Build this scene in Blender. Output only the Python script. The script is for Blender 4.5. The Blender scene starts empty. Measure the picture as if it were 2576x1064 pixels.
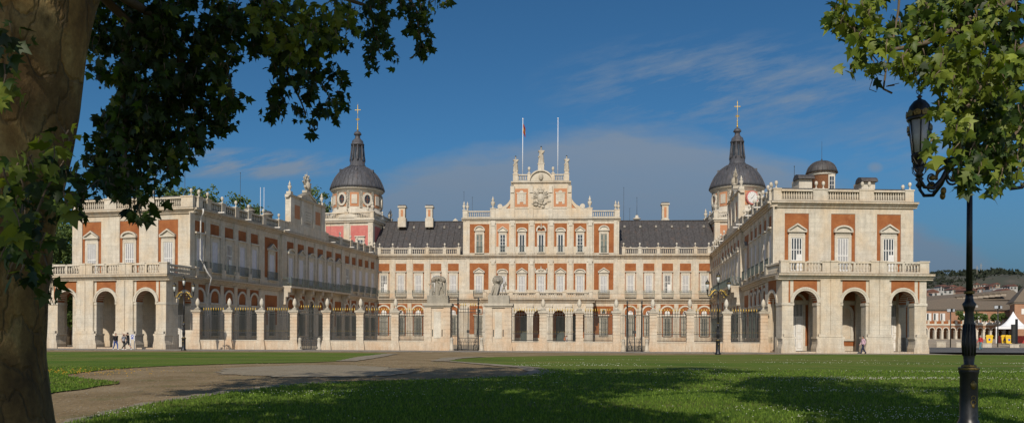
import bpy, bmesh, math, random
import numpy as np
from mathutils import Vector, Matrix, Euler
random.seed(7); rng = np.random.default_rng(7)
SC = bpy.context.scene
COL = SC.collection
FPX, CX, HY, ROLL, EYE = 2000.0, 1288.0, 844.0, 0.0046, 1.65
PI = math.pi

# ------------------------------------------------------------------ camera geometry
def lev(px, py):
    dx, dy = px - CX, HY - py
    return (dx - dy*ROLL)/FPX, (dy + dx*ROLL)/FPX
def P(px, py, Y):
    u, v = lev(px, py); return Vector((u*Y, Y, EYE + v*Y))
def G(px, py, z=0.0):
    u, v = lev(px, py); Y = (EYE - z)/max(1e-4, -v); return Vector((u*Y, Y, z))
def Zat(px, py, Y): return EYE + lev(px, py)[1]*Y

# ------------------------------------------------------------------ materials
def nm(name):
    m = bpy.data.materials.new(name); m.use_nodes = True
    nt = m.node_tree; b = nt.nodes['Principled BSDF']; return m, nt, b
def N(nt, t, **kw):
    n = nt.nodes.new(t)
    for k, v in kw.items():
        if k in n.inputs: n.inputs[k].default_value = v
        else: setattr(n, k, v)
    return n
def ramp(nt, fac, stops):
    r = nt.nodes.new('ShaderNodeValToRGB'); e = r.color_ramp.elements
    while len(e) < len(stops): e.new(0.5)
    for i, (p, c) in enumerate(stops):
        e[i].position = p; e[i].color = (*c, 1) if len(c) == 3 else c
    nt.links.new(fac, r.inputs[0]); return r.outputs[0]
def mixc(nt, fac, a, b, mode='MIX'):
    m = nt.nodes.new('ShaderNodeMix'); m.data_type = 'RGBA'; m.blend_type = mode
    for sock, v in ((m.inputs[0], fac), (m.inputs[6], a), (m.inputs[7], b)):
        if isinstance(v, (int, float)): sock.default_value = v
        elif isinstance(v, (tuple, list)): sock.default_value = (*v, 1) if len(v) == 3 else v
        else: nt.links.new(v, sock)
    return m.outputs[2]
def noise(nt, vec, scale, detail=4, rough=0.55):
    n = nt.nodes.new('ShaderNodeTexNoise'); n.inputs['Scale'].default_value = scale
    n.inputs['Detail'].default_value = detail; n.inputs['Roughness'].default_value = rough
    if vec is not None: nt.links.new(vec, n.inputs['Vector'])
    return n.outputs['Fac']
def math_(nt, op, a, b=None, clamp=False):
    m = nt.nodes.new('ShaderNodeMath'); m.operation = op; m.use_clamp = clamp
    for i, v in enumerate((a, b)):
        if v is None: continue
        if isinstance(v, (int, float)): m.inputs[i].default_value = v
        else: nt.links.new(v, m.inputs[i])
    return m.outputs[0]
def pos(nt): return nt.nodes.new('ShaderNodeNewGeometry').outputs['Position']
def wallcoord(nt):
    """(along the wall, height, 0) from world position, picking X or Y by the normal"""
    g = nt.nodes.new('ShaderNodeNewGeometry')
    sp = nt.nodes.new('ShaderNodeSeparateXYZ'); nt.links.new(g.outputs['Position'], sp.inputs[0])
    sn = nt.nodes.new('ShaderNodeSeparateXYZ'); nt.links.new(g.outputs['True Normal'], sn.inputs[0])
    c = math_(nt, 'GREATER_THAN', math_(nt, 'ABSOLUTE', sn.outputs[0]), math_(nt, 'ABSOLUTE', sn.outputs[1]))
    u = math_(nt, 'ADD', math_(nt, 'MULTIPLY', sp.outputs[1], c), math_(nt, 'MULTIPLY', sp.outputs[0], math_(nt, 'SUBTRACT', 1.0, c)))
    cb = nt.nodes.new('ShaderNodeCombineXYZ'); nt.links.new(u, cb.inputs[0]); nt.links.new(sp.outputs[2], cb.inputs[1])
    return cb.outputs[0], sp, sn
def bump(nt, b, h, strength=0.3, dist=0.02):
    bn = nt.nodes.new('ShaderNodeBump'); bn.inputs['Strength'].default_value = strength; bn.inputs['Distance'].default_value = dist
    nt.links.new(h, bn.inputs['Height']); nt.links.new(bn.outputs[0], b.inputs['Normal'])
MAT = {}
def simple(name, col, rough=0.6, metal=0.0, var=0.12, scale=3.0, spec=None):
    m, nt, b = nm(name)
    f = noise(nt, pos(nt), scale)
    lo = tuple(c*(1-var*2) for c in col); hi = tuple(min(1, c*(1+var)) for c in col)
    nt.links.new(ramp(nt, f, [(0.3, lo), (0.7, hi)]), b.inputs['Base Color'])
    b.inputs['Roughness'].default_value = rough; b.inputs['Metallic'].default_value = metal
    if spec is not None: b.inputs['Specular IOR Level'].default_value = spec
    MAT[name] = m; return m
def stone_mat(name, base, stain, blockw=1.1, blockh=0.48, mortar=0.012, joint=0.62, grime=0.5, topdark=True):
    m, nt, b = nm(name)
    wc, sp, sn = wallcoord(nt)
    br = nt.nodes.new('ShaderNodeTexBrick'); nt.links.new(wc, br.inputs['Vector'])
    br.inputs['Scale'].default_value = 1.0; br.inputs['Brick Width'].default_value = blockw; br.inputs['Row Height'].default_value = blockh
    br.inputs['Mortar Size'].default_value = mortar; br.inputs['Mortar Smooth'].default_value = 0.3; br.inputs['Bias'].default_value = 0.0
    c1 = base; c2 = tuple(c*0.86 for c in base)
    br.inputs['Color1'].default_value = (*c1, 1); br.inputs['Color2'].default_value = (*c2, 1)
    br.inputs['Mortar'].default_value = (*[c*joint for c in base], 1)
    p = pos(nt)
    big = noise(nt, p, 0.35, 5, 0.6)
    col = mixc(nt, ramp(nt, big, [(0.42, (0, 0, 0)), (0.66, (1, 1, 1))]), br.outputs['Color'], stain)
    # vertical grime streaks
    mp = nt.nodes.new('ShaderNodeMapping'); mp.inputs['Scale'].default_value = (2.2, 0.22, 1); nt.links.new(wc, mp.inputs['Vector'])
    st = noise(nt, mp.outputs[0], 1.0, 6, 0.65)
    col = mixc(nt, math_(nt, 'MULTIPLY', ramp(nt, st, [(0.44, (0, 0, 0)), (0.70, (1, 1, 1))]), grime), col, tuple(c*0.55 for c in base))
    mid = noise(nt, p, 1.6, 6, 0.7)
    col = mixc(nt, 1.0, col, ramp(nt, mid, [(0.30, (0.84, 0.83, 0.81)), (0.5, (1.0, 1.0, 1.0)), (0.72, (1.06, 1.05, 1.03))]), 'MULTIPLY')
    # damp dirt near the ground and below the two cornices, uneven along the wall
    hz = sp.outputs[2]
    def band(z0, w_): return math_(nt, 'MAXIMUM', math_(nt, 'SUBTRACT', 1.0, math_(nt, 'DIVIDE', math_(nt, 'ABSOLUTE', math_(nt, 'SUBTRACT', hz, z0)), w_)), 0.0)
    dirt = math_(nt, 'MAXIMUM', band(0.0, 1.5), math_(nt, 'MAXIMUM', band(8.0, .9), band(15.8, .9)))
    dirt = math_(nt, 'MULTIPLY', dirt, ramp(nt, noise(nt, mp.outputs[0], 2.2, 6, 0.7), [(0.38, (0, 0, 0)), (0.62, (1, 1, 1))]))
    col = mixc(nt, math_(nt, 'MULTIPLY', dirt, .6), col, (stain[0]*.62, stain[1]*.52, stain[2]*.42))
    fine = noise(nt, p, 9.0, 5, 0.7)
    col = mixc(nt, 1.0, col, ramp(nt, fine, [(0.25, (0.78, 0.77, 0.75)), (0.6, (1.02, 1.02, 1.02))]), 'MULTIPLY')
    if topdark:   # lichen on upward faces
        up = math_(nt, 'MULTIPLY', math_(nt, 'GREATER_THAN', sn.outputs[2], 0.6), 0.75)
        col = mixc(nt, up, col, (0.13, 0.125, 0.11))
    nt.links.new(col, b.inputs['Base Color']); b.inputs['Roughness'].default_value = 0.85
    bump(nt, b, fine, 0.35, 0.03)
    MAT[name] = m; return m
def brick_mat(name, base, dark, pale):
    m, nt, b = nm(name)
    wc, sp, sn = wallcoord(nt)
    br = nt.nodes.new('ShaderNodeTexBrick'); nt.links.new(wc, br.inputs['Vector'])
    br.inputs['Scale'].default_value = 1.0; br.inputs['Brick Width'].default_value = 0.28; br.inputs['Row Height'].default_value = 0.075
    br.inputs['Mortar Size'].default_value = 0.008
    br.inputs['Color1'].default_value = (*base, 1); br.inputs['Color2'].default_value = (*[c*0.8 for c in base], 1)
    br.inputs['Mortar'].default_value = (*[c*0.9+0.03 for c in base], 1)
    p = pos(nt)
    col = mixc(nt, ramp(nt, noise(nt, p, 0.9, 6, 0.65), [(0.4, (0, 0, 0)), (0.7, (1, 1, 1))]), br.outputs['Color'], dark)
    col = mixc(nt, ramp(nt, noise(nt, p, 1.7, 5, 0.6), [(0.6, (0, 0, 0)), (0.8, (0.7, 0.7, 0.7))]), col, pale)
    nt.links.new(col, b.inputs['Base Color']); b.inputs['Roughness'].default_value = 0.9
    bump(nt, b, br.outputs['Fac'], 0.2, 0.01)
    MAT[name] = m; return m

stone_mat('stone', (0.675, 0.62, 0.52), (0.63, 0.515, 0.37))
stone_mat('stone_clean', (0.71, 0.66, 0.565), (0.56, 0.50, 0.40), 2.0, 0.6, 0.008, 0.75, 0.35)
stone_mat('stone_fence', (0.68, 0.60, 0.48), (0.62, 0.45, 0.30), 0.9, 0.36, 0.006, 0.8, 0.35)
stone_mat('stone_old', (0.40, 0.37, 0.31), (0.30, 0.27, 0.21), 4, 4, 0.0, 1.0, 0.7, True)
stone_mat('stone_carved', (0.58, 0.53, 0.44), (0.42, 0.37, 0.29), 4, 4, 0.0, 1.0, 0.6, False)
brick_mat('brick', (0.36, 0.125, 0.034), (0.24, 0.072, 0.020), (0.42, 0.19, 0.085))
brick_mat('brick_pale', (0.52, 0.25, 0.125), (0.50, 0.21, 0.10), (0.60, 0.33, 0.22))
brick_mat('plaster_pink', (0.60, 0.20, 0.17), (0.50, 0.13, 0.12), (0.62, 0.32, 0.27))
simple('white_paint', (0.74, 0.73, 0.70), 0.5, var=0.06)
simple('shutter_gap', (0.16, 0.155, 0.15), 0.6)
simple('lavender_shutter', (0.62, 0.62, 0.68), 0.55, var=0.05)
simple('dark_glass', (0.03, 0.035, 0.04), 0.12, var=0.2, spec=0.8)
simple('green_shutter', (0.085, 0.11, 0.10), 0.5)
simple('iron_green', (0.115, 0.15, 0.135), 0.5)
simple('iron', (0.035, 0.035, 0.033), 0.45)
simple('iron_black', (0.012, 0.013, 0.016), 0.38, var=0.3, scale=20)
simple('gold', (0.66, 0.45, 0.10), 0.42, 0.7, var=0.15)
simple('old_gold', (0.24, 0.17, 0.05), 0.45, 0.5, var=0.3, scale=30)
simple('lantern_glass', (0.46, 0.49, 0.53), 0.35, var=0.1, scale=6)
simple('lantern_milk', (0.62, 0.64, 0.62), 0.35, var=0.05)
simple('white_sheet', (0.85, 0.86, 0.88), 0.6, var=0.04)
simple('louvre', (0.40, 0.40, 0.41), 0.6, var=0.06)
simple('yellow_plastic', (0.80, 0.52, 0.02), 0.45, var=0.05)
simple('red_paint', (0.45, 0.04, 0.03), 0.4)
simple('pipe_white', (0.75, 0.73, 0.70), 0.5)
simple('flag_red', (0.35, 0.015, 0.02), 0.8); simple('flag_yellow', (0.50, 0.27, 0.02), 0.8)
simple('skin', (0.46, 0.25, 0.17), 0.6); simple('skin_pale', (0.58, 0.38, 0.29), 0.6); simple('lip', (0.35, 0.12, 0.10), 0.6)
simple('hair_black', (0.015, 0.012, 0.010), 0.6); simple('hair_grey', (0.35, 0.33, 0.31), 0.7)
for n_, c_ in dict(cloth_black=(0.015, 0.015, 0.018), cloth_dark=(0.05, 0.05, 0.055), cloth_jeans=(0.05, 0.10, 0.30), cloth_white=(0.7, 0.7, 0.7),
                   cloth_grey=(0.33, 0.34, 0.38), cloth_pink=(0.62, 0.42, 0.50), cloth_navy=(0.02, 0.025, 0.06), cloth_red=(0.55, 0.03, 0.03),
                   cloth_teal=(0.10, 0.22, 0.26), cloth_orange=(0.6, 0.2, 0.08), shoe_dark=(0.02, 0.02, 0.02), shoe_white=(0.6, 0.6, 0.6)).items():
    simple(n_, c_, 0.85, var=0.1, scale=12)
simple('sign_blue', (0.03, 0.08, 0.45), 0.4)

def lead_mat(name='lead_roof', tint=(1, 1, 1)):
    m, nt, b = nm(name)
    p = pos(nt)
    mp = nt.nodes.new('ShaderNodeMapping'); mp.inputs['Scale'].default_value = (2.5, 2.5, 0.25); nt.links.new(p, mp.inputs['Vector'])
    c = ramp(nt, noise(nt, mp.outputs[0], 1.2, 6, 0.65), [(0.32, (0.045, 0.042, 0.041)), (0.55, (0.075, 0.070, 0.070)), (0.80, (0.13, 0.125, 0.125))])
    c = mixc(nt, ramp(nt, noise(nt, mp.outputs[0], 0.5, 3), [(0.55, (0, 0, 0)), (0.75, (0.6, 0.6, 0.6))]), c, (0.115, 0.08, 0.062))
    c = mixc(nt, 1.0, c, tint, 'MULTIPLY')
    nt.links.new(c, b.inputs['Base Color']); b.inputs['Roughness'].default_value = 0.6; b.inputs['Metallic'].default_value = 0.1
    MAT[name] = m
lead_mat(); lead_mat('lead_dome', (1.05, 1.15, 1.32))
def tile_mat():
    m, nt, b = nm('roof_tile')
    p = pos(nt); w = nt.nodes.new('ShaderNodeTexWave'); w.inputs['Scale'].default_value = 2.2; w.inputs['Distortion'].default_value = 0.6
    nt.links.new(p, w.inputs['Vector'])
    c = mixc(nt, w.outputs['Fac'], (0.105, 0.082, 0.06), (0.21, 0.165, 0.12))
    c = mixc(nt, ramp(nt, noise(nt, p, 0.5, 6), [(0.4, (0, 0, 0)), (0.7, (0.7, 0.7, 0.7))]), c, (0.15, 0.125, 0.095))
    nt.links.new(c, b.inputs['Base Color']); b.inputs['Roughness'].default_value = 0.9; MAT['roof_tile'] = m
    simple('roof_red', (0.15, 0.068, 0.05), 0.9, var=0.2, scale=0.5)
    for nn, cc in dict(house_white=(0.42, 0.41, 0.39), house_cream=(0.34, 0.29, 0.23), house_brick=(0.23, 0.13, 0.095)).items(): simple(nn, cc, 0.9, scale=0.6)
tile_mat()
def grass_mat():
    m, nt, b = nm('lawn')
    p = pos(nt)
    a = noise(nt, p, 0.16, 5, 0.6); f = noise(nt, p, 14.0, 4, 0.7)
    c = ramp(nt, a, [(0.30, (0.065, 0.130, 0.014)), (0.5, (0.105, 0.180, 0.020)), (0.72, (0.165, 0.195, 0.038))])
    c = mixc(nt, 1.0, c, ramp(nt, f, [(0.3, (0.45, 0.5, 0.45)), (0.7, (1.35, 1.3, 1.2))]), 'MULTIPLY')
    mp = nt.nodes.new('ShaderNodeMapping'); mp.inputs['Scale'].default_value = (0.03, 0.25, 1); nt.links.new(p, mp.inputs['Vector'])
    band = ramp(nt, noise(nt, mp.outputs[0], 1.0, 4, 0.6), [(0.42, (0, 0, 0)), (0.66, (1, 1, 1))])
    c = mixc(nt, math_(nt, 'MULTIPLY', band, 0.6), c, (0.19, 0.165, 0.055))
    sp = nt.nodes.new('ShaderNodeTexVoronoi'); sp.inputs['Scale'].default_value = 5.0; nt.links.new(p, sp.inputs['Vector'])
    dot = math_(nt, 'LESS_THAN', sp.outputs['Distance'], 0.16)
    patch = ramp(nt, noise(nt, mp.outputs[0], 2.3, 5, 0.65), [(0.5, (0, 0, 0)), (0.62, (1, 1, 1))])
    c = mixc(nt, math_(nt, 'MULTIPLY', math_(nt, 'MULTIPLY', dot, patch), 0.55), c, (0.45, 0.46, 0.36))
    nt.links.new(c, b.inputs['Base Color']); b.inputs['Roughness'].default_value = 0.95; b.inputs['Specular IOR Level'].default_value = 0.15
    bump(nt, b, f, 0.8, 0.06)
    MAT['lawn'] = m
grass_mat()
def ground_mat(name, c1, c2, c3, s1=0.35, s2=9.0, green=0.0):
    m, nt, b = nm(name)
    p = pos(nt)
    c = ramp(nt, noise(nt, p, s1, 6, 0.65), [(0.32, c1), (0.55, c2), (0.75, c3)])
    f = noise(nt, p, s2, 5, 0.75)
    c = mixc(nt, 1.0, c, ramp(nt, f, [(0.3, (0.6, 0.6, 0.6)), (0.7, (1.3, 1.3, 1.3))]), 'MULTIPLY')
    if green:
        c = mixc(nt, math_(nt, 'MULTIPLY', ramp(nt, noise(nt, p, 0.5, 6, 0.7), [(0.55, (0, 0, 0)), (0.66, (1, 1, 1))]), green), c, (0.09, 0.11, 0.03))
    nt.links.new(c, b.inputs['Base Color']); b.inputs['Roughness'].default_value = 0.95; b.inputs['Specular IOR Level'].default_value = 0.2
    bump(nt, b, f, 0.7, 0.04); MAT[name] = m
ground_mat('dirt', (0.205, 0.148, 0.076), (0.285, 0.212, 0.118), (0.36, 0.285, 0.18), green=0.45)
ground_mat('pebbles', (0.25, 0.205, 0.14), (0.30, 0.26, 0.19), (0.26, 0.20, 0.125), 0.5, 7.0, green=0.2)
ground_mat('edging', (0.22, 0.18, 0.12), (0.31, 0.27, 0.21), (0.20, 0.16, 0.09), 0.9, 6.0, green=0.4)
ground_mat('pavement', (0.21, 0.19, 0.17), (0.26, 0.24, 0.21), (0.30, 0.27, 0.23))
ground_mat('asphalt', (0.10, 0.10, 0.105), (0.14, 0.14, 0.14), (0.17, 0.165, 0.16), 0.15)
ground_mat('sand', (0.34, 0.28, 0.20), (0.42, 0.35, 0.26), (0.46, 0.39, 0.30), 0.1)
ground_mat('court_ground', (0.36, 0.30, 0.21), (0.42, 0.35, 0.25), (0.46, 0.39, 0.30), 0.2)
def hill_mat():
    m, nt, b = nm('hill_scrub'); p = pos(nt)
    mp = nt.nodes.new('ShaderNodeMapping'); mp.inputs['Scale'].default_value = (1, 1, 2.2); nt.links.new(p, mp.inputs['Vector'])
    c = ramp(nt, noise(nt, mp.outputs[0], 0.011, 10, 0.74), [(0.38, (0.035, 0.040, 0.032)), (0.52, (0.070, 0.066, 0.048)), (0.62, (0.12, 0.105, 0.085)), (0.70, (0.30, 0.28, 0.26))])
    c = mixc(nt, ramp(nt, noise(nt, p, 0.05, 5, 0.7), [(0.42, (0, 0, 0)), (0.6, (0.8, 0.8, 0.8))]), c, (0.055, 0.065, 0.045))
    nt.links.new(c, b.inputs['Base Color']); b.inputs['Roughness'].default_value = 1; MAT['hill_scrub'] = m
hill_mat()
def leaf_mat(name, dark, light, trans, rough=0.5):
    m, nt, b = nm(name); p = pos(nt)
    at = nt.nodes.new('ShaderNodeAttribute'); at.attribute_name = 'leafvar'
    c = ramp(nt, at.outputs['Fac'], [(0.0, dark), (0.75, light), (1.0, tuple(min(1, x*1.5) for x in light))])
    nt.links.new(c, b.inputs['Base Color']); b.inputs['Roughness'].default_value = rough; b.inputs['Specular IOR Level'].default_value = 0.35
    tr = nt.nodes.new('ShaderNodeBsdfTranslucent'); nt.links.new(mixc(nt, 1.0, c, trans, 'MULTIPLY'), tr.inputs[0])
    mx = nt.nodes.new('ShaderNodeMixShader'); mx.inputs[0].default_value = 0.32
    nt.links.new(b.outputs[0], mx.inputs[1]); nt.links.new(tr.outputs[0], mx.inputs[2])
    nt.links.new(mx.outputs[0], nt.nodes['Material Output'].inputs[0]); MAT[name] = m
leaf_mat('leaf_plane_shaded', (0.012, 0.028, 0.006), (0.045, 0.085, 0.012), (1.6, 1.7, 0.6))  # shade inside the crown put into a darker leaf colour
leaf_mat('leaf_plane_sunlit', (0.075, 0.125, 0.014), (0.180, 0.225, 0.030), (1.6, 1.6, 0.6))
leaf_mat('leaf_far', (0.030, 0.065, 0.016), (0.115, 0.165, 0.040), (1.2, 1.3, 0.6), 0.7)
leaf_mat('leaf_ridge', (0.018, 0.026, 0.016), (0.035, 0.045, 0.026), (1, 1, .6), 0.8)
leaf_mat('blade', (0.055, 0.12, 0.012), (0.15, 0.23, 0.03), (1.3, 1.4, 0.6), 0.8)
def bark_mat():
    m, nt, b = nm('plane_bark'); p = pos(nt)
    mp = nt.nodes.new('ShaderNodeMapping'); mp.inputs['Scale'].default_value = (1, 1, 0.55); nt.links.new(p, mp.inputs['Vector'])
    n1 = noise(nt, mp.outputs[0], 3.2, 6, 0.6)
    n1 = math_(nt, 'ADD', n1, 0.0)
    c0_ = ramp(nt, n1, [(0.30, (0.10, 0.064, 0.030)), (0.44, (0.17, 0.112, 0.052)), (0.54, (0.22, 0.155, 0.075)), (0.64, (0.34, 0.27, 0.15)), (0.76, (0.13, 0.098, 0.05))])
    wv = nt.nodes.new('ShaderNodeTexNoise'); wv.inputs['Scale'].default_value = 2.0; wv.inputs['Detail'].default_value = 5; nt.links.new(mp.outputs[0], wv.inputs['Vector'])
    vm = nt.nodes.new('ShaderNodeVectorMath'); vm.operation = 'MULTIPLY_ADD'; nt.links.new(wv.outputs['Color'], vm.inputs[0]); vm.inputs[1].default_value = (.9, .9, .9); nt.links.new(mp.outputs[0], vm.inputs[2])
    vo = nt.nodes.new('ShaderNodeTexVoronoi'); vo.inputs['Scale'].default_value = 3.4; nt.links.new(vm.outputs[0], vo.inputs['Vector'])
    sc_ = nt.nodes.new('ShaderNodeSeparateColor'); nt.links.new(vo.outputs['Color'], sc_.inputs[0])
    plate = ramp(nt, sc_.outputs[0], [(0.0, (0.62, 0.58, 0.50)), (0.35, (1.0, 0.96, 0.88)), (0.7, (1.25, 1.12, 0.9)), (1.0, (1.9, 1.75, 1.35))])
    c = mixc(nt, 0.6, mixc(nt, 1.0, c0_, (.92, .87, .68), 'MULTIPLY'), plate, 'MULTIPLY')
    ve = nt.nodes.new('ShaderNodeTexVoronoi'); ve.feature = 'DISTANCE_TO_EDGE'; ve.inputs['Scale'].default_value = 3.4; nt.links.new(vm.outputs[0], ve.inputs['Vector'])
    edge = math_(nt, 'MINIMUM', math_(nt, 'MULTIPLY', ve.outputs['Distance'], 12.0), 1.0)
    c = mixc(nt, math_(nt, 'MULTIPLY', math_(nt, 'SUBTRACT', 1.0, edge), .22), c, (0.05, 0.035, 0.02))
    n2 = noise(nt, p, 22, 5, 0.7)
    c = mixc(nt, 1.0, c, ramp(nt, n2, [(0.3, (0.7, 0.7, 0.7)), (0.7, (1.15, 1.15, 1.15))]), 'MULTIPLY')
    nt.links.new(c, b.inputs['Base Color']); b.inputs['Roughness'].default_value = 0.9
    bump(nt, b, math_(nt, 'ADD', math_(nt, 'MULTIPLY', edge, .5), math_(nt, 'ADD', n1, math_(nt, 'MULTIPLY', n2, 0.3))), 0.9, 0.04); MAT['plane_bark'] = m
bark_mat()
simple('twig', (0.13, 0.10, 0.065), 0.9); simple('seed_ball', (0.06, 0.07, 0.02), 0.9)
brick_mat('town_orange', (0.40, 0.225, 0.135), (0.33, 0.17, 0.10), (0.44, 0.28, 0.19))
simple('trunk_far', (0.12, 0.09, 0.06), 0.9); simple('clover_white', (0.62, 0.62, 0.52), 0.9, var=0.05); simple('flower_yellow', (0.62, 0.36, 0.03), 0.9)

# ------------------------------------------------------------------ mesh building
class Fr:
    """wall frame: s along a->b, d outward, h up"""
    def __init__(s, a, b, toward):
        s.a = Vector((a[0], a[1])); b = Vector((b[0], b[1])); s.L = (b - s.a).length; s.u = (b - s.a)/s.L
        n = Vector((s.u.y, -s.u.x))
        if n.dot(Vector(toward) - (s.a + b)/2) < 0: n = -n
        s.n = n; s.right = 1 if (s.u.x*(-n.y) + s.u.y*n.x) > 0 else -1   # +1: s grows to the right seen from outside
        s.rz = math.atan2(n.y, n.x) + PI/2
    def w(s, a, d, h): q = s.a + s.u*a + s.n*d; return (q.x, q.y, h)
    def sx(s, px, py=700):
        k = lev(px, py)[0]; return (k*s.a.y - s.a.x)/(s.u.x - k*s.u.y)
    def dist(s, a): return (s.a + s.u*a).y
class Loc:
    """a plain local frame: s=x, d=-y, h=z"""
    def __init__(s, o=(0, 0, 0), rz=0): s.o = Vector(o); s.c, s.sn = math.cos(rz), math.sin(rz)
    def w(s, a, d, h): x, y = a, -d; return (s.o.x + x*s.c - y*s.sn, s.o.y + x*s.sn + y*s.c, s.o.z + h)
L0 = Loc()
def woff(p):
    o = Vector((0, 0, 0))
    while p is not None: o += p.location; p = p.parent
    return tuple(o)
class MB:
    def __init__(s): s.v = []; s.f = []; s.m = []; s.mats = []; s.sm = []
    def mi(s, m):
        if m not in s.mats: s.mats.append(m)
        return s.mats.index(m)
    def add(s, vs, fs, m, smooth=False):
        o = len(s.v); k = s.mi(m); s.v += [tuple(v) for v in vs]
        for f in fs: s.f.append(tuple(o + i for i in f)); s.m.append(k); s.sm.append(smooth)
    def box(s, fr, a0, a1, d0, d1, h0, h1, m):
        if a0 > a1: a0, a1 = a1, a0
        c = [fr.w(a, d, h) for h in (h0, h1) for d in (d0, d1) for a in (a0, a1)]
        s.add(c, [(0, 1, 3, 2), (4, 6, 7, 5), (0, 4, 5, 1), (2, 3, 7, 6), (0, 2, 6, 4), (1, 5, 7, 3)], m)
    def prism(s, fr, poly, d0, d1, m):
        """poly of (s,h) extruded along d"""
        n = len(poly); vs = [fr.w(a, d1, h) for a, h in poly] + [fr.w(a, d0, h) for a, h in poly]
        fs = [tuple(range(n)), tuple(range(2*n - 1, n - 1, -1))] + [(i, (i + 1) % n, n + (i + 1) % n, n + i) for i in range(n)]
        s.add(vs, fs, m)
    def foot(s, pts, h0, h1, m):
        n = len(pts); vs = [(p[0], p[1], h0) for p in pts] + [(p[0], p[1], h1) for p in pts]
        fs = [tuple(range(n - 1, -1, -1)), tuple(range(n, 2*n))] + [(i, (i + 1) % n, n + (i + 1) % n, n + i) for i in range(n)]
        s.add(vs, fs, m)
    def ring(s, fr, cx, cz, r0, r1, d0, d1, a0, a1, m, n=14, sxk=1.0):
        """arc band between angles (0 = +s, pi/2 = up)"""
        vs = []
        for i in range(n + 1):
            t = a0 + (a1 - a0)*i/n; c, sn = math.cos(t)*sxk, math.sin(t)
            vs += [fr.w(cx + c*r0, d0, cz + sn*r0), fr.w(cx + c*r1, d0, cz + sn*r1), fr.w(cx + c*r1, d1, cz + sn*r1), fr.w(cx + c*r0, d1, cz + sn*r0)]
        fs = []
        for i in range(n):
            o = i*4
            for j in range(4): fs.append((o + j, o + (j + 1) % 4, o + 4 + (j + 1) % 4, o + 4 + j))
        fs += [(0, 1, 2, 3), (n*4 + 3, n*4 + 2, n*4 + 1, n*4)]
        s.add(vs, fs, m)
    def disc(s, fr, cx, cz, r, d0, d1, m, a0=0, a1=2*PI, n=20, rz=None):
        rz = rz or r
        full = abs(a1 - a0 - 2*PI) < 1e-3
        s.prism(fr, [(cx + math.cos(a0 + (a1 - a0)*i/n)*r, cz + math.sin(a0 + (a1 - a0)*i/n)*rz) for i in range(n if full else n + 1)], d0, d1, m)
    def archwall(s, fr, c, r, spring, top, half, d0, d1, m, n=12):
        """solid above an arch opening: spans c-half..c+half, from arch curve up to top"""
        pts = [(c - r*math.cos(PI*i/n), spring + r*math.sin(PI*i/n)) for i in range(n + 1)]
        for i in range(n):
            (x0, z0), (x1, z1) = pts[i], pts[i + 1]
            s.prism(fr, [(x0, z0), (x1, z1), (x1, top), (x0, top)], d0, d1, m)
        if half > r:
            s.box(fr, c - half, c - r, d0, d1, spring, top, m); s.box(fr, c + r, c + half, d0, d1, spring, top, m)
    def lathe(s, o, prof, m, n=8, smooth=True, ang0=0.0, sx=1, sy=1):
        vs = []; fs = []; k = len(prof)
        for (r, z) in prof:
            for j in range(n):
                t = ang0 + 2*PI*j/n; vs.append((o[0] + r*math.cos(t)*sx, o[1] + r*math.sin(t)*sy, o[2] + z))
        for i in range(k - 1):
            for j in range(n): fs.append((i*n + j, i*n + (j + 1) % n, (i + 1)*n + (j + 1) % n, (i + 1)*n + j))
        fs += [tuple(range(n - 1, -1, -1)), tuple(range((k - 1)*n, k*n))]
        s.add(vs, fs, m, smooth)
    def tube(s, pts, rad, m, n=6, smooth=True):
        pts = [Vector(p) for p in pts]; k = len(pts)
        rs = rad if isinstance(rad, (list, tuple)) else [rad]*k
        vs = []; up = Vector((0.13, 0.31, 0.94)).normalized()
        for i, p in enumerate(pts):
            t = (pts[min(i + 1, k - 1)] - pts[max(i - 1, 0)]);
            t = t.normalized() if t.length > 1e-9 else Vector((0, 0, 1))
            a = t.cross(up); a = a.normalized() if a.length > 1e-3 else t.cross(Vector((1, 0, 0))).normalized(); b = t.cross(a)
            for j in range(n):
                q = 2*PI*j/n; vs.append(p + (a*math.cos(q) + b*math.sin(q))*rs[i])
        fs = [(i*n + j, i*n + (j + 1) % n, (i + 1)*n + (j + 1) % n, (i + 1)*n + j) for i in range(k - 1) for j in range(n)]
        fs += [tuple(range(n - 1, -1, -1)), tuple(range((k - 1)*n, k*n))]
        s.add(vs, fs, m, smooth)
    def ell(s, c, r, m, n=10, k=7, rot=None):
        vs = []; R = rot.to_matrix() if rot is not None else None
        for i in range(k + 1):
            ph = PI*i/k
            for j in range(n):
                t = 2*PI*j/n; v = Vector((math.sin(ph)*math.cos(t)*r[0], math.sin(ph)*math.sin(t)*r[1], -math.cos(ph)*r[2]))
                if R: v = R @ v
                vs.append(v + Vector(c))
        fs = [(i*n + j, i*n + (j + 1) % n, (i + 1)*n + (j + 1) % n, (i + 1)*n + j) for i in range(k) for j in range(n)]
        s.add(vs, fs, m, True)
    def cap(s, p0, r0, p1, r1, m, n=9):
        p0, p1 = Vector(p0), Vector(p1); ax = (p1 - p0); L = max(ax.length, 1e-6); ax = ax/L
        pts = []; rs = []
        for t in (0.0, 0.35, 0.7): pts.append(p0 - ax*r0*math.cos(t*PI/2)); rs.append(max(r0*math.sin(t*PI/2), 0.0008))
        pts += [p0, p1]; rs += [r0, r1]
        for t in (0.7, 0.35, 0.0): pts.append(p1 + ax*r1*math.cos(t*PI/2)); rs.append(max(r1*math.sin(t*PI/2), 0.0008))
        s.tube(pts, rs, m, n)
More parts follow.
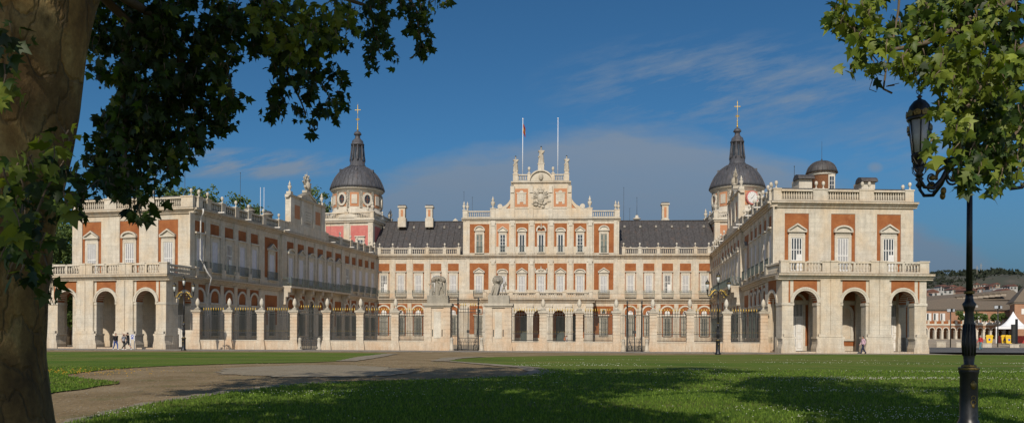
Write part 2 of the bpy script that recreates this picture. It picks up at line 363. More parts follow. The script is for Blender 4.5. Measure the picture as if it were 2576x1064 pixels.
    def mesh(s, name, off=(0, 0, 0)):
        me = bpy.data.meshes.new(name)
        ox, oy, oz = off
        me.from_pydata([(x - ox, y - oy, z - oz) for x, y, z in s.v], [], s.f)
        for m in s.mats: me.materials.append(MAT[m])
        me.polygons.foreach_set('material_index', s.m); me.polygons.foreach_set('use_smooth', s.sm); me.update()
        return me
    def build(s, name, parent=None, off=None, remesh=None):
        if off is None: off = woff(parent)
        o = bpy.data.objects.new(name, s.mesh(name, off)); COL.objects.link(o)
        if parent is not None: o.parent = parent
        else: o.location = off
        if remesh:
            r = o.modifiers.new('skin_over', 'REMESH'); r.mode = 'VOXEL'; r.voxel_size = remesh; r.use_smooth_shade = True
        return o
def tag(o, label=None, cat=None, group=None, kind=None):
    if label: o['label'] = label
    if cat: o['category'] = cat
    if group: o['group'] = group
    if kind: o['kind'] = kind
    return o
def thing(name, label, cat, loc=(0, 0, 0), rz=0, group=None):
    o = bpy.data.objects.new(name, None); COL.objects.link(o); o.location = loc; o.rotation_euler.z = rz
    o.empty_display_size = 0.3
    return tag(o, label, cat, group)
def child(name, me, parent, loc=(0, 0, 0), rz=0, scale=None):
    o = bpy.data.objects.new(name, me); COL.objects.link(o); o.parent = parent; o.location = loc; o.rotation_euler.z = rz
    if scale: o.scale = scale
    return o
def copy_tree(o, parent=None, **kw):
    c = o.copy(); COL.objects.link(c)
    if parent is not None: c.parent = parent
    for ch in list(o.children): copy_tree(ch, c)
    return c
# ================================================================== PALACE
CAM = (0, 0)
NL, FLc = (-36.6, 91.3), (-24.8, 144.4)          # left wing inner wall, near and far corner
NR, FRc = (27.9, 85.2), (35.5, 140.8)            # right wing
LLo, RRo = (-52.5, 95.0), (43.25, 85.9)          # outer near corners
fLW = Fr(NL, FLc, (0, 110)); fRW = Fr(NR, FRc, (0, 110)); fM = Fr(FLc, FRc, CAM)
fLP = Fr(LLo, NL, CAM); fRP = Fr(NR, RRo, CAM)
fLA = Fr((-52.3, 89.35), (-37.4, 85.9), CAM); fRA = Fr((27.4, 80.7), (42.4, 81.35), CAM)
PO = (4.0, 120.0, 0.0)
palace = thing('palace', 'huge white stone and orange brick royal palace with two grey domes behind the railings', 'palace', PO)
def part(mb, name, parent=None, label=None, **kw):
    o = mb.build(name, parent or palace, **kw)
    if label: o['label'] = label
    return o
Z1, Z2, ZP = 8.30, 16.15, 17.55      # lower cornice, main cornice, parapet top
def cornice(mb, fr, a0, a1, z, m='stone', k=1.0):
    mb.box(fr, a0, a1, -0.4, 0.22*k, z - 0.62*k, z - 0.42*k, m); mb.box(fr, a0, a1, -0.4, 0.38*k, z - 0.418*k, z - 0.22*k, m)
    mb.box(fr, a0, a1, -0.4, 0.62*k, z - 0.217*k, z - .05, m); mb.box(fr, a0 - .01, a1 + .01, -0.39, 0.64*k, z - .049, z + .012, 'stone_old')
BAL = [(0.05, 0), (0.09, 0.02), (0.09, 0.06), (0.045, 0.10), (0.10, 0.30), (0.10, 0.40), (0.045, 0.62), (0.07, 0.70), (0.05, 0.74)]
def balustrade(fr, a0, a1, z, h=1.15, d=0.0, step=0.33, name='balustrade', ends=True, m='stone', parent=None, mb=None, blind=False):
    b = mb or MB(); sc = (h - 0.42)/0.74
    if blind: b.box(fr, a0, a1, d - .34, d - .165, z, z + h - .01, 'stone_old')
    b.box(fr, a0, a1, d - 0.16, d + 0.16, z, z + 0.22, m); b.box(fr, a0, a1, d - 0.18, d + 0.18, z + h - 0.2, z + h, m)
    n = max(1, int((a1 - a0)/step)); w = (a1 - a0)/n
    for i in range(n): b.lathe(fr.w(a0 + w*(i + .5), d, z + 0.22), [(r, q*sc) for r, q in BAL], m, 5)
    if mb is None: return part(b, name, parent)
def pedestal(mb, fr, a0, a1, z, h=1.25, d0=-0.25, d1=0.25, m='stone'):
    own = mb is None
    if own: mb = MB()
    mb.box(fr, a0, a1, d0, d1, z, z + h - 0.14, m); mb.box(fr, a0 - .06, a1 + .06, d0 - .06, d1 + .06, z + h - 0.138, z + h, m)
    if own: part(mb, 'parapet_pedestal')
BALLP = [(0.24, 0), (0.24, 0.07), (0.15, 0.12), (0.08, 0.30), (0.07, 0.42), (0.16, 0.52), (0.235, 0.68), (0.26, 0.84), (0.235, 1.0), (0.16, 1.14), (0.04, 1.20)]
URNP = [(0.22, 0), (0.22, 0.1), (0.10, 0.16), (0.10, 0.25), (0.24, 0.48), (0.29, 0.70), (0.29, 0.85), (0.14, 0.95), (0.14, 1.05), (0.22, 1.12), (0.10, 1.3), (0.05, 1.55), (0.02, 1.62)]
def lathe_mesh(name, prof, m, n=10):
    b = MB(); b.lathe((0, 0, 0), prof, m, n); return b.mesh(name)
ME_BALL = lathe_mesh('finial_ball', BALLP, 'stone_clean'); ME_URN = lathe_mesh('finial_urn', URNP, 'stone_clean')
def finial(p, me=ME_BALL, sc=1.0, parent=None, name='finial'):
    pr = parent or palace; o = Vector(p) - Vector(woff(pr))
    sc = sc*.70 if me is ME_BALL else sc
    return child(name, me, pr, o, 0, (sc, sc, sc))

# ---- window prototypes (origin: sill centre on the wall, outward = -Y)
def hood(b, kind, w, z):
    W = w/2 + 0.42
    b.box(L0, -W + .18, W - .18, 0, 0.16, z, z + 0.26, 'stone_clean')
    if kind == 'flat': b.box(L0, -W, W, 0, 0.34, z + 0.26, z + 0.44, 'stone_clean')
    if kind == 'tri':
        b.box(L0, -W, W, 0, 0.36, z + 0.26, z + 0.40, 'stone_clean')
        b.prism(L0, [(-W, z + .40), (W, z + .40), (0, z + 1.05)], 0, 0.16, 'stone_clean')
        for s_ in (-1, 1): b.prism(L0, [(s_*W, z + .402), (s_*(W), z + .53), (0, z + 1.22), (0, z + 1.03)], 0, 0.37, 'stone_clean')
    if kind in ('seg', 'tall'):
        k = 0.62 if kind == 'seg' else 0.85
        b.box(L0, -W, W, 0, 0.36, z + 0.26, z + 0.40, 'stone_clean')
        b.disc(L0, 0, z + .40, W - .1, 0, 0.15, 'stone_clean', 0, PI, 12, (W - .1)*k)
        pts = [(W*math.cos(PI*i/12), z + .402 + W*k*math.sin(PI*i/12)) for i in range(13)]; pin = [((W - .2)*math.cos(PI*i/12), z + .402 + (W*k - .17)*math.sin(PI*i/12)) for i in range(13)]
        for i in range(12): b.prism(L0, [pin[i], pts[i], pts[i + 1], pin[i + 1]], 0, 0.37, 'stone_clean')
    if kind == 'broken':
        b.box(L0, -W, W, 0, 0.30, z + 0.26, z + 0.38, 'stone_clean')
        for s_ in (-1, 1):
            a0, a1 = (PI*0.62, PI*1.05) if s_ < 0 else (-PI*0.05, PI*0.38)
            b.ring(L0, 0, z + .5, W*0.72, W*1.0, 0, 0.34, a0, a1, 'stone_clean', 8)
            b.disc(L0, s_*W*0.42, z + 1.1, 0.17, 0, 0.36, 'stone_clean', n=10)
        b.ell((0, -0.2, z + .95), (0.22, 0.2, 0.32), 'stone_carved'); b.ell((0, -0.2, z + 1.4), (0.1, 0.1, 0.28), 'stone_carved')
    if kind == 'crest':
        b.box(L0, -W, W, 0, 0.36, z + 0.26, z + 0.40, 'stone_clean')
        pts = [(W*math.cos(PI*i/12), z + .402 + W*.6*math.sin(PI*i/12)) for i in range(13)]
        b.prism(L0, pts, 0, 0.3, 'stone_clean')
        for x_, h_ in ((-W, 1.3), (0, 1.7), (W, 1.3)): b.lathe((x_, -0.2, z + .42), [(0.14, 0), (0.06, 0.2), (0.16, .5), (0.12, .7), (0.03, h_ - .6)], 'stone_carved', 6)
        b.ell((0.25, -0.3, z + .8), (0.3, 0.15, 0.25), 'stone_carved'); b.ell((-0.3, -0.3, z + .75), (0.25, 0.15, 0.2), 'stone_carved')
def surround(w, h, kind, fr_=0.26):
    b = MB(); t = fr_
    b.box(L0, -w/2 - t, -w/2, 0, 0.13, 0, h + t, 'stone_clean'); b.box(L0, w/2, w/2 + t, 0, 0.13, 0, h + t, 'stone_clean')
    b.box(L0, -w/2, w/2, 0, 0.125, h, h + t, 'stone_clean'); b.box(L0, -w/2 - t, w/2 + t, 0, 0.2, -0.14, -0.002, 'stone_clean')
    hood(b, kind, w, h + t); return b.mesh('window')
def shutters(w, h, style='strip'):
    b = MB()
    if style == 'strip':       # white casements with louvre strips
        b.box(L0, -w/2, w/2, 0.012, 0.03, 0, h, 'shutter_gap')
        n = 5
        for i in range(n):
            x = -w/2 + w*i/(n - 1)*0.92 + w*0.04; b.box(L0, x - w*.045, x + w*.045, 0.03, 0.055 + 0.004*(i % 2), 0, h, 'white_paint')
        for i in range(4):
            x = -w/2 + w*(0.155 + 0.23*i); b.box(L0, x - .045*w, x + .045*w, 0.03, 0.045, h*.02, h*.97, 'louvre')
        for z in (0.0, h*.45, h*.97): b.box(L0, -w/2, w/2, 0.03, 0.07, z, z + h*.03, 'white_paint')
    if style == 'open':        # half open: dark glass strips
        b.box(L0, -w/2, w/2, 0.012, 0.03, 0, h, 'dark_glass')
        for x in (-.46, -.24, 0.0, .24, .46): b.box(L0, x*w - w*.04, x*w + w*.04, 0.03, 0.055, 0, h, 'white_paint')
        b.box(L0, w*.04, w*.44, 0.03, 0.042, 0, h*.5, 'white_paint')
        for z in (0.0, h*.3, h*.62, h*.97): b.box(L0, -w/2, w/2, 0.056, 0.07, z, z + h*.025, 'white_paint')
    if style == 'plain':       # shaded lavender roller shutters
        b.box(L0, -w/2, w/2, 0.012, 0.05, 0, h, 'lavender_shutter'); b.box(L0, -.03, .03, 0.05, 0.07, 0, h, 'white_paint')
        for i in range(14): b.box(L0, -w/2 + .05, w/2 - .05, 0.05, 0.06, h*(i + .3)/14, h*(i + .75)/14, 'lavender_shutter')
    if style == 'glass':       # dark french window, white bars
        b.box(L0, -w/2, w/2, 0.012, 0.03, 0, h, 'dark_glass')
        for x in (-.46, 0.0, .46): b.box(L0, x*w - w*.05, x*w + w*.05, 0.03, 0.06, 0, h, 'white_paint')
        for z in (0.0, h*.97): b.box(L0, -w/2, w/2, 0.03, 0.065, z, z + h*.04, 'white_paint')
    if style == 'grid':
        b.box(L0, -w/2, w/2, 0.012, 0.03, 0, h, 'dark_glass')
        for x in (-.46, 0.0, .46): b.box(L0, x*w - w*.04, x*w + w*.04, 0.03, 0.06, 0, h, 'white_paint')
        for i in range(6): b.box(L0, -w/2, w/2, 0.03, 0.05, h*i/5*.97, h*i/5*.97 + .05, 'white_paint')
    if style == 'grey':
        b.box(L0, -w/2, w/2, 0.012, 0.04, 0, h, 'stone_old')
        for x in (-.3, .3):
            for z in (.05, .36, .68): b.box(L0, x*w - w*.15, x*w + w*.15, 0.04, 0.06, h*z, h*(z + .27), 'iron_green')
    if style == 'green':       # ground floor: green shutters behind an iron grille
        b.box(L0, -w/2, w/2, 0.012, 0.05, 0, h, 'green_shutter')
        b.box(L0, -.03, .03, 0.05, 0.075, 0, h, 'iron_green')
        for i in range(18): b.box(L0, -w/2 + .06, w/2 - .06, 0.05, 0.07, h*(i + .2)/18, h*(i + .7)/18, 'green_shutter')
    if style == 'white':       # pale casement behind a grille
        b.box(L0, -w/2, w/2, 0.012, 0.04, 0, h, 'dark_glass')
        for x in (-.42, -.2, 0.0, .2, .42): b.box(L0, x*w - w*.06, x*w + w*.06, 0.04, 0.06, 0, h, 'stone_clean')
    return b.mesh('shutter')
def grille(w, h, d=0.28, step=0.13, m='iron_green'):
    b = MB(); n = int(w/step)
    for i in range(n + 1):
        x = -w/2 + w*i/n; b.box(L0, x - .016, x + .016, d - .03, d, 0, h, m)
    for z in (0.02, h*.35, h*.7, h - .05): b.box(L0, -w/2, w/2, d - .04, d + .012, z, z + .035, m)
    for x in (-w/2, w/2): b.box(L0, x - .02, x + .02, 0, d, h - .05, h, m); b.box(L0, x - .02, x + .02, 0, d, 0.02, .06, m)
    return b.mesh('grille')
def railing(w, h=1.12, d=0.42, m='iron_green', step=0.12):
    b = MB(); n = int(w/step)
    b.box(L0, -w/2, w/2, 0, d, -0.08, 0, 'stone')
    for i in range(n + 1):
        x = -w/2 + w*i/n; b.box(L0, x - .014, x + .014, d - .03, d - .002, 0, h, m)
    for z in (0.04, h): b.box(L0, -w/2 - .02, w/2 + .02, d - .05, d + .01, z, z + .04, m)
    for x in (-w/2, w/2):
        b.box(L0, x - .02, x + .02, 0, d, h - .02, h + .02, m)
        for k in range(3): b.box(L0, x - .012, x + .012, d*(k + .5)/3.5, d*(k + .5)/3.5 + .02, 0, h, m)
    return b.mesh('balcony_railing')
CACHE = {}
def cm(key, fn):
    if key not in CACHE: CACHE[key] = fn()
    return CACHE[key]
def window(fr, s, z, w=1.15, h=3.0, kind='flat', style='strip', rail=None, d=0.0, grl=None, label=None, railz=0.0, fw=0.26):
    p = Vector(fr.w(s, d, z)) - Vector(PO)
    o = child('window', cm(('w', w, h, kind, fw), lambda: surround(w, h, kind, fw)), palace, p, fr.rz)
    if label: o['label'] = label
    child('shutter', cm(('s', w, h, style), lambda: shutters(w, h, style)), o)
    if rail: child('balcony_railing', cm(('r',) + rail, lambda: railing(*rail)), o, (0, 0, railz))
    if grl: child('grille', cm(('g',) + grl, lambda: grille(*grl)), o, (0, 0, 0))
    return o

# ---- masses
wall_l = MB(); wall_l.foot([NL, FLc, (-40.9, 148.2), LLo], 0, Z2, 'stone')
wall_r = MB(); wall_r.foot([NR, RRo, (51.0, 141.5), FRc], 0, Z2, 'stone')
wall_m = MB(); q = [fM.w(-0.3, 0, 0), fM.w(fM.L + .3, 0, 0), fM.w(fM.L + .3, -13, 0), fM.w(-0.3, -13, 0)]; wall_m.foot([(a[0], a[1]) for a in q], 0, Z2, 'stone')

# ---- wing inner facades ------------------------------------------------
sL1 = [fLW.sx(x) for x in (501, 539, 575, 608, 638.5)]; sLw = fLW.sx(682)
sLc = [fLW.sx(x) for x in (725, 751.5, 777, 800.5, 823)]; sLc6 = fLW.sx(845)
sL2 = [fLW.sx(x) for x in (872, 889, 905.5, 921, 936)]
kR = fRW.L/fLW.L
def wing(mb, fr, side):
    k = 1.0 if side == 'l' else kR
    S1 = [s*k for s in sL1]; Sw = sLw*k; SC_ = [s*k for s in sLc]; S6 = sLc6*k; S2 = [s*k for s in sL2]
    st1, stc = ('plain', 'plain')
    PJ0, PJ1 = fLW.sx(703)*k, fLW.sx(858)*k        # projecting centre portion
    pj = 0.30
    mb.box(fr, PJ0, PJ1, 0.0, pj, 0, Z2 - .6, 'stone')
    edges = []
    def bay(s, w, d, kind, style, upper=True):
        mb.box(fr, s - w/2, s + w/2, d, d + .012, 9.35, 14.75, 'brick')
    for grp in (S1, S2):
        for i, s in enumerate(grp):
            sp = abs(grp[1] - grp[0]); w = sp*0.62
            bay(s, w, 0, 0, 0)
            window(fr, s, 9.0, 1.2, 3.7, 'flat', 'open' if (i == 2 and grp is S1) or (i in (0,) and grp is S2) else 'plain', (1.9, 1.1, .45, 'iron_green'), fw=.3)
            # ground floor blind arch, brick lunette, grilled window
            r = sp*0.37
            mb.box(fr, s - sp*.40, s + sp*.40, 0, .012, 5.9, 7.45, 'brick')
            mb.disc(fr, s, 6.0, r*0.74, .012, .03, 'brick', 0, PI, 12); mb.box(fr, s - r*.74, s + r*.74, .012, .03, 5.25, 6.0, 'brick')
            mb.ring(fr, s, 6.0, r*.76, r, .03, .16, 0, PI, 'stone_clean', 12)
            mb.box(fr, s - r, s - r*.76, .03, .15, 1.2, 6.0, 'stone_clean'); mb.box(fr, s + r*.76, s + r, .03, .15, 1.2, 6.0, 'stone_clean')
            window(fr, s, 1.5, 1.3, 3.3, 'flat', 'green', None, 0.0, (1.5, 3.3, .3, .14, 'iron_green'), fw=.14)
        lo, hi = grp[0] - sp/2, grp[-1] + sp/2
        for j in range(len(grp) + 1):
            s = grp[0] - sp/2 + (hi - lo)*j/len(grp)
            if j: s = (grp[j - 1] + (grp[j] if j < len(grp) else grp[-1] + sp))/2
            mb.box(fr, s - sp*.15, s + sp*.15, 0, .14, 9.45, 15.5, 'stone'); mb.box(fr, s - sp*.11, s + sp*.11, 0, .13, .9, 7.6, 'stone')
            mb.box(fr, s - sp*.16, s + sp*.16, 0, .34, Z1, 9.45, 'stone')
    for s, d in ((Sw, 0.0), (S6, pj)):
        mb.box(fr, s - 1.7, s + 1.7, d, d + .012, 9.35, 14.75, 'brick')
        window(fr, s, 9.0, 1.3, 3.5, 'tri', 'plain', (2.1, 1.1, .45, 'iron_green') if d == 0 else None, d)
        mb.box(fr, s - 1.6, s + 1.6, d, d + .012, 3.0, 7.0, 'brick'); window(fr, s, 1.5, 1.3, 3.3, 'flat', 'green', None, d + .012, (1.5, 3.3, .3, .14, 'iron_green'), fw=.14)
    spc = SC_[1] - SC_[0]
    for i, s in enumerate(SC_):
        mb.box(fr, s - spc*.3, s + spc*.3, pj, pj + .012, 9.35, 14.75, 'brick')
        window(fr, s, 9.0, 1.25, 3.5, 'seg' if i % 2 == 0 else 'tri', 'plain', None, pj)
        r = spc*.37
        mb.box(fr, s - spc*.40, s + spc*.40, pj, pj + .012, 5.6, 7.3, 'brick')
        mid = i == 2
        mb.disc(fr, s, 5.8, r*0.74, pj + .012, pj + .03, 'dark_glass' if mid else 'brick', 0, PI, 12); mb.box(fr, s - r*.74, s + r*.74, pj + .012, pj + .03, 0.4 if mid else 5.0, 5.8, 'green_shutter' if mid else 'brick')
        mb.ring(fr, s, 5.8, r*.76, r, pj + .03, pj + .16, 0, PI, 'stone_clean', 12)
        mb.box(fr, s - r, s - r*.76, pj + .03, pj + .15, .6, 5.8, 'stone_clean'); mb.box(fr, s + r*.76, s + r, pj + .03, pj + .15, .6, 5.8, 'stone_clean')
        if not mid: window(fr, s, 1.5, 1.3, 3.2, 'flat', 'green', None, pj, (1.5, 3.2, .3, .14, 'iron_green'), fw=.14)
    for s in [SC_[0] - spc/2] + [(SC_[i] + SC_[i + 1])/2 for i in range(4)] + [(SC_[4] + S6)/2, PJ0 + .35, PJ1 - .35]:
        mb.box(fr, s - .36, s + .36, pj, pj + .14, 9.45, 15.5, 'stone'); mb.box(fr, s - .3, s + .3, pj, pj + .13, .9, 7.6, 'stone')
    # plinth, cornices
    mb.box(fr, 0, fr.L, 0, .2, 0, 0.9, 'stone'); mb.box(fr, PJ0 - .1, PJ1 + .1, .2, pj + .22, 0, 0.92, 'stone')
    cornice(mb, fr, -.3, fr.L, Z1); mb.box(fr, 0, fr.L, 0, .16, Z1, 9.0, 'stone')
    cornice(mb, fr, -.35, fr.L, Z2); mb.box(fr, 0, fr.L, 0, .08, 15.0, 15.5, 'stone')
    cornice(mb, fr, PJ0, PJ1, Z2 - .004, k=1.25)
    # long balcony on corbels
    B0, B1 = SC_[0] - spc*.75, S6 + 1.9
    bb = MB(); bb.box(fr, B0, B1, pj + .14, 1.75, Z1 - .12, Z1 + .12, 'stone')
    for s in [B0 + .25, (SC_[0] + SC_[1])/2, (SC_[1] + SC_[2])/2, (SC_[2] + SC_[3])/2, (SC_[3] + SC_[4])/2, B1 - .25]:
        for (a, b_, c) in ((1.6, 7.55, 8.18), (1.2, 6.9, 7.551), (0.85, 6.1, 6.902)): bb.box(fr, s - .22, s + .22, pj + .13, a, b_, c, 'stone')
        bb.ring(fr, s, 6.0, .05, .28, pj + .13, .9, 0, 2*PI, 'stone', 10)
    bal = part(bb, 'balcony')
    rb = MB(); n = int((B1 - B0)/.14)
    for i in range(n + 1):
        s = B0 + .05 + (B1 - B0 - .1)*i/n; rb.box(fr, s - .014, s + .014, 1.66, 1.69, Z1 + .12, Z1 + 1.25, 'iron_green')
        if i % 12 == 0: rb.box(fr, s - .04, s + .04, 1.64, 1.72, Z1 + .12, Z1 + 1.4, 'iron_green')
    rb.box(fr, B0, B1, 1.64, 1.71, Z1 + 1.22, Z1 + 1.27, 'iron_green'); rb.box(fr, B0, B1, 1.65, 1.70, Z1 + .2, Z1 + .24, 'iron_green')
    for e in (B0 + .03, B1 - .03):
        for k_ in range(9): d_ = pj + .2 + k_*.15; rb.box(fr, e - .014, e + .014, d_, d_ + .03, Z1 + .12, Z1 + 1.25, 'iron_green')
        rb.box(fr, e - .02, e + .02, pj + .14, 1.64, Z1 + 1.22, Z1 + 1.27, 'iron_green')
    part(rb, 'balcony_railing', bal)
    # parapet: balustrades between pedestals, ball finials, gable in the centre
    G0, G1 = fLW.sx(725)*k, fLW.sx(812)*k
    pts = [0.9] + [(S1[i] + S1[i + 1])/2 for i in range(4)] + [(S1[4] + Sw)/2, (Sw + PJ0)/2 + .8, PJ0 + .6, G0 - .9]
    pts2 = [G1 + .9, PJ1 - .6] + [(S2[i] + S2[i + 1])/2 - 0.0 for i in range(4)] + [fr.L - .8]
    pb = None; bl = None
    for lst in (pts, pts2):
        for i, s in enumerate(lst):
            pedestal(pb, fr, s - .42, s + .42, Z2, ZP - Z2, -.2, .3)
            if lst is pts and i < 7 or lst is pts2 and i > 0: finial(fr.w(s, .05, ZP))
            if i: balustrade(fr, lst[i - 1] + .42, s - .42, Z2, 1.25, 0.05, .36, blind=True)
    gb = MB()
    c0 = (G0 + G1)/2; H0 = ZP + .1; HT = 21.2
    gb.box(fr, G0 - .5, G1 + .5, -.3, .35, Z2, H0, 'stone'); gb.box(fr, G0, G1, -.5, .2, H0, HT, 'stone')
    for s_, w_ in ((G0 + .55, .55), (G1 - .55, .55), (c0 - (G1 - G0)*.17, .3), (c0 + (G1 - G0)*.17, .3)): gb.box(fr, s_ - w_, s_ + w_, .2, .36, H0, HT, 'stone_clean')
    for sg in (-1, 1): gb.box(fr, c0 + sg*(G1 - G0)*.30 - (G1 - G0)*.075, c0 + sg*(G1 - G0)*.30 + (G1 - G0)*.075, .2, .22, H0 + .7, HT - .9, 'brick_pale')
    gb.box(fr, c0 - (G1 - G0)*.12, c0 + (G1 - G0)*.12, .2, .26, H0 + .6, HT - .8, 'stone_clean')
    for i in range(5): gb.box(fr, c0 - (G1 - G0)*.08 + (i % 2)*.12, c0 + (G1 - G0)*.08 - (i % 3)*.1, .26, .275, HT - 1.5 - i*.42, HT - 1.42 - i*.42, 'stone_old')
    cornice(gb, fr, G0 - .35, G1 + .35, HT + .35, k=.7)
    gb.prism(fr, [(c0 - (G1 - G0)*.20, HT + .352), (c0 + (G1 - G0)*.20, HT + .352), (c0, HT + 1.35)], -.4, .3, 'stone')
    for sg in (-1, 1): gb.prism(fr, [(c0 + sg*(G1 - G0)*.22, HT + .354), (c0 + sg*(G1 - G0)*.22, HT + .6), (c0, HT + 1.6), (c0, HT + 1.32)], -.45, .45, 'stone')
    pg = part(gb, 'attic_gable')
    for s_ in (G0 + .4, G1 - .4):
        pd = MB(); pd.box(fr, s_ - .35, s_ + .35, -.4, .3, HT + .35, HT + .8, 'stone'); part(pd, 'finial_base', pg)
        finial(fr.w(s_, -.05, HT + .8), ME_URN, .95, pg)
    # drain spouts
    for s_ in (S1[1], S1[3], Sw, PJ1 - 5, S2[0], S2[3], G0 - 2):
        sb = MB(); sb.box(fr, s_ - .09, s_ + .09, .5, 1.35, Z2 - .02, Z2 + .1, 'pipe_white'); part(sb, 'water_spout')
    return c0, HT + 1.5
gl = wing(wall_l, fLW, 'l'); gr = wing(wall_r, fRW, 'r')
# white drainpipe on the left wing corner
dp = MB()
dp.tube([fLW.w(.7, .75, 16.1), fLW.w(.7, .75, 15.7), fLW.w(.9, .3, 15.1), fLW.w(.9, .25, 10.4), fLW.w(1.3, .35, 9.9), fLW.w(1.5, .75, 8.9), fLW.w(2.3, .8, 8.3), fLW.w(2.4, .4, 7.3), fLW.w(2.4, .2, 6.0)], .09, 'pipe_white', 6)
part(dp, 'drainpipe')

# ---- pavilion upper fronts ---------------------------------------------
def pavilion(mb, fr, pxs, styles):
    cs = [fr.sx(x) for x in pxs]; hw = 1.32
    edge = [0] + cs + [fr.L]
    for c, kd, st in zip(cs, ('tri', 'seg', 'tri'), styles):
        mb.box(fr, c - hw, c + hw, 0, .014, 8.6, 14.85, 'brick')
        window(fr, c, 8.75, 1.22, 3.55, kd, st, fw=.3)
    prev = 0
    for i, c in enumerate(cs + [None]):
        nxt = (c - hw) if c else fr.L
        a, b = prev, nxt
        if b - a > 2.6:      # coupled pilaster strips
            w = (b - a); mb.box(fr, a + .004, a + w*.47, 0, .12, Z1, 15.3, 'stone'); mb.box(fr, b - w*.47, b - .004, 0, .12, Z1, 15.3, 'stone')
        else: mb.box(fr, a + .004, b - .004, 0, .12, Z1, 15.3, 'stone')
        prev = (c + hw) if c else 0
    mb.box(fr, 0, fr.L, .0, .06, 14.9, 15.4, 'stone'); cornice(mb, fr, -.35, fr.L + .35, Z2)
    pb = None; bl = None
    pl = []
    bounds = [(0.0, cs[0] - 1.75)] + [(cs[i] + 1.75, cs[i + 1] - 1.75) for i in (0, 1)] + [(cs[2] + 1.75, fr.L)]
    for i, (a, b) in enumerate(bounds):
        if b - a > 2.2:
            pedestal(pb, fr, a, (a + b)/2 - .03, Z2, ZP - Z2, -.25, .2); pedestal(pb, fr, (a + b)/2 + .03, b, Z2, ZP - Z2, -.25, .2)
        else: pedestal(pb, fr, a, b, Z2, ZP - Z2, -.25, .2)
        if i in (1, 2):
            for q_ in (.25, .75): finial(fr.w(a + (b - a)*q_, 0, ZP))
        else:
            e = .35 if i == 0 else fr.L - .35; finial(fr.w(e, 0, ZP)); finial(fr.w(e, -1.4, ZP))
        if i: balustrade(fr, bounds[i - 1][1], a, Z2, 1.3, -.02, .26, blind=True)
    pb = MB(); pb.box(fr, .1, fr.L - .1, -1.6, -.1, ZP - .25, ZP + .08, 'lead_roof')
    part(pb, 'roof_edge')
pavilion(wall_l, fLP, (232, 326.7, 423.8), ('strip', 'strip', 'strip'))
pavilion(wall_r, fRP, (2002.9, 2119.3, 2234.3), ('open', 'strip', 'open'))
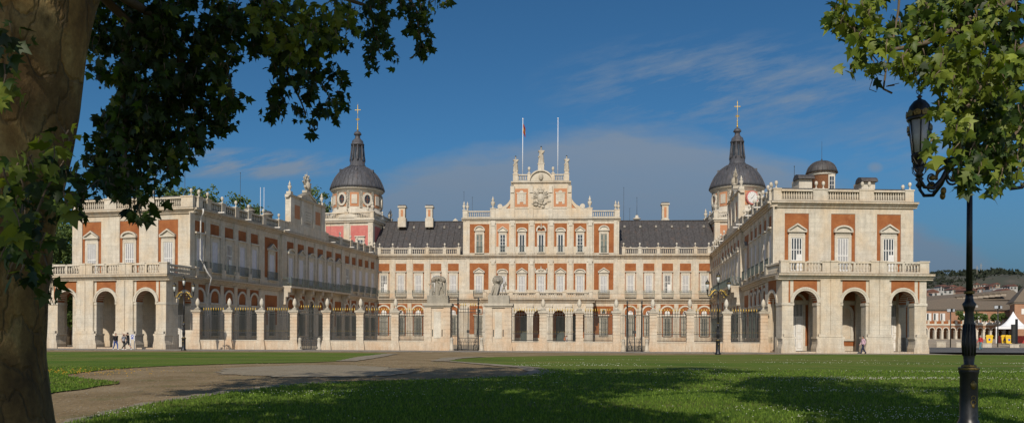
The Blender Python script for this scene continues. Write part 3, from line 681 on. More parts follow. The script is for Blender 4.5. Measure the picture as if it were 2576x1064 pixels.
# side finials along the outer left wing roof, seen over the front parapet
# ---- arcades with terraces ----------------------------------------------
def arcade(fr, body, pxs, rout, name_side, doors):
    mb = MB(); cs = [fr.sx(x) for x in pxs]; r = 1.22; sp = 5.15; D = -1.0
    top = 7.62
    # front piers
    segs = [(0.0, cs[0] - r)] + [(cs[i] + r, cs[i + 1] - r) for i in (0, 1)] + [(cs[2] + r, fr.L)]
    for a, b in segs:
        mb.box(fr, a, b, D, 0, 0, sp, 'stone')
        mb.box(fr, a + .28 if a else a, b - .28 if b < fr.L else b, 0, .12, 1.7, top, 'stone') if b - a > 1.5 else None
        w = b - a
        if w > 2.4:   # groove between coupled pilasters
            mb.box(fr, a + .3, (a + b)/2 - .03, .12, .2, 1.7, top - .02, 'stone'); mb.box(fr, (a + b)/2 + .03, b - .3, .12, .2, 1.7, top - .02, 'stone')
        mb.box(fr, a - .06, b + .06, D - .06, .06, sp - .28, sp - .02, 'stone_clean')        # impost
        mb.prism(fr, [(a - .16, 0), (b + .16, 0), (b + .16, .5), (b + .04, .95), (b + .04, 1.45), (b + .14, 1.5), (b + .14, 1.68), (a - .14, 1.68), (a - .14, 1.5), (a - .04, 1.45), (a - .04, .95), (a - .16, .5)], D - .1, .26, 'stone')
        mb.box(fr, a + .08, b - .08, 0, .3, 1.66, 1.95, 'stone')
    for i, c in enumerate(cs):
        lo = segs[i][1]; hi = segs[i + 1][0]
        mb.archwall(fr, c, r, sp, top, (hi - lo)/2, D, 0, 'brick', 16)
        mb.box(fr, c - 1.72, c - r - 0.34, -.01, .012, sp, 7.4, 'brick'); mb.box(fr, c + r + .34, c + 1.72, -.01, .012, sp, 7.4, 'brick')
        mb.ring(fr, c, sp, r, r + .36, D + .01, .10, 0, PI, 'stone_clean', 18); mb.ring(fr, c, sp, r + .17, r + .34, .10, .15, 0, PI, 'stone_clean', 18)
    # pilaster strips run over the arch-wall ends
    for a, b in segs:
        mb.box(fr, a, b, D, -.02, sp, top, 'stone')
    mb.box(fr, 0, fr.L, D, .1, top, top + .3, 'stone')
    # side walls (one arch each), from the front to the body
    deep = abs((Vector(fr.w(0, 0, 0)[:2]) - body.a).dot(body.n))
    deepR = abs((Vector(fr.w(fr.L, 0, 0)[:2]) - Vector(body.w(body.L, 0, 0)[:2])).dot(body.n))
    for e, dp_ in ((0, deep), (fr.L, deepR)):
        A = fr.w(e, D, 0); B = fr.w(e, -dp_ - .3, 0); out = Vector(fr.w(e + (-5 if e == 0 else 5), -2, 0)[:2])
        fs = Fr(A[:2], B[:2], out); Ls = fs.L; c = Ls/2 - .15; r2 = min(1.15, Ls/2 - .75)
        for a, b in ((0.0, c - r2), (c + r2, Ls)):
            mb.box(fs, a, b, -.8, -.002, 0, sp, 'stone'); mb.box(fs, a - .0, b, -.86, .06, sp - .28, sp - .02, 'stone_clean')
            mb.box(fs, a, b, -.85, .14, 0, 1.65, 'stone'); mb.box(fs, a, b, -.8, -.004, sp, top, 'stone')
        mb.archwall(fs, c, r2, sp, top, r2, -.8, -.002, 'brick', 14)
        mb.ring(fs, c, sp, r2, r2 + .34, -.79, .08, 0, PI, 'stone_clean', 16)
        mb.box(fs, 0, Ls, -.8, .05, top, top + .3, 'stone')
        cornice(mb, fs, -1.2, Ls, 8.1, k=.9)
        pb_ = MB(); pedestal(pb_, fs, Ls - .5, Ls, 8.1, 1.28, -.3, .05); balustrade(fs, -.65, Ls - .5, 8.1, 1.2, -.12, .26, mb=pb_); part(pb_, 'balustrade')
    # vault: ceiling and back-wall dressing
    bd = MB()
    P4 = [fr.w(.1, -.9, 0)[:2], fr.w(fr.L - .1, -.9, 0)[:2], body.w(min(body.L, body.L) - .1, .02, 0)[:2], body.w(.1, .02, 0)[:2]]
    bd.foot(P4, 7.55, 7.95, 'stone')
    for i in range(1, 3):   # transverse arches
        cc = (segs[i][0] + segs[i][1])/2; A = fr.w(cc, -.98, 0); fs = Fr(A[:2], (Vector(A[:2]) - fr.n*(min(deep, deepR) - 1.0))[:], Vector(A[:2]) + fr.u*5)
        bd.archwall(fs, fs.L/2, fs.L/2 - .35, 5.3, 7.6, fs.L/2, -.3, .3, 'stone', 14)
        bd.box(fs, 0, .36, -.35, .35, 0, 5.3, 'stone'); bd.box(fs, fs.L - .36, fs.L, -.35, .35, 0, 5.3, 'stone')
    part(bd, 'vault')
    cornice(mb, fr, -.55, fr.L + .55, 8.1, k=1.0)
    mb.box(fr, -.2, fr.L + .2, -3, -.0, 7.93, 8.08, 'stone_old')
    step = MB(); step.box(fr, .1, fr.L - .1, -min(deep, deepR) + .02, .12, 0, .17, 'stone_fence'); part(step, 'step')
    # front parapet
    pb = None; bl = None; bounds = [(-.2, cs[0] - 1.72)] + [(cs[i] + 1.72, cs[i + 1] - 1.72) for i in (0, 1)] + [(cs[2] + 1.72, fr.L + .2)]
    for i, (a, b) in enumerate(bounds):
        if b - a > 1.6: pedestal(pb, fr, a, (a + b)/2 - .02, 8.1, 1.34, -.3, .12); pedestal(pb, fr, (a + b)/2 + .02, b, 8.1, 1.34, -.3, .12)
        else: pedestal(pb, fr, a, b, 8.1, 1.34, -.3, .12)
        if i:
            p0, p1 = bounds[i - 1][1], a; m_ = (p0 + p1)/2
            balustrade(fr, p0, m_ - .12, 8.1, 1.26, -.05, .27); balustrade(fr, m_ + .12, p1, 8.1, 1.26, -.05, .27); mb.box(fr, m_ - .12, m_ + .12, -.2, .1, 8.1, 9.3, 'stone')
    part(mb, 'arcade')
    return cs, deep, deepR
csL, _, _ = arcade(fLA, fLP, (168.5, 267, 367.8), 0, 'l', False)
csR, _, _ = arcade(fRA, fRP, (2025.9, 2149, 2271.7), 0, 'r', True)
# right portico back wall: brick panels, doors, niche
def on_body(fr, x, Y=86): return fr.sx(x)
def panel_door(fr, s):
    fb = MB(); fb.box(fr, s - 1.05, s - .8, 0, .12, .2, 5.2, 'stone_clean'); fb.box(fr, s + .8, s + 1.05, 0, .12, .2, 5.2, 'stone_clean'); fb.box(fr, s - 1.05, s + 1.05, 0, .121, 5.2, 5.45, 'stone_clean')
    fb.ring(fr, s, 5.2, .95, 1.2, .0, .1, 0.0, PI, 'stone_clean', 12, 1.0)
    f = part(fb, 'door_frame')
    b = MB(); b.box(fr, s - .8, s + .8, .02, .05, .2, 3.75, 'white_paint'); b.box(fr, s - .8, s + .8, .02, .04, 3.85, 5.2, 'dark_glass')
    b.box(fr, s - .02, s + .02, .05, .065, .2, 3.75, 'shutter_gap')
    for sg in (-1, 1):
        for z0, z1 in ((.4, 1.2), (1.35, 1.95), (2.1, 3.6)):
            b.box(fr, s + sg*.42 - .27, s + sg*.42 + .27, .05, .058, z0, z1, 'stone_clean'); b.box(fr, s + sg*.42 - .22, s + sg*.42 + .22, .058, .075, z0 + .05, z1 - .05, 'white_paint')
    for i in range(11): x = s - .75 + .15*i; b.box(fr, x - .025, x + .025, .04, .075, 3.85, 5.2, 'white_paint')
    b.box(fr, s - .8, s + .8, .04, .08, 3.75, 3.88, 'white_paint')
    part(b, 'door', f)
for px, kd in ((2001, 'door'), (2125, 'niche'), (2243, 'door')):
    s = fRP.sx(px)
    wall_r.box(fRP, s - 2.0, s + 2.0, 0, .014, 5.6, 7.5, 'brick'); wall_r.box(fRP, s - 1.65, s + 1.75, 0, .014, .7, 5.1, 'brick')
    wall_r.box(fRP, s - 2.3, s + 2.3, 0, .12, 5.15, 5.5, 'stone_clean')
    if kd == 'door': panel_door(fRP, s)
    else:
        nb = MB(); nb.ring(fRP, s, 4.2, .62, .95, .014, .13, 0, PI, 'stone_clean', 12); nb.disc(fRP, s, 4.2, .62, .014, .03, 'stone_fence', 0, PI, 12)
        for sg in (-1, 1): nb.box(fRP, s + sg*.62, s + sg*.95, .014, .128, 1.5, 4.2, 'stone_clean')
        nb.box(fRP, s - .62, s + .62, .014, .03, 1.5, 4.2, 'stone_fence'); nb.box(fRP, s - 1.05, s + 1.05, .014, .16, 1.25, 1.5, 'stone_clean'); part(nb, 'niche')
s = fLP.sx(455); panel_door(fLP, s); wall_l.box(fLP, s + 1.1, min(fLP.L - .1, s + 1.9), 0, .014, .7, 5.1, 'brick')

# ---- main block facade ---------------------------------------------------
mx = lambda x: fM.sx(x)
bayL = [966, 1008.7, 1052.6, 1096.5, 1140.3]; bayR = [1586, 1632, 1679, 1724.3, 1772]
C0, C1 = mx(1164.6), mx(1557)        # tall centre block
for grp in (bayL, bayR):
    S = [mx(x) for x in grp]; sp = (S[-1] - S[0])/4
    for i, s in enumerate(S):
        wall_m.box(fM, s - .98, s + .98, 0, .014, 9.75, 14.6, 'brick')
        window(fM, s, 9.3, 1.15, 3.2, 'flat', 'open' if (grp is bayR and i == 2) or (grp is bayL and i == 0) else 'strip', (2.0, 1.1, .45, 'iron_green'), fw=.28, railz=-.65)
        wall_m.box(fM, s - 1.2, s + 1.2, 0, .014, 1.6, 7.35, 'brick')
        wall_m.ring(fM, s, 5.9, 1.0, 1.28, .014, .13, 0, PI, 'stone_clean', 14); wall_m.box(fM, s - 1.26, s - 1.0, .014, .128, 1.5, 5.9, 'stone_clean'); wall_m.box(fM, s + 1.0, s + 1.26, .014, .128, 1.5, 5.9, 'stone_clean')
        wall_m.disc(fM, s, 5.75, .45, .014, .04, 'white_paint', 0, PI, 10); wall_m.box(fM, s - .45, s + .45, .014, .04, 5.3, 5.75, 'white_paint')
        window(fM, s, 1.8, 1.15, 3.0, 'flat', 'white', None, .014, (1.5, 3.3, .3, .15, 'iron_green'), fw=.2)
    for j in range(6):
        s = S[0] - sp/2 + sp*j
        wall_m.box(fM, s - .44, s + .44, 0, .14, 9.4, 15.4, 'stone'); wall_m.box(fM, s - .3, s + .3, 0, .16, 1.4, 7.5, 'stone')
for x in (1205.2, 1518.5):
    s = mx(x); wall_m.box(fM, s - 1.72, s + 1.72, 0, .014, 9.9, 14.65, 'brick')
    window(fM, s, 9.4, 1.2, 3.0, 'tri', 'strip', (2.0, 1.1, .45, 'iron_green'), d=.1, fw=.26, railz=-.75)
    wall_m.box(fM, s - 1.72, s + 1.72, 0, .014, 1.9, 7.0, 'brick')
    window(fM, s, 1.8, 1.15, 3.0, 'flat', 'white', None, .014, (1.5, 3.3, .3, .15, 'iron_green'), fw=.2)
    wall_m.box(fM, s - .5, s + .5, .014, .1, 5.6, 6.5, 'stone_clean'); wall_m.box(fM, s - .3, s + .3, .1, .11, 5.7, 6.35, 'dark_glass')
wall_m.box(fM, 0, fM.L, 0, .22, 0, 1.5, 'stone_fence')
cornice(wall_m, fM, .3, fM.L - .3, Z1); wall_m.box(fM, .1, fM.L - .1, 0, .1, Z1, 9.2, 'stone_fence'); wall_m.box(fM, .1, fM.L - .1, 0, .15, 9.2, 9.38, 'stone'); cornice(wall_m, fM, .3, fM.L - .3, Z2)
# tall centre block
PJ = .35
cc = MB()
cc.box(fM, C0, C1, -10, .1, Z2, 22.9, 'stone'); cc.box(fM, C0, C1, 0, .1, 9.4, Z2 - .6, 'stone')
cornice(cc, fM, C0 - .2, C1 + .2, Z2 + .006, k=1.15)
ceb = [1264.5, 1313, 1361, 1409.6, 1458.7]; CE = [mx(x) for x in ceb]; PI0, PI1 = mx(1235), mx(1487)
cc.box(fM, PI0, PI1, .1, PJ, 9.4, Z2 - .6, 'stone'); cc.box(fM, PI0, PI1, .1, PJ, Z2, 22.3, 'stone')
for x in (1205.2, 1518.5): s = mx(x); cc.box(fM, s - 1.72, s + 1.72, .1, .114, 9.9, 14.65, 'brick')
kinds2 = ['seg', 'tri', 'crest', 'tri', 'seg']; kinds3 = ['tri', 'seg', 'broken', 'seg', 'tri']; st3 = ['grid', 'glass', 'glass', 'glass', 'grid']
for i, s in enumerate(CE):
    cc.box(fM, s - 1.14, s + 1.14, PJ, PJ + .014, 9.9, 14.6, 'brick')
    window(fM, s, 9.4, 1.2, 2.95, kinds2[i], 'strip', d=PJ, fw=.24)
    cc.box(fM, s - 1.14, s + 1.14, PJ, PJ + .014, 17.6, 21.75, 'brick_pale' if i == 0 else 'brick')
    window(fM, s, 16.55, 1.0, 3.2, kinds3[i], st3[i], (1.02, 1.1, .16, 'iron_green'), d=PJ, fw=.24, railz=0.05)
sp = CE[1] - CE[0]
for j in range(6):
    s = CE[0] - sp/2 + sp*j
    for z0, z1 in ((9.4, 15.4), (16.2, 22.25)):
        cc.box(fM, s - .4, s + .4, PJ, PJ + .2, z0, z1, 'stone'); cc.box(fM, s - .48, s + .48, PJ, PJ + .28, z1 - .5, z1 - .08, 'stone_clean'); cc.box(fM, s - .47, s + .47, PJ, PJ + .27, z0, z0 + .5, 'stone')
        cc.box(fM, s - .3, s + .3, PJ + .2, PJ + .3, z1 - 1.0, z1 - .5, 'stone_clean')
for x in (1206, 1518.5):
    s = mx(x)
    cc.box(fM, s - 1.76, s + 1.76, .1, .114, 16.5, 21.7, 'brick'); window(fM, s, 16.5, 1.1, 3.35, 'tall', 'grey', (1.1, 1.1, .14, 'iron_green'), d=.1, fw=.3, label='tall window with closed grey shutters', railz=0.02)
    for e in (-2.1, 2.1): cc.box(fM, s + e - .33, s + e + .33, .1, .2, 16.2, 22.25, 'stone'); cc.box(fM, s + e - .33, s + e + .33, .1, .2, 9.4, 15.4, 'stone')
ZC3 = 22.75
cornice(cc, fM, C0 - .25, C1 + .25, ZC3, k=.9); cornice(cc, fM, PI0 - .2, PI1 + .2, ZC3 + .005, k=1.2)
# attic with scroll shoulders
A0, A1 = mx(1291), mx(1429); cM = (A0 + A1)/2
ZA0, ZA1 = 22.75, 24.45
cc.box(fM, PI0 + .1, PI1 - .1, -1.5, .3, ZA0, ZA1, 'stone'); cc.box(fM, A0, A1, -1.5, .3, ZA1, 29.0, 'stone')
for sg, e0, e1 in ((-1, A0, PI0 + 1.6), (1, A1, PI1 - 1.6)):
    n = 12; outer = []; 
    for i in range(n + 1):
        t = i/n; outer.append((e0 + (e1 - e0)*(1 - math.cos(t*PI/2)), 29.0 - (29.0 - ZA1 - .15)*math.sin(t*PI/2)**.9))
    for i in range(n):
        (x0, z0), (x1, z1) = outer[i], outer[i + 1]
        cc.prism(fM, [(x0, z0), (x1, z1), (x1, ZA1), (x0, ZA1)], -1.0, .15, 'brick_pale')
        cc.prism(fM, [(x0, z0 + .1), (x1, z1 + .1), (x1 - sg*.1, max(ZA1, z1 - .5)), (x0 - sg*.1, max(ZA1, z0 - .5))], -1.1, .3, 'stone')
    cc.disc(fM, e1, ZA1 + .35, .45, -.8, .36, 'stone_clean', n=12)
sa = sp
for s in (cM - sa*1.5 + .1, cM - sa*.5, cM + sa*.5, cM + sa*1.5 - .1):
    cc.box(fM, s - .4, s + .4, .3, .46, ZA0, ZA1 - .02, 'stone'); cc.box(fM, s - .38, s + .38, .3, .48, ZA1, 28.4, 'stone'); cc.box(fM, s - .3, s + .3, .48, .68, 27.2, 28.4, 'stone_clean')
cc.box(fM, A0 - .1, A1 + .1, -1.5, .38, ZA1 - .1, ZA1 + .12, 'stone')
for sg in (-1, 1):
    s = cM + sg*sa; cc.box(fM, s - 1.18, s + 1.18, .3, .314, 24.7, 27.95, 'brick_pale')
    pq = MB(); pq.box(fM, s - .78, s + .78, .314, .36, 25.6, 27.1, 'stone_clean'); pq.box(fM, s - .9, s + .9, .314, .44, 27.1, 27.3, 'stone_clean'); pq.disc(fM, s, 27.3, .35, .314, .42, 'stone_clean', 0, PI, 10)
    for e in (-.55, .55): pq.box(fM, s + e - .22, s + e + .22, .314, .36, 25.2, 25.6, 'stone_clean')
    for i in range(3):
        for e in (-.4, .0, .4): pq.box(fM, s + e - .15, s + e + .13, .36, .365, 26.7 - i*.38, 26.76 - i*.38, 'stone_old')
    part(pq, 'inscription_plaque')
cornice(cc, fM, A0 - .45, A1 + .45, 29.25, k=1.0)
# round pediment
pe = MB(); r0 = 1.95; zc = 29.25
pe.disc(fM, cM, zc, r0, -.6, .3, 'stone_clean', 0, PI, 18, 1.75)
for i in range(18):
    a, b = PI*i/18, PI*(i + 1)/18
    f_ = lambda t, k_: (cM + math.cos(t)*(r0 + .25*k_), zc + math.sin(t)*(1.8 + .25*k_))
    pe.prism(fM, [f_(a, 0), f_(a, 1), f_(b, 1), f_(b, 0)], -.7, .62, 'stone')
pe.ell(fM.w(cM, .4, zc + .75), (.42, .25, .6), 'stone_carved'); pe.box(fM, cM - .55, cM + .55, -.6, .5, 31.0, 32.3, 'stone'); pe.box(fM, cM - .62, cM + .62, -.65, .56, 32.3, 32.45, 'stone')
part(pe, 'round_pediment')
bl = None; balustrade(fM, A0 + .75, cM - 2.0, 29.25, 1.3, .1, .3); balustrade(fM, cM + 2.0, A1 - .75, 29.25, 1.3, .1, .3)
for sg in (-1, 1):
    e = (A0 if sg < 0 else A1) - sg*.35; pedestal(bl, fM, e - .45, e + .45, 29.25, 1.4, -.4, .4); pedestal(bl, fM, e - .35, e + .35, 30.65, .55, -.3, .3); pedestal(bl, fM, cM + sg*2.15 - .25, cM + sg*2.15 + .25, 29.25, 1.5, -.25, .3)
    finial(fM.w(cM + sg*2.15, .05, 30.75), sc=1.4)
bl = None
for a, b in ((C0 + .8, PI0 - .2), (PI1 + .2, C1 - .8)): balustrade(fM, a, b, ZC3, 1.3, 0.05, .34)
for e in (C0 + .4, C1 - .4): pedestal(bl, fM, e - .45, e + .45, ZC3, 1.45, -.5, .4)
for e in (PI0 + .3, PI1 - .3): pedestal(bl, fM, e - .45, e + .45, ZC3, 1.75, -.4, .4)
for e in (C0 + .4, C1 - .4): finial(fM.w(e - .25, 0, ZC3 + 1.45), ME_URN); finial(fM.w(e + .3, -.6, ZC3 + 1.45), ME_URN)
for e in (PI0 + .3, PI1 - .3): finial(fM.w(e, 0, ZC3 + 1.75), ME_URN, 1.35)
part(cc, 'centre_block')
# relief coat of arms: shield, crown, banners
co = MB(); z = 26.2
co.ell(fM.w(cM, .5, z), (.62, .28, .85), 'stone_carved', 12, 8); co.ell(fM.w(cM, .6, z + .05), (.42, .3, .6), 'stone_carved', 12, 8)
co.ell(fM.w(cM, .5, z + 1.15), (.5, .3, .28), 'stone_carved'); co.ell(fM.w(cM, .5, z + 1.5), (.3, .25, .25), 'stone_carved'); co.ell(fM.w(cM, .5, z + 1.85), (.07, .08, .2), 'stone_carved')
for i in range(16):
    t = PI*(i + .5)/16; L_ = 1.6 + .25*math.sin(i*2.3)
    p0 = fM.w(cM + math.cos(t)*.5, .42, z + .1 + math.sin(t)*.5); p1 = fM.w(cM + math.cos(t)*L_, .42, z - .1 + math.sin(t)*L_*1.05)
    co.cap(p0, .06, p1, .13 if i % 2 else .07, 'stone_carved', 6)
for i in range(14):
    co.ell(fM.w(cM + (random.random() - .5)*3.2, .42, z - .5 - random.random()*1.1), (.22 + random.random()*.2, .22, .16 + random.random()*.16), 'stone_carved', 7, 5)
part(co, 'coat_of_arms_relief')
# porch terrace
q0, q1 = mx(1222), mx(1488); PD = 5.2
fP = Fr(fM.w(q0, PD, 0)[:2], fM.w(q1, PD, 0)[:2], CAM); po = MB(); aw = [fP.sx(x) for x in (1258, 1310.5, 1357, 1406.5, 1456)]
r = 1.05; spz = 5.05; edges = [0.0] + [(aw[i] + aw[i + 1])/2 for i in range(4)] + [fP.L]
for i, c in enumerate(aw):
    lo = edges[i]; hi = edges[i + 1]
    po.box(fP, lo, c - r, -1, 0, 0, spz, 'stone'); po.box(fP, c + r, hi, -1, 0, 0, spz, 'stone')
    po.archwall(fP, c, r, spz, 7.5, r, -1, 0, 'stone', 14); po.box(fP, lo, c - r, -1, 0, spz, 7.5, 'stone'); po.box(fP, c + r, hi, -1, 0, spz, 7.5, 'stone')
    po.ring(fP, c, spz, r, r + .3, -.9, .1, 0, PI, 'stone_clean', 14)
for i, e in enumerate(edges):
    e = min(max(e, .5), fP.L - .5)
    po.box(fP, e - .5, e + .5, 0, .22, 0, 7.0, 'stone_clean'); po.box(fP, e - .6, e + .6, 0, .32, 6.7, 7.15, 'stone_clean'); po.box(fP, e - .6, e + .6, 0, .35, 0, .7, 'stone')
cornice(po, fP, -.35, fP.L + .35, 8.15, k=1.1)
po.box(fP, 0, fP.L, -PD + .1, -.05, 7.5, 8.1, 'stone')
for e, sg in ((0, -1), (fP.L, 1)):
    fs = Fr(fP.w(e, -1, 0)[:2], fP.w(e, -PD + .05, 0)[:2], Vector(fP.w(e + sg*5, -2, 0)[:2])); c = fs.L/2
    po.box(fs, 0, c - 1.1, -.9, 0, 0, spz, 'stone'); po.box(fs, c + 1.1, fs.L, -.9, 0, 0, spz, 'stone'); po.archwall(fs, c, 1.1, spz, 7.5, fs.L/2, -.9, 0, 'stone'); cornice(po, fs, -1.2, fs.L, 8.146, k=1.1)
part(po, 'porch')
bl = None; balustrade(fP, .5, fP.L - .5, 8.15, 1.1, -.1, .36)
for i in range(5): e = .3 + (fP.L - .6)*i/4; pedestal(bl, fP, e - .3, e + .3, 8.15, 1.2, -.3, .1)
# orange wall and doors behind the porch
wall_m.box(fM, q0 + .6, q1 - .6, .22, .24, 1.3, 7.2, 'brick')
for px in (1272, 1320, 1410, 1450):
    s = mx(px); db = MB(); db.box(fM, s - .75, s + .75, .24, .3, 0.1, 4.6, 'green_shutter'); db.disc(fM, s, 4.6, .75, .24, .3, 'green_shutter', 0, PI, 10); part(db, 'door')
# roof balustrades over the low parts
for grp, lo, hi in ((bayL, .4, C0 - .5), (bayR, C1 + .5, fM.L - .4)):
    S = [mx(x) for x in grp]; sp_ = (S[-1] - S[0])/4; ps = [S[0] - sp_/2 + sp_*j for j in range(6)]; bl = None; ps = [max(lo + .3, ps[0])] + ps[1:5] + [min(hi - .3, ps[5])]
    for i, s in enumerate(ps):
        pedestal(bl, fM, s - .3, s + .3, Z2, 1.35, -.25, .3); finial(fM.w(s, 0, Z2 + 1.35), sc=.95)
        if i: balustrade(fM, ps[i - 1] + .3, s - .3, Z2, 1.25, .05, .34)
# lead roofs with standing seams and dormer vents
def leadroof(a0, a1, d0, d1, z0, z1, vents):
    b = MB(); b.add([fM.w(a0, d0, z0), fM.w(a1, d0, z0), fM.w(a1, d1, z1), fM.w(a0, d1, z1), fM.w(a0, 2*d1 - d0, z0), fM.w(a1, 2*d1 - d0, z0)], [(0, 1, 2, 3), (3, 2, 5, 4), (0, 3, 4), (1, 5, 2)], 'lead_roof')
    n = int((a1 - a0)/1.15); off = Vector((0, 0, .05)); sk = (1.4 if vents == 'l' else -0.2)
    for i in range(1, n):
        s = a0 + (a1 - a0)*i/n; b.tube([fM.w(s, d0 + .02, z0 + .04), fM.w(s, d1, z1 + .04)], .05, 'lead_roof', 4, False)
    b.tube([fM.w(a0, d1, z1 + .06), fM.w(a1, d1, z1 + .06)], .11, 'lead_roof', 6)
    o = part(b, 'roof')
    for row, n_ in ((.18, 6), (.8, 6)):
        for i in range(n_):
            s = a0 + (a1 - a0)*(i + .5 + (.25 if row < .5 else 0))/n_; dd = d0 + (d1 - d0)*row; zz = z0 + (z1 - z0)*row
            v = MB(); v.box(fM, s - .14, s + .14, dd - .5, dd + .28, zz, zz + .36, 'stone_clean'); v.box(fM, s - .08, s + .08, dd + .28, dd + .29, zz + .06, zz + .28, 'dark_glass'); part(v, 'roof_vent', o)
    return o
rfl = leadroof(-1.5, C0 - .02, -.9, -8.2, Z2, 23.3, 'l'); rfr = leadroof(C1 + .02, fM.L + 1.0, -.9, -8.2, Z2, 23.3, 'r')
def chimney(px, ytop, rf, w=.75):
    s = mx(px)*1.0; Y = 150.5; zt = Zat(px, ytop, Y); p = P(px, 560, Y); l = Loc((p.x, p.y, 0), -.06); b = MB()
    zb = 22.0
    b.box(l, -w, w, -w, w, zb, 23.7, 'stone'); b.box(l, -w*.78, w*.78, -w*.78, w*.78, 23.7, zt - .5, 'stone'); b.box(l, -w*.3, w*.3, w*.78, w*.8, 24.0, zt - .9, 'brick_pale')
    b.box(l, -w*1.05, w*1.05, -w*1.05, w*1.05, zt - .5, zt - .22, 'stone_clean'); b.box(l, -w*.9, w*.9, -w*.9, w*.9, zt - .22, zt, 'lead_roof'); part(b, 'chimney', rf)
chimney(1012.5, 517, rfl); chimney(1081, 517, rfl); chimney(1672.5, 510, rfr)
b = MB(); p = P(1602, 548, 152); b.lathe((p.x, p.y, 22.5), [(.5, 0), (.5, 1.4), (.75, 1.45), (.75, 1.65), (.35, 1.7), (.3, 2.2), (.1, 2.3)], 'stone_clean', 10); part(b, 'chimney', rfr, 'small round white roof vent')
b = MB(); p = P(1146, 553, 153); l = Loc((p.x, p.y, 0)); b.prism(l, [(-1.6, 22.6), (1.6, 22.6), (0, 24.1)], -.5, .5, 'stone_clean'); part(b, 'small_gable', rfl)

# ---- dome towers --------------------------------------------------------
def dome_tower(px, Y, rz, half, pink):
    c = P(px, 500, Y); l = Loc((c.x, c.y, 0), rz); b = MB(); h = half
    ZB = 23.1
    b.box(l, -h, h, -h, h, 8, ZB - .5, 'stone')
    for k in range(4):
        ang = rz + k*PI/2; l2 = Loc((c.x, c.y, 0), ang)
        pm = pink if k in (0, 1) else 'brick_pale'
        for e in (-1, 1): b.box(l2, e*h*.5 - h*.36, e*h*.5 + h*.36, h, h + .02, 15.5, 21.9, pm)
        for e in (-1, 0, 1):
            x = e*(h - .3); w_ = .5 if e else .55; b.box(l2, x - w_, x + w_, h, h + .16, 15, 22.4, 'stone')
        b.box(l2, -h - .3, h + .3, h, h + .35, ZB - .62, ZB - .3, 'stone'); b.box(l2, -h - .5, h + .5, h, h + .55, ZB - .3, ZB, 'stone_clean')
        for e in (-1, 1):
            bl = b; balustrade(l2, min(0, e*h) + .5, max(0, e*h) - .3, ZB, 1.25, h + .1, .3, mb=b)
        pedestal(b, l2, -.35, .35, ZB, 1.35, h - .1, h + .3)
        pedestal(b, l2, h - .3, h + .35, ZB, 1.35, h - .3, h + .35)
    b.box(l, -h, h, -h, h, ZB - .5, ZB + .02, 'stone')
    t = part(b, 'dome_tower')
    for k in range(4):
        ang = rz + k*PI/2; l2 = Loc((c.x, c.y, 0), ang)
        finial(l2.w(h, h, ZB + 1.35), ME_URN, 1.2, t); finial(l2.w(h - .9, h, ZB + 1.25), ME_URN, .9, t); finial(l2.w(0, h + .1, ZB + 1.35), ME_BALL, .85, t)
    # drum
    R = h*1.0 - .42; ZD = 29.2
    d = MB(); d.lathe((c.x, c.y, 0), [(R + .95, ZB), (R + .75, ZB + .8), (R + .3, ZB + 1.6), (R + .12, ZB + 2.0), (R, ZB + 2.2), (R, ZD - .7), (R + .1, ZD - .68), (R + .12, ZD - .35), (R + .45, ZD - .28), (R + .5, ZD)], 'stone_clean', 40)
    nB = 12; oc = []
    for k in range(nB):
        ang = rz + 2*PI*(k + .5)/nB; n_ = Vector((math.sin(ang), -math.cos(ang), 0)); l2 = Loc((c.x, c.y, 0), ang)
        hw = R*math.tan(PI/nB)*.68
        # curved orange panel
        seg = 5
        for q_ in range(seg):
            a0 = -.68*PI/nB + 1.36*PI/nB*q_/seg; a1 = a0 + 1.36*PI/nB/seg
            def pt(a, z, rr): return (c.x + math.sin(ang + a)*rr, c.y - math.cos(ang + a)*rr, z)
            d.add([pt(a0, ZB + 2.5, R + .05), pt(a1, ZB + 2.5, R + .05), pt(a1, ZD - 1.0, R + .05), pt(a0, ZD - 1.0, R + .05)], [(0, 1, 2, 3)], 'brick_pale', True)
        for e in (-1, 1):
            a = ang + e*PI/nB; l3 = Loc((c.x, c.y, 0), a); d.box(l3, -.2, .2, R - .1, R + .16, ZB + 2.2, ZD - .7, 'stone_clean')
        if k % 2 == 0: d.box(l2, -hw*.62, hw*.62, R - .05, R + .14, ZB + 3.0, ZD - 1.4, 'stone_clean')
        else: oc.append(ang)
    part(d, 'drum', t)
    for ang in oc:
        l2 = Loc((c.x, c.y, 0), ang); w = MB(); zc_ = (ZB + 1.5 + ZD)/2 + .05
        w.disc(l2, 0, zc_, .68, R, R + .08, 'dark_glass', rz=.9); 
        for i in range(16):
            a0, a1 = 2*PI*i/16, 2*PI*(i + 1)/16; f_ = lambda a, k_: (math.cos(a)*(.62 + .38*k_), zc_ + math.sin(a)*(.85 + .4*k_))
            w.prism(l2, [f_(a0, 0), f_(a0, 1), f_(a1, 1), f_(a1, 0)], R, R + .26, 'stone_clean')
        w.box(l2, -.03, .03, R + .08, R + .12, zc_ - .85, zc_ + .85, 'brick'); w.box(l2, -.62, .62, R + .08, R + .12, zc_ - .03, zc_ + .03, 'brick')
        part(w, 'oval_window', t)
    # lead dome, ribbed
    k = MB(); prof = []
    HD = 4.75
    for i in range(13):
        q_ = i/12; ang_ = q_*PI/2*.86; prof.append((((R + .22)*math.cos(ang_)**.95 + .45*(1 - q_)**4) if i else R + .66, ZD + HD*(.12*q_ + .88*math.sin(ang_)/math.sin(PI/2*.86))))
    k.lathe((c.x, c.y, 0), prof, 'lead_dome', 48)
    for j in range(36):
        a = 2*PI*j/36; k.tube([(c.x + r_*math.cos(a)*1.004, c.y + r_*math.sin(a)*1.004, z_ + .02) for r_, z_ in prof], .05, 'lead_dome', 4)
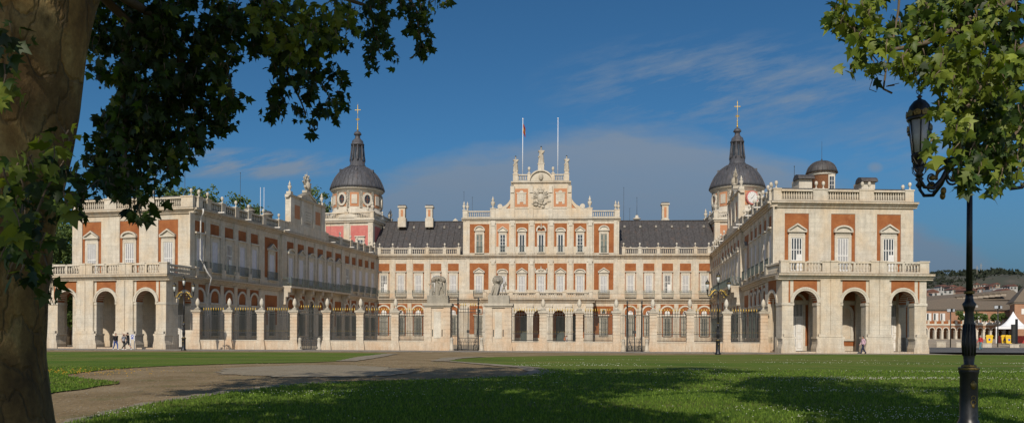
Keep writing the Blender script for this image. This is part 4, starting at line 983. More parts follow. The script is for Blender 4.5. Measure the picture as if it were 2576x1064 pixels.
    for j in range(6):
        a = rz + j*PI/3 + .3; q_ = prof[7]; k.box(Loc((c.x, c.y, 0), a), -.14, .14, q_[0] - .3, q_[0] + .22, q_[1] - .1, q_[1] + .4, 'lead_dome')
    part(k, 'dome', t)
    # lantern
    ZL = ZD + HD - .1; la = MB()
    la.lathe((c.x, c.y, ZL), [(1.7, -.1), (1.5, .25), (1.42, .3), (1.42, 1.0), (1.15, 1.0), (1.02, 4.0), (1.25, 4.05), (1.3, 4.3), (1.15, 4.4), (1.05, 4.9), (.6, 5.3), (.5, 5.5), (.46, 6.0), (.72, 6.1), (.74, 6.25), (.55, 6.6), (.2, 6.85), (.06, 6.95)], 'lead_dome', 16)
    for j in range(8):
        a = rz + 2*PI*(j + .5)/8; l2 = Loc((c.x, c.y, 0), a)
        la.tube([l2.w(0, 1.32, ZL + .9), l2.w(0, 1.25, ZL + 2.2), l2.w(0, 1.1, ZL + 4.1)], [.17, .14, .12], 'lead_dome', 6); la.lathe(l2.w(0, 1.36, ZL + 1.0), [(.14, 0), (.14, .5), (.05, .8)], 'lead_dome', 6)
        l3 = Loc((c.x, c.y, 0), rz + 2*PI*j/8); la.box(l3, -.18, .18, 1.0, 1.12, ZL + 1.5, ZL + 3.5, 'dark_glass')
    part(la, 'lantern', t)
    g = MB(); zt = ZL + 6.9
    g.lathe((c.x, c.y, zt), [(.05, 0), (.22, .25), (.05, .5), (.16, .7), (.04, .95), (.12, 1.15), (.035, 1.4), (.03, 3.2), (.02, 4.9), (.004, 5.4)], 'gold', 8)
    g.box(l, -.45, .45, -.04, .04, zt + 3.93, zt + 4.03, 'gold'); g.box(l, -.05, .05, -.042, .042, zt + 3.3, zt + 4.8, 'gold')
    for e in ((-.5, 3.97), (.5, 3.97), (0, 4.85)): g.ell(l.w(e[0], 0, zt + e[1]), (.1, .05, .1), 'gold', 8, 6)
    g.box(l, -.32, .35, -.02, .02, zt + 2.0, zt + 2.35, 'old_gold')
    part(g, 'cross', t)
    return c, l, h
cL, lTL, hT = dome_tower(899, 152.5, -.19, 4.95, 'plaster_pink')
cR, lTR, _ = dome_tower(1854, 149.0, -.06, 4.9, 'brick_pale')
# tower window, left tower front
for e, z_, w_ in ((2.6, 15.8, 1.1),):
    p = Vector(lTL.w(e, hT + .02, z_ + 1.2)) - Vector(PO); o = child('window', cm(('w', 1.2, 2.2, 'flat', .3), lambda: surround(1.2, 2.2, 'flat', .3)), palace, p, -.19); child('shutter', cm(('s', 1.2, 2.2, 'grid'), lambda: shutters(1.2, 2.2, 'grid')), o)
b = MB(); b.box(lTL, -3.6, -1.4, hT, hT + .35, 17.6, 18.1, 'stone_clean'); part(b, 'window_hood')
# clock face on the right tower
b = MB(); p = lTR.w(1.6, 0, 0); l2 = Loc((cR.x, cR.y, 0), .30); b.disc(l2, 0, 26.9, 1.25, 4.6, 4.98, 'plaster_pink'); b.disc(l2, 0, 26.9, 1.05, 4.98, 5.02, 'white_paint')
b.prism(l2, [(-.05, 26.9), (.05, 26.9), (.55, 27.6)], 5.02, 5.04, 'iron'); b.prism(l2, [(-.05, 26.95), (.0, 26.85), (-.45, 26.5)], 5.02, 5.04, 'iron')
for i in range(12): a = PI*i/6; b.disc(l2, math.sin(a)*.9, 26.9 + math.cos(a)*.9, .05, 5.02, 5.035, 'iron', n=6)
part(b, 'clock_face')
# ---- roof turret and dormers on the right pavilion ------------------------
tY = 93.5; c = P(2067, 470, tY); b = MB(); zt0 = ZP - .5; ZE = Zat(2067, 437, tY)
b.lathe((c.x, c.y, 0), [(1.42, zt0), (1.42, ZE - .35), (1.5, ZE - .33), (1.5, ZE - .02), (1.62, ZE)], 'brick_pale', 28); b.lathe((c.x, c.y, 0), [(1.47, ZE - .36), (1.55, ZE - .34), (1.55, ZE), (1.4, ZE)], 'stone_clean', 28)
l2 = Loc((c.x, c.y, 0), .08); b.box(l2, .1, .9, 1.2, 1.46, zt0 + .9, ZE - .3, 'stone_clean'); tu = part(b, 'roof_turret')
w = MB(); w.box(l2, .25, .75, 1.46, 1.47, zt0 + 1.2, ZE - .6, 'dark_glass'); w.box(l2, .48, .52, 1.47, 1.5, zt0 + 1.2, ZE - .6, 'white_paint')
for z_ in (.25, .5, .75): zz = zt0 + 1.2 + (ZE - .6 - zt0 - 1.2)*z_; w.box(l2, .25, .75, 1.47, 1.49, zz - .02, zz + .02, 'white_paint')
part(w, 'window', tu)
d = MB(); pr = [(1.72*math.cos(t*PI/2*.93/8) if t else 1.8, ZE + 1.45*math.sin(t*PI/2/8)) for t in range(9)]; d.lathe((c.x, c.y, 0), pr, 'lead_roof', 32)
for j in range(20): a = 2*PI*j/20; d.tube([(c.x + r_*math.cos(a), c.y + r_*math.sin(a), z_ + .01) for r_, z_ in pr], .03, 'lead_roof', 4)
d.lathe((c.x, c.y, ZE + 1.4), [(.18, 0), (.1, .2), (.05, .3), (.025, .4), (.012, 2.4)], 'iron', 6); part(d, 'dome', tu)
for px, y0 in ((2022, 440), (2180, 447)):
    Y = 91.5; c = P(px, 460, Y); l2 = Loc((c.x, c.y, 0), .05); b = MB(); z1_ = Zat(px, y0, Y)
    b.box(l2, -.75, .75, -1.6, .5, zt0, z1_ - .55, 'stone_clean'); ro = part(b, 'roof_dormer')
    pts = [(-.9, z1_ - .6)] + [(-.8*math.cos(PI*i/8), z1_ - .55 + .55*math.sin(PI*i/8)) for i in range(9)] + [(.9, z1_ - .6)]
    l3 = Loc((c.x, c.y, 0), .05 - PI/2); r_ = MB(); r_.prism(Loc((c.x, c.y, 0), .05 + PI/2), [(x, z) for x, z in pts], -.95, .95, 'lead_roof')
    for i in range(7): e = -.9 + .3*i; 
    part(r_, 'dormer_roof', ro)
# low tiled roofs of the wings, hidden behind the parapets
for a, b_, c_, d_ in ((NL, FLc, (-40.9, 148.2), LLo), (NR, FRc, (51.0, 141.5), RRo)):
    q = [Vector(v) for v in (a, b_, c_, d_)]; ce = (q[0] + q[1] + q[2] + q[3])/4; q = [v + (ce - v)*.045 for v in q]; e0 = q[0].lerp(q[3], .5).lerp(ce, .3); e1 = q[1].lerp(q[2], .5).lerp(ce, .3)
    b = MB(); b.add([(v.x, v.y, Z2 + .9) for v in q] + [(e0.x, e0.y, ZP + .25), (e1.x, e1.y, ZP + .25)] + [(v.x, v.y, Z2 - .1) for v in q], [(0, 1, 5, 4), (1, 2, 5), (2, 3, 4, 5), (3, 0, 4), (0, 1, 7, 6), (1, 2, 8, 7), (2, 3, 9, 8), (3, 0, 6, 9)], 'roof_tile'); part(b, 'roof')
# small vents on the left wing roof
for px in (655, 705 - 0, 2180 - 1350):
    pass
for s_, d_ in ((fLW.sx(664), -2.2), (fLW.sx(700), -1.6), (fLW.sx(822), -1.8)):
    b = MB(); b.lathe(fLW.w(s_, d_, Z2), [(.6, 0), (.6, 2.0), (.75, 2.05), (.75, 2.25), (.3, 2.3)], 'stone_old', 10); b.lathe(fLW.w(s_, d_, Z2 + 2.3), [(.6, 0), (.45, .25), (.1, .35)], 'lead_roof', 10); part(b, 'roof_vent')
part(wall_l, 'wall', None, 'left wing wall, shaded grey inside and sunlit at the end'); part(wall_r, 'wall', None, 'right wing wall'); part(wall_m, 'wall', None, 'main wall with orange panels')
# ================================================================== FENCE
FA, FB = G(497, 877.6), G(1921, 887.0)
FA.z = FB.z = 0
fF = Fr((-34.55, 87.9), (26.75, 84.5), CAM)
FO = (0.0, 86.0, 0.0)
fence = thing('courtyard_fence', 'long courtyard fence of banded stone piers and dark railings with golden spear tips', 'fence', FO)
pierx = [497, 577, 658, 741, 823, 907, 995, 1366, 1457, 1550, 1642, 1735, 1827, 1920]
def pier_mesh(w=.78, h=4.45):
    b = MB(); q = w/2
    b.prism(L0, [(-q - .16, 0), (q + .16, 0), (q + .12, .55), (q + .02, 1.05), (-q - .02, 1.05), (-q - .12, .55)], -q - .1, q + .14, 'stone_fence')
    b.box(L0, -q + .03, q - .03, -q + .03, q - .03, 1.0, h - .4, 'stone_fence')
    for i in range(8):
        z = 1.06 + i*(h - .5 - 1.06)/8; b.box(L0, -q, q, -q, q, z, z + (h - .5 - 1.06)/8 - .055, 'stone_fence')
    b.box(L0, -q - .06, q + .06, -q - .06, q + .06, h - .5, h - .34, 'stone_fence'); b.box(L0, -q - .16, q + .16, -q - .16, q + .16, h - .34, h - .12, 'stone_carved'); b.box(L0, -q + .1, q - .1, -q + .1, q - .1, h - .12, h, 'stone_old')
    return b.mesh('pier')
PINE = [(0.27, 0), (0.27, .08), (.12, .16), (.08, .26), (.12, .32), (.20, .45), (.24, .62), (.21, .85), (.12, 1.08), (.03, 1.2)]
ME_PIER = pier_mesh(); ME_PINE = lathe_mesh('urn', PINE, 'stone_clean', 10)
ps = [fF.sx(x, 860) for x in pierx]
BIG = [fF.sx(1101, 860), fF.sx(1254, 860)]
for s in ps:
    p = Vector(fF.w(s, 0, 0)) - Vector(FO); o = child('pier', ME_PIER, fence, p, fF.rz); child('urn', ME_PINE, o, (0, 0, 4.45))
def bigpier(s, dz):
    b = MB(); W = 1.42
    for e in (-1, 1):
        x = s + e*(W - .38)
        b.box(fF, x - .35, x + .35, -1.1, .42, .9, 4.7, 'stone_fence')
        for i in range(8): z = .95 + i*.46; b.box(fF, x - .38, x + .38, -1.13, .45, z, z + .40, 'stone_fence')
    b.box(fF, s - W + .7, s + W - .7, -1.1, .30, .9, 4.7, 'stone_fence'); b.box(fF, s - .38, s + .38, .30, .34, 1.35, 4.2, 'stone_clean')
    for e in (-1, 1): b.box(fF, s + e*.52 - .05, s + e*.52 + .05, .30, .315, 1.55, 2.3, 'dark_glass')
    b.prism(fF, [(s - W - .12, 0), (s + W + .12, 0), (s + W + .1, .5), (s + W, .95), (s - W, .95), (s - W - .1, .5)], -1.2, .6, 'stone_fence')
    b.box(fF, s - W - .05, s + W + .05, -1.15, .5, 4.7, 4.86, 'stone_carved'); b.box(fF, s - W - .18, s + W + .18, -1.28, .62, 4.862, 5.12, 'stone_carved')
    b.box(fF, s - W + .3, s + W - .25, -.95, .35, 5.12, 5.75, 'stone_old')
    o = b.build('gate_pier', fence); return o
for i, s in enumerate(BIG): bigpier(s, 0)
def rail(a0, a1, z0, z1, plinth=True, name='railing'):
    if plinth:
        b = MB(); b.box(fF, a0, a1, -.26, .26, 0, .98, 'stone_fence'); b.box(fF, a0, a1, -.3, .3, .98, 1.06, 'stone_clean'); b.build('plinth', fence)
    b = MB(); g = MB(); n = int((a1 - a0)/.135); n += n % 2; w = (a1 - a0)/n
    for i in range(1, n):
        s = a0 + w*i; b.box(fF, s - .021, s + .021, -.02, .02, z0, z1 + (.25 if i % 2 == 0 else -.35), 'iron')
        if i % 2 == 0: g.lathe(fF.w(s, 0, z1 + .25), [(.025, 0), (.06, .1), (.05, .2), (.008, .42)], 'gold', 6)
        if i % 2 == 1: g.lathe(fF.w(s, 0, z0 + .95), [(.02, 0), (.04, .07), (.005, .2)], 'old_gold', 4)
    for z in (z0 + .08, z0 + .8, z1 - .3, z1): b.box(fF, a0, a1, -.03, .03, z, z + .06, 'iron')
    for i in range(n): s = a0 + w*(i + .5); b.ring(fF, s, z0 + 1.02, .035, .055, -.01, .01, 0, 2*PI, 'old_gold', 6) if i % 2 == 0 else None
    o = b.build(name, fence); g.build('spear_tips', o)
hp = .42
for i, j in ((0, 1), (1, 2), (2, 3), (4, 5), (5, 6), (7, 8), (8, 9), (10, 11), (11, 12), (12, 13)): rail(ps[i] + hp, ps[j] - hp, 1.06, 4.0)
rail(ps[6] + hp, BIG[0] - 1.45, 1.06, 4.0); rail(BIG[1] + 1.45, ps[7] - hp, 1.06, 4.0)
b = MB(); b.box(fF, fF.L - 0.0 + .4, fF.L + .95, -.3, .3, 0, 1.0, 'stone_fence'); b.box(fF, -1.6, -.4, -.3, .3, 0, 2.1, 'stone_fence'); b.build('plinth', fence)

# ---- gates
def gate(a0, a1, h, label, posts=False, scroll=True):
    c = fF.w((a0 + a1)/2, 0, 0); t = thing('gate', label, 'gate', c)
    m = (a0 + a1)/2
    if posts:
        i0, i1 = a0 + .75, a1 - .75; pb = MB()
        for e in (i0, i1):
            pb.lathe(fF.w(e, 0, 0), [(.10, 0), (.10, .5), (.06, .6), (.06, h + .5), (.12, h + .55), (.05, h + .8), (.12, h + 1.0), (.005, h + 1.35)], 'iron', 8)
        pb.build('gate_post', t)
        for x0, x1 in ((a0 + .05, i0 - .08), (i1 + .08, a1 - .05)):
            fb = MB()
            n = max(2, int((x1 - x0)/.13))
            for i in range(n + 1): s = x0 + (x1 - x0)*i/n; fb.box(fF, s - .014, s + .014, -.014, .014, .1, h - .1, 'iron')
            for z in (.1, h*.45, h - .4): fb.box(fF, x0, x1, -.025, .025, z, z + .05, 'iron')
            fb.build('side_panel', t)
    else: i0, i1 = a0, a1
    for x0, x1 in ((i0 + .06, m - .02), (m + .02, i1 - .06)):
        b = MB(); g = MB(); n = int((x1 - x0)/.14); n += n % 2
        for i in range(n + 1):
            s = x0 + (x1 - x0)*i/n; hh = h + (.3 if i % 2 == 0 else -.3)
            b.box(fF, s - .016, s + .016, -.016, .016, .08, hh, 'iron')
            if 0 < i < n and i % 2 == 0: g.lathe(fF.w(s, 0, hh), [(.02, 0), (.055, .1), (.045, .2), (.005, .42)], 'gold', 6)
            if i < n and i % 2 == 0: b.box(fF, s + .06, s + .09, -.01, .01, .08, .95, 'iron')
        for z in (.1, .95, 1.35, h - .35, h): b.box(fF, x0, x1, -.03, .03, z, z + .06, 'iron')
        for s in (x0, x1): b.box(fF, s - .035, s + .035, -.035, .035, .05, h + .15, 'iron')
        for i in range(int((x1 - x0)/.3)): s = x0 + .15 + .3*i; b.ring(fF, s, 1.17, .07, .10, -.012, .012, 0, 2*PI, 'iron', 8)
        o = b.build('gate_leaf', t); g.build('spear_tips', o)
    b = MB(); b.box(fF, m - .16, m + .16, -.06, .06, 1.95, 2.25, 'iron'); b.build('lock', t)
    if scroll:
        for e, sg in ((i0, 1), (i1, -1)):
            b = MB()
            pts = [fF.w(e + sg*.08, .05, 2.4), fF.w(e + sg*.12, .3, 1.6), fF.w(e + sg*.3, .55, .8), fF.w(e + sg*.5, .7, .1)]
            b.tube(pts, .035, 'iron', 5); b.ring(fF, e + sg*.3, .5, .16, .21, .38, .44, 0, 2*PI, 'iron', 12); b.ring(fF, e + sg*.28, 1.0, .09, .13, .38, .44, 0, 2*PI, 'iron', 10); b.build('scroll_brace', t)
    return t
gate(ps[3] + hp, ps[4] - hp, 4.25, 'tall black gate with golden tips left of the sculpture piers, facing the shaded wing', False)
gate(BIG[0] + 1.45, BIG[1] - 1.45, 4.5, 'main black double gate between the two sculpture-topped piers', True)
gate(ps[9] + hp, ps[10] - hp, 4.25, 'black gate right of the porch, facing the sunlit orange facade', True)
def bollard(s, d, label, h=1.35):
    p = Vector(fF.w(s, d, 0)); b = MB(); b.lathe(p, [(.30, 0), (.30, .12), (.22, .16), (.17, h - .3), (.21, h - .26), (.21, h - .18), (.14, h - .12), (.16, h - .05), (.02, h + .04)], 'stone_clean', 10)
    o = b.build('bollard', None, tuple(p)); tag(o, label, 'bollard', 'stone bollards beside the gates')
bollard(ps[3] + .75, .5, 'short white bollard at the left foot of the gate before the shaded wing')
bollard(ps[4] - .75, .5, 'short white bollard at the right foot of the gate before the shaded wing')
bollard(fF.sx(1139), .7, 'white bollard by the left sculpture pier of the main gate', 1.45)
bollard(fF.sx(1213.5), .7, 'white bollard by the right sculpture pier of the main gate', 1.45)
bollard(ps[9] + .7, .7, 'white bollard left of the gate facing the sunlit facade', 1.35)
bollard(ps[10] - .7, .7, 'white bollard right of the gate facing the sunlit facade', 1.35)

# ================================================================== FIGURES
def figure(o, rz, pose, H=1.75, parts=None, vox=0.012, body='skin', name='person', stone=None, label='', cat='person', group=None):
    """pose: dict of joints in body space (x right, y forward, z up), metres at H=1.75. Returns the thing. The body is one remeshed surface."""
    k = H/1.75; R = Matrix.Rotation(rz, 3, 'Z')
    J = {kk: R @ (Vector(v)*k) + Vector(o) for kk, v in pose.items()}
    def cap(b, a, ra, c, rc, m): b.cap(J[a] if isinstance(a, str) else a, ra*k, J[c] if isinstance(c, str) else c, rc*k, m)
    def pt(a, off): return J[a] + R @ (Vector(off)*k)
    b = MB(); m = body
    b.ell(pt('head', (0, 0, 0)), (.078*k, .095*k, .115*k), m, 12, 9, Euler((0, 0, rz)))
    b.ell(pt('head', (0, .035, -.06)), (.055*k, .06*k, .06*k), m, 10, 7, Euler((0, 0, rz)))
    b.ell(pt('head', (0, .10, -.015)), (.014*k, .022*k, .028*k), m, 6, 5, Euler((0, 0, rz)))
    for e in (-1, 1):
        b.ell(pt('head', (e*.08, -.005, -.005)), (.012*k, .02*k, .03*k), m, 6, 5, Euler((0, 0, rz)))
        b.ell(pt('head', (e*.03, .082, .022)), (.022*k, .02*k, .01*k), m, 6, 5, Euler((0, 0, rz)))
    b.ell(pt('head', (0, .088, -.055)), (.026*k, .012*k, .008*k), m, 6, 5, Euler((0, 0, rz)))
    cap(b, 'neck', .062, 'head', .05, m)
    cap(b, pt('chest', (0, 0, 0)), .125, pt('neck', (0, 0, -.02)), .075, m); cap(b, 'pelvis', .135, 'chest', .13, m)
    for e, s in ((-1, 'l'), (1, 'r')):
        cap(b, 'chest', .11, 'sh_' + s, .065, m); cap(b, 'sh_' + s, .055, 'el_' + s, .042, m); cap(b, 'el_' + s, .040, 'wr_' + s, .027, m)
        cap(b, 'pelvis', .12, 'hip_' + s, .10, m); cap(b, 'hip_' + s, .092, 'kn_' + s, .058, m); cap(b, 'kn_' + s, .055, 'an_' + s, .036, m)
        # hand: palm, four fingers, thumb
        w, el = J['wr_' + s], J['el_' + s]; ax = (w - el).normalized(); side = (R @ Vector((0, 1, 0))); side = (side - ax*side.dot(ax)).normalized(); nrm = ax.cross(side)
        pc = w + ax*.045*k; b.cap(w, .024*k, w + ax*.075*k, .026*k, m); b.ell(pc + ax*.02*k, (.02*k, .038*k, .045*k), m, 8, 6, Euler((0, 0, rz)))
        for fi, (off, ln) in enumerate(((.030, .072), (.011, .082), (-.010, .076), (-.029, .058))):
            f0 = w + ax*.085*k + side*off*k; f1 = f0 + (ax*.6 + nrm*.15*e)*ln*.55*k; f2 = f1 + (ax*.45 + nrm*.4*e)*ln*.5*k
            b.cap(f0, .0098*k, f1, .009*k, m, 6); b.cap(f1, .009*k, f2, .0078*k, m, 6)
        t0 = w + ax*.03*k + side*.028*k; b.cap(t0, .012*k, t0 + (ax*.6 + side*.7)*.05*k, .010*k, m, 6)
        f = J['an_' + s]; tip = J['toe_' + s]; b.cap(f, .036*k, tip, .03*k, m)
    if stone:
        return b, J, R, k
    t = thing(name, label, cat, tuple(o), 0, group)
    b.build('body', t, remesh=vox)
    for nme, spec in (parts or {}).items():
        c = MB(); mt = spec['m']
        kind = nme
        if nme in ('shirt', 'jacket', 't_shirt', 'sweater'):
            c.cap(pt('pelvis', (0, 0, .02)), .15*k, J['chest'], .15*k, mt); c.cap(J['chest'], .145*k, pt('neck', (0, 0, -.05)), .09*k, mt)
            for s in 'lr':
                c.cap(J['chest'], .12*k, J['sh_' + s], .078*k, mt)
                if spec.get('sleeve', 'long') == 'long': c.cap(J['sh_' + s], .07*k, J['el_' + s], .056*k, mt); c.cap(J['el_' + s], .055*k, J['wr_' + s], .040*k, mt)
                elif spec.get('sleeve') == 'short': q = J['sh_' + s].lerp(J['el_' + s], .6); c.cap(J['sh_' + s], .07*k, q, .06*k, mt)
        elif nme == 'trousers':
            c.cap(pt('pelvis', (0, 0, .06)), .142*k, J['pelvis'], .145*k, mt)
            for s in 'lr':
                c.cap(J['pelvis'], .13*k, J['hip_' + s], .11*k, mt); c.cap(J['hip_' + s], .108*k, J['kn_' + s], .075*k, mt); c.cap(J['kn_' + s], .073*k, J['kn_' + s].lerp(J['an_' + s], .95), spec.get('cuff', .062)*k, mt)
        elif nme == 'shorts':
            c.cap(pt('pelvis', (0, 0, .06)), .142*k, J['pelvis'], .145*k, mt)
            for s in 'lr': c.cap(J['pelvis'], .13*k, J['hip_' + s], .115*k, mt); c.cap(J['hip_' + s], .112*k, J['hip_' + s].lerp(J['kn_' + s], .85), .095*k, mt)
        elif nme == 'hair':
            c.ell(pt('head', (0, -.018, .025)), (.088*k, .10*k, .112*k), mt, 12, 8, Euler((0, 0, rz)))
            if spec.get('long'): c.cap(pt('head', (0, -.06, .0)), .075*k, pt('chest', (0, -.13, .02)), .07*k, mt)
        elif nme == 'shoe':
            for s in 'lr':
                c2 = MB(); c2.cap(J['an_' + s] + Vector((0, 0, -.02*k)), .048*k, J['toe_' + s], .040*k, mt); c2.build('shoe', t, remesh=vox)
            continue
        elif nme == 'shoulder_bag':
            c.ell(pt('hip_l', (-.12, 0, .0)), (.06*k, .14*k, .12*k), mt, 10, 8, Euler((0, 0, rz))); c.cap(pt('sh_r', (0, .02, .04)), .012*k, pt('hip_l', (-.1, .02, .1)), .012*k, mt)
        c.build(nme, t, remesh=vox)
    return t
def walk(stride=.32, swing=.22, lean=.03, flip=1, arm_up=None):
    f = flip
    d = dict(head=(0, lean + .03, 1.635), neck=(0, lean, 1.47), chest=(0, lean*.6, 1.27), pelvis=(0, 0, .96), sh_l=(-.19, lean*.8, 1.42), sh_r=(.19, lean*.8, 1.42),
             el_l=(-.24, -swing*.55*f + .02, 1.16), wr_l=(-.22, -swing*f*.7 + .12, .93), el_r=(.24, swing*.45*f - .04, 1.15), wr_r=(.22, swing*f + .10, .93),
             hip_l=(-.09, 0, .90), hip_r=(.09, 0, .90), kn_l=(-.10, stride*.55*f + .05, .50), kn_r=(.10, -stride*.30*f + .05, .48),
             an_l=(-.10, stride*f*.95, .08), an_r=(.10, -stride*f*1.05, .11), toe_l=(-.12, stride*f*.95 + .16, .04), toe_r=(.12, -stride*f*1.05 + .15, .035))
    if f < 0:
        d.update(kn_l=(-.10, -stride*.30 + .05, .48), kn_r=(.10, stride*.55 + .05, .50), an_l=(-.10, -stride*1.05, .11), an_r=(.10, stride*.95, .08), toe_l=(-.12, -stride*1.05 + .15, .035), toe_r=(.12, stride*.95 + .16, .04))
    if arm_up: d.update(arm_up)
    return d
LEFT, RIGHT = PI/2, -PI/2          # body +y turned to -x / +x
def gp(px, Y): u, v = lev(px, 880); return (u*Y, Y, 0.0)
figure(gp(290.5, 83.2), -2.2, walk(.30, .15), 1.72, {'jacket': dict(m='cloth_black'), 'trousers': dict(m='cloth_jeans', cuff=.05), 'hair': dict(m='hair_black'), 'shoe': dict(m='shoe_white')}, label='person in a dark jacket and blue jeans walking left by the left arcade')
figure(gp(311, 83.4), -1.9, walk(.34, .15, flip=-1), 1.66, {'t_shirt': dict(m='cloth_grey', sleeve='short'), 'trousers': dict(m='cloth_black', cuff=.045), 'hair': dict(m='hair_black', long=True), 'shoe': dict(m='shoe_white')}, label='person with long dark hair in a grey top and black leggings by the left arcade')
figure(gp(322, 83.4), 1.7, walk(.36, .1, arm_up=dict(el_l=(-.28, .16, 1.50), wr_l=(-.20, .42, 1.62))), 1.80, {'t_shirt': dict(m='cloth_black', sleeve='short'), 'shorts': dict(m='cloth_dark'), 'hair': dict(m='hair_black'), 'shoe': dict(m='shoe_white')}, label='person in black t-shirt and shorts raising one arm beside the left arcade')
figure(gp(2172, 79.3), LEFT + .2, walk(.33, .12), 1.76, {'shirt': dict(m='cloth_pink'), 'trousers': dict(m='cloth_navy'), 'hair': dict(m='hair_black'), 'shoe': dict(m='shoe_dark')}, label='person in a pink shirt and navy trousers walking past the right arcade')
figure((P(2467, 880, 94.6).x, 94.6, .2), LEFT + .3, walk(.30, .18), 1.74, {'sweater': dict(m='cloth_red'), 'trousers': dict(m='cloth_teal'), 'hair': dict(m='hair_grey'), 'shoe': dict(m='shoe_dark')}, label='person in a red sweater and teal trousers crossing the plaza at the right')
figure((P(1426, 861, 118).x, 118, 0), LEFT, walk(.25, .1), 1.72, {'t_shirt': dict(m='cloth_white', sleeve='short'), 'trousers': dict(m='cloth_jeans'), 'hair': dict(m='hair_black'), 'shoe': dict(m='shoe_dark')}, vox=.016, label='person in a white top and jeans inside the courtyard, behind the railings')
figure((P(1420.5, 861, 119).x, 119, 0), RIGHT, walk(.2, .1, arm_up=dict(el_r=(.28, .1, 1.55), wr_r=(.2, .3, 1.72))), 1.74, {'shirt': dict(m='cloth_orange'), 'trousers': dict(m='cloth_dark'), 'hair': dict(m='hair_black'), 'shoe': dict(m='shoe_dark')}, vox=.016, label='person in an orange top raising an arm inside the courtyard, behind the railings')

# ---- statues
def statue(p, rz, H, label, group='stone statues on the roof', staff=True):
    pose = dict(head=(0, .03, 1.62), neck=(0, 0, 1.47), chest=(0, 0, 1.27), pelvis=(.02, 0, .96), sh_l=(-.20, 0, 1.42), sh_r=(.20, 0, 1.42), el_l=(-.30, .02, 1.18), wr_l=(-.16, .2, 1.12), el_r=(.30, .05, 1.22), wr_r=(.30, .25, 1.30),
                hip_l=(-.09, 0, .9), hip_r=(.09, 0, .9), kn_l=(-.11, .08, .5), kn_r=(.11, 0, .48), an_l=(-.12, 0, .08), an_r=(.13, -.02, .08), toe_l=(-.14, .15, .04), toe_r=(.16, .13, .04))
    b, J, R, k = figure(p, rz, pose, H, body='stone_carved', stone=True)
    c = Vector(p)
    b.lathe(c, [(.34*k, 0), (.30*k, .3*k), (.22*k, .9*k), (.19*k, 1.1*k), (.22*k, 1.3*k), (.12*k, 1.48*k)], 'stone_carved', 10, sy=.8)
    for i in range(7): a = i*.9; b.cap(c + Vector((math.cos(a)*.3*k, math.sin(a)*.24*k, 0.02)), .06*k, c + Vector((math.cos(a)*.18*k, math.sin(a)*.15*k, 1.15*k)), .05*k, 'stone_carved', 6)
    b.cap(c + R @ Vector((-.3*k, .1*k, 1.35*k)), .09*k, c + R @ Vector((.28*k, .14*k, .7*k)), .08*k, 'stone_carved', 7)
    b.ell(J['head'] + Vector((0, 0, .1*k)), (.085*k, .085*k, .05*k), 'stone_carved', 8, 5)
    t = thing('statue', label, 'statue', tuple(p), 0, group); b.build('figure', t, remesh=.03)
    m = MB(); m.lathe(Vector(p) + Vector((0, 0, 1.73*k)), [(.02, 0), (.1*k, .02), (.09*k, .08*k), (.01, .22*k)], 'iron', 8); m.build('crown', t)
    base = MB(); base.box(Loc(tuple(p)), -.36, .36, -.34, .34, 0, .12, 'stone_clean'); base.build('pedestal', t)
statue(fM.w(cM, 0, 32.45), 0 + PI, 2.9, 'stone statue of a robed king on top of the round pediment, tallest of three', )
statue(fM.w(A0 + .35, 0, 31.2), PI, 2.5, 'stone statue of a robed figure on the left end of the roof balustrade')
statue(fM.w(A1 - .35, 0, 31.2), PI, 2.5, 'stone statue of a robed figure on the right end of the roof balustrade')
def trophy(c, fr, label, k=.8):
    p = Vector(fr.w(c[0], 0, c[1] - .1)); t = thing('trophy_sculpture', label, 'sculpture', tuple(p), 0, 'carved trophies over the wing gables'); b = MB(); m = 'stone_carved'
    l = Loc(tuple(p), fr.rz)
    b.box(l, -.7, .7, -.4, .4, 0, .4, m); b.ell(l.w(0, .1, 1.1), (.5, .45, .7), m); b.ell(l.w(0, 0, 2.0), (.34, .32, .4), m); b.ell(l.w(0, 0, 2.5), (.16, .16, .35), m)
    for a in (-1.2, -.8, -.4, .4, .8, 1.2): b.cap(l.w(math.sin(a)*.3, 0, .8), .09, l.w(math.sin(a)*1.35, .05, .9 + math.cos(a)*1.9), .13, m, 6)
    for i in range(9): b.ell(l.w((random.random() - .5)*1.8, .2, .4 + random.random()*.7), (.25, .25, .2), m, 7, 5)
    b.cap(l.w(0, 0, 2.4), .08, l.w(.1, 0, 3.2), .03, m, 6)
    b.build('carving', t, remesh=.045)
trophy(gl, fLW, 'carved stone trophy of arms on the gable of the shaded left wing'); trophy(gr, fRW, 'carved stone trophy of arms on the gable of the right wing')
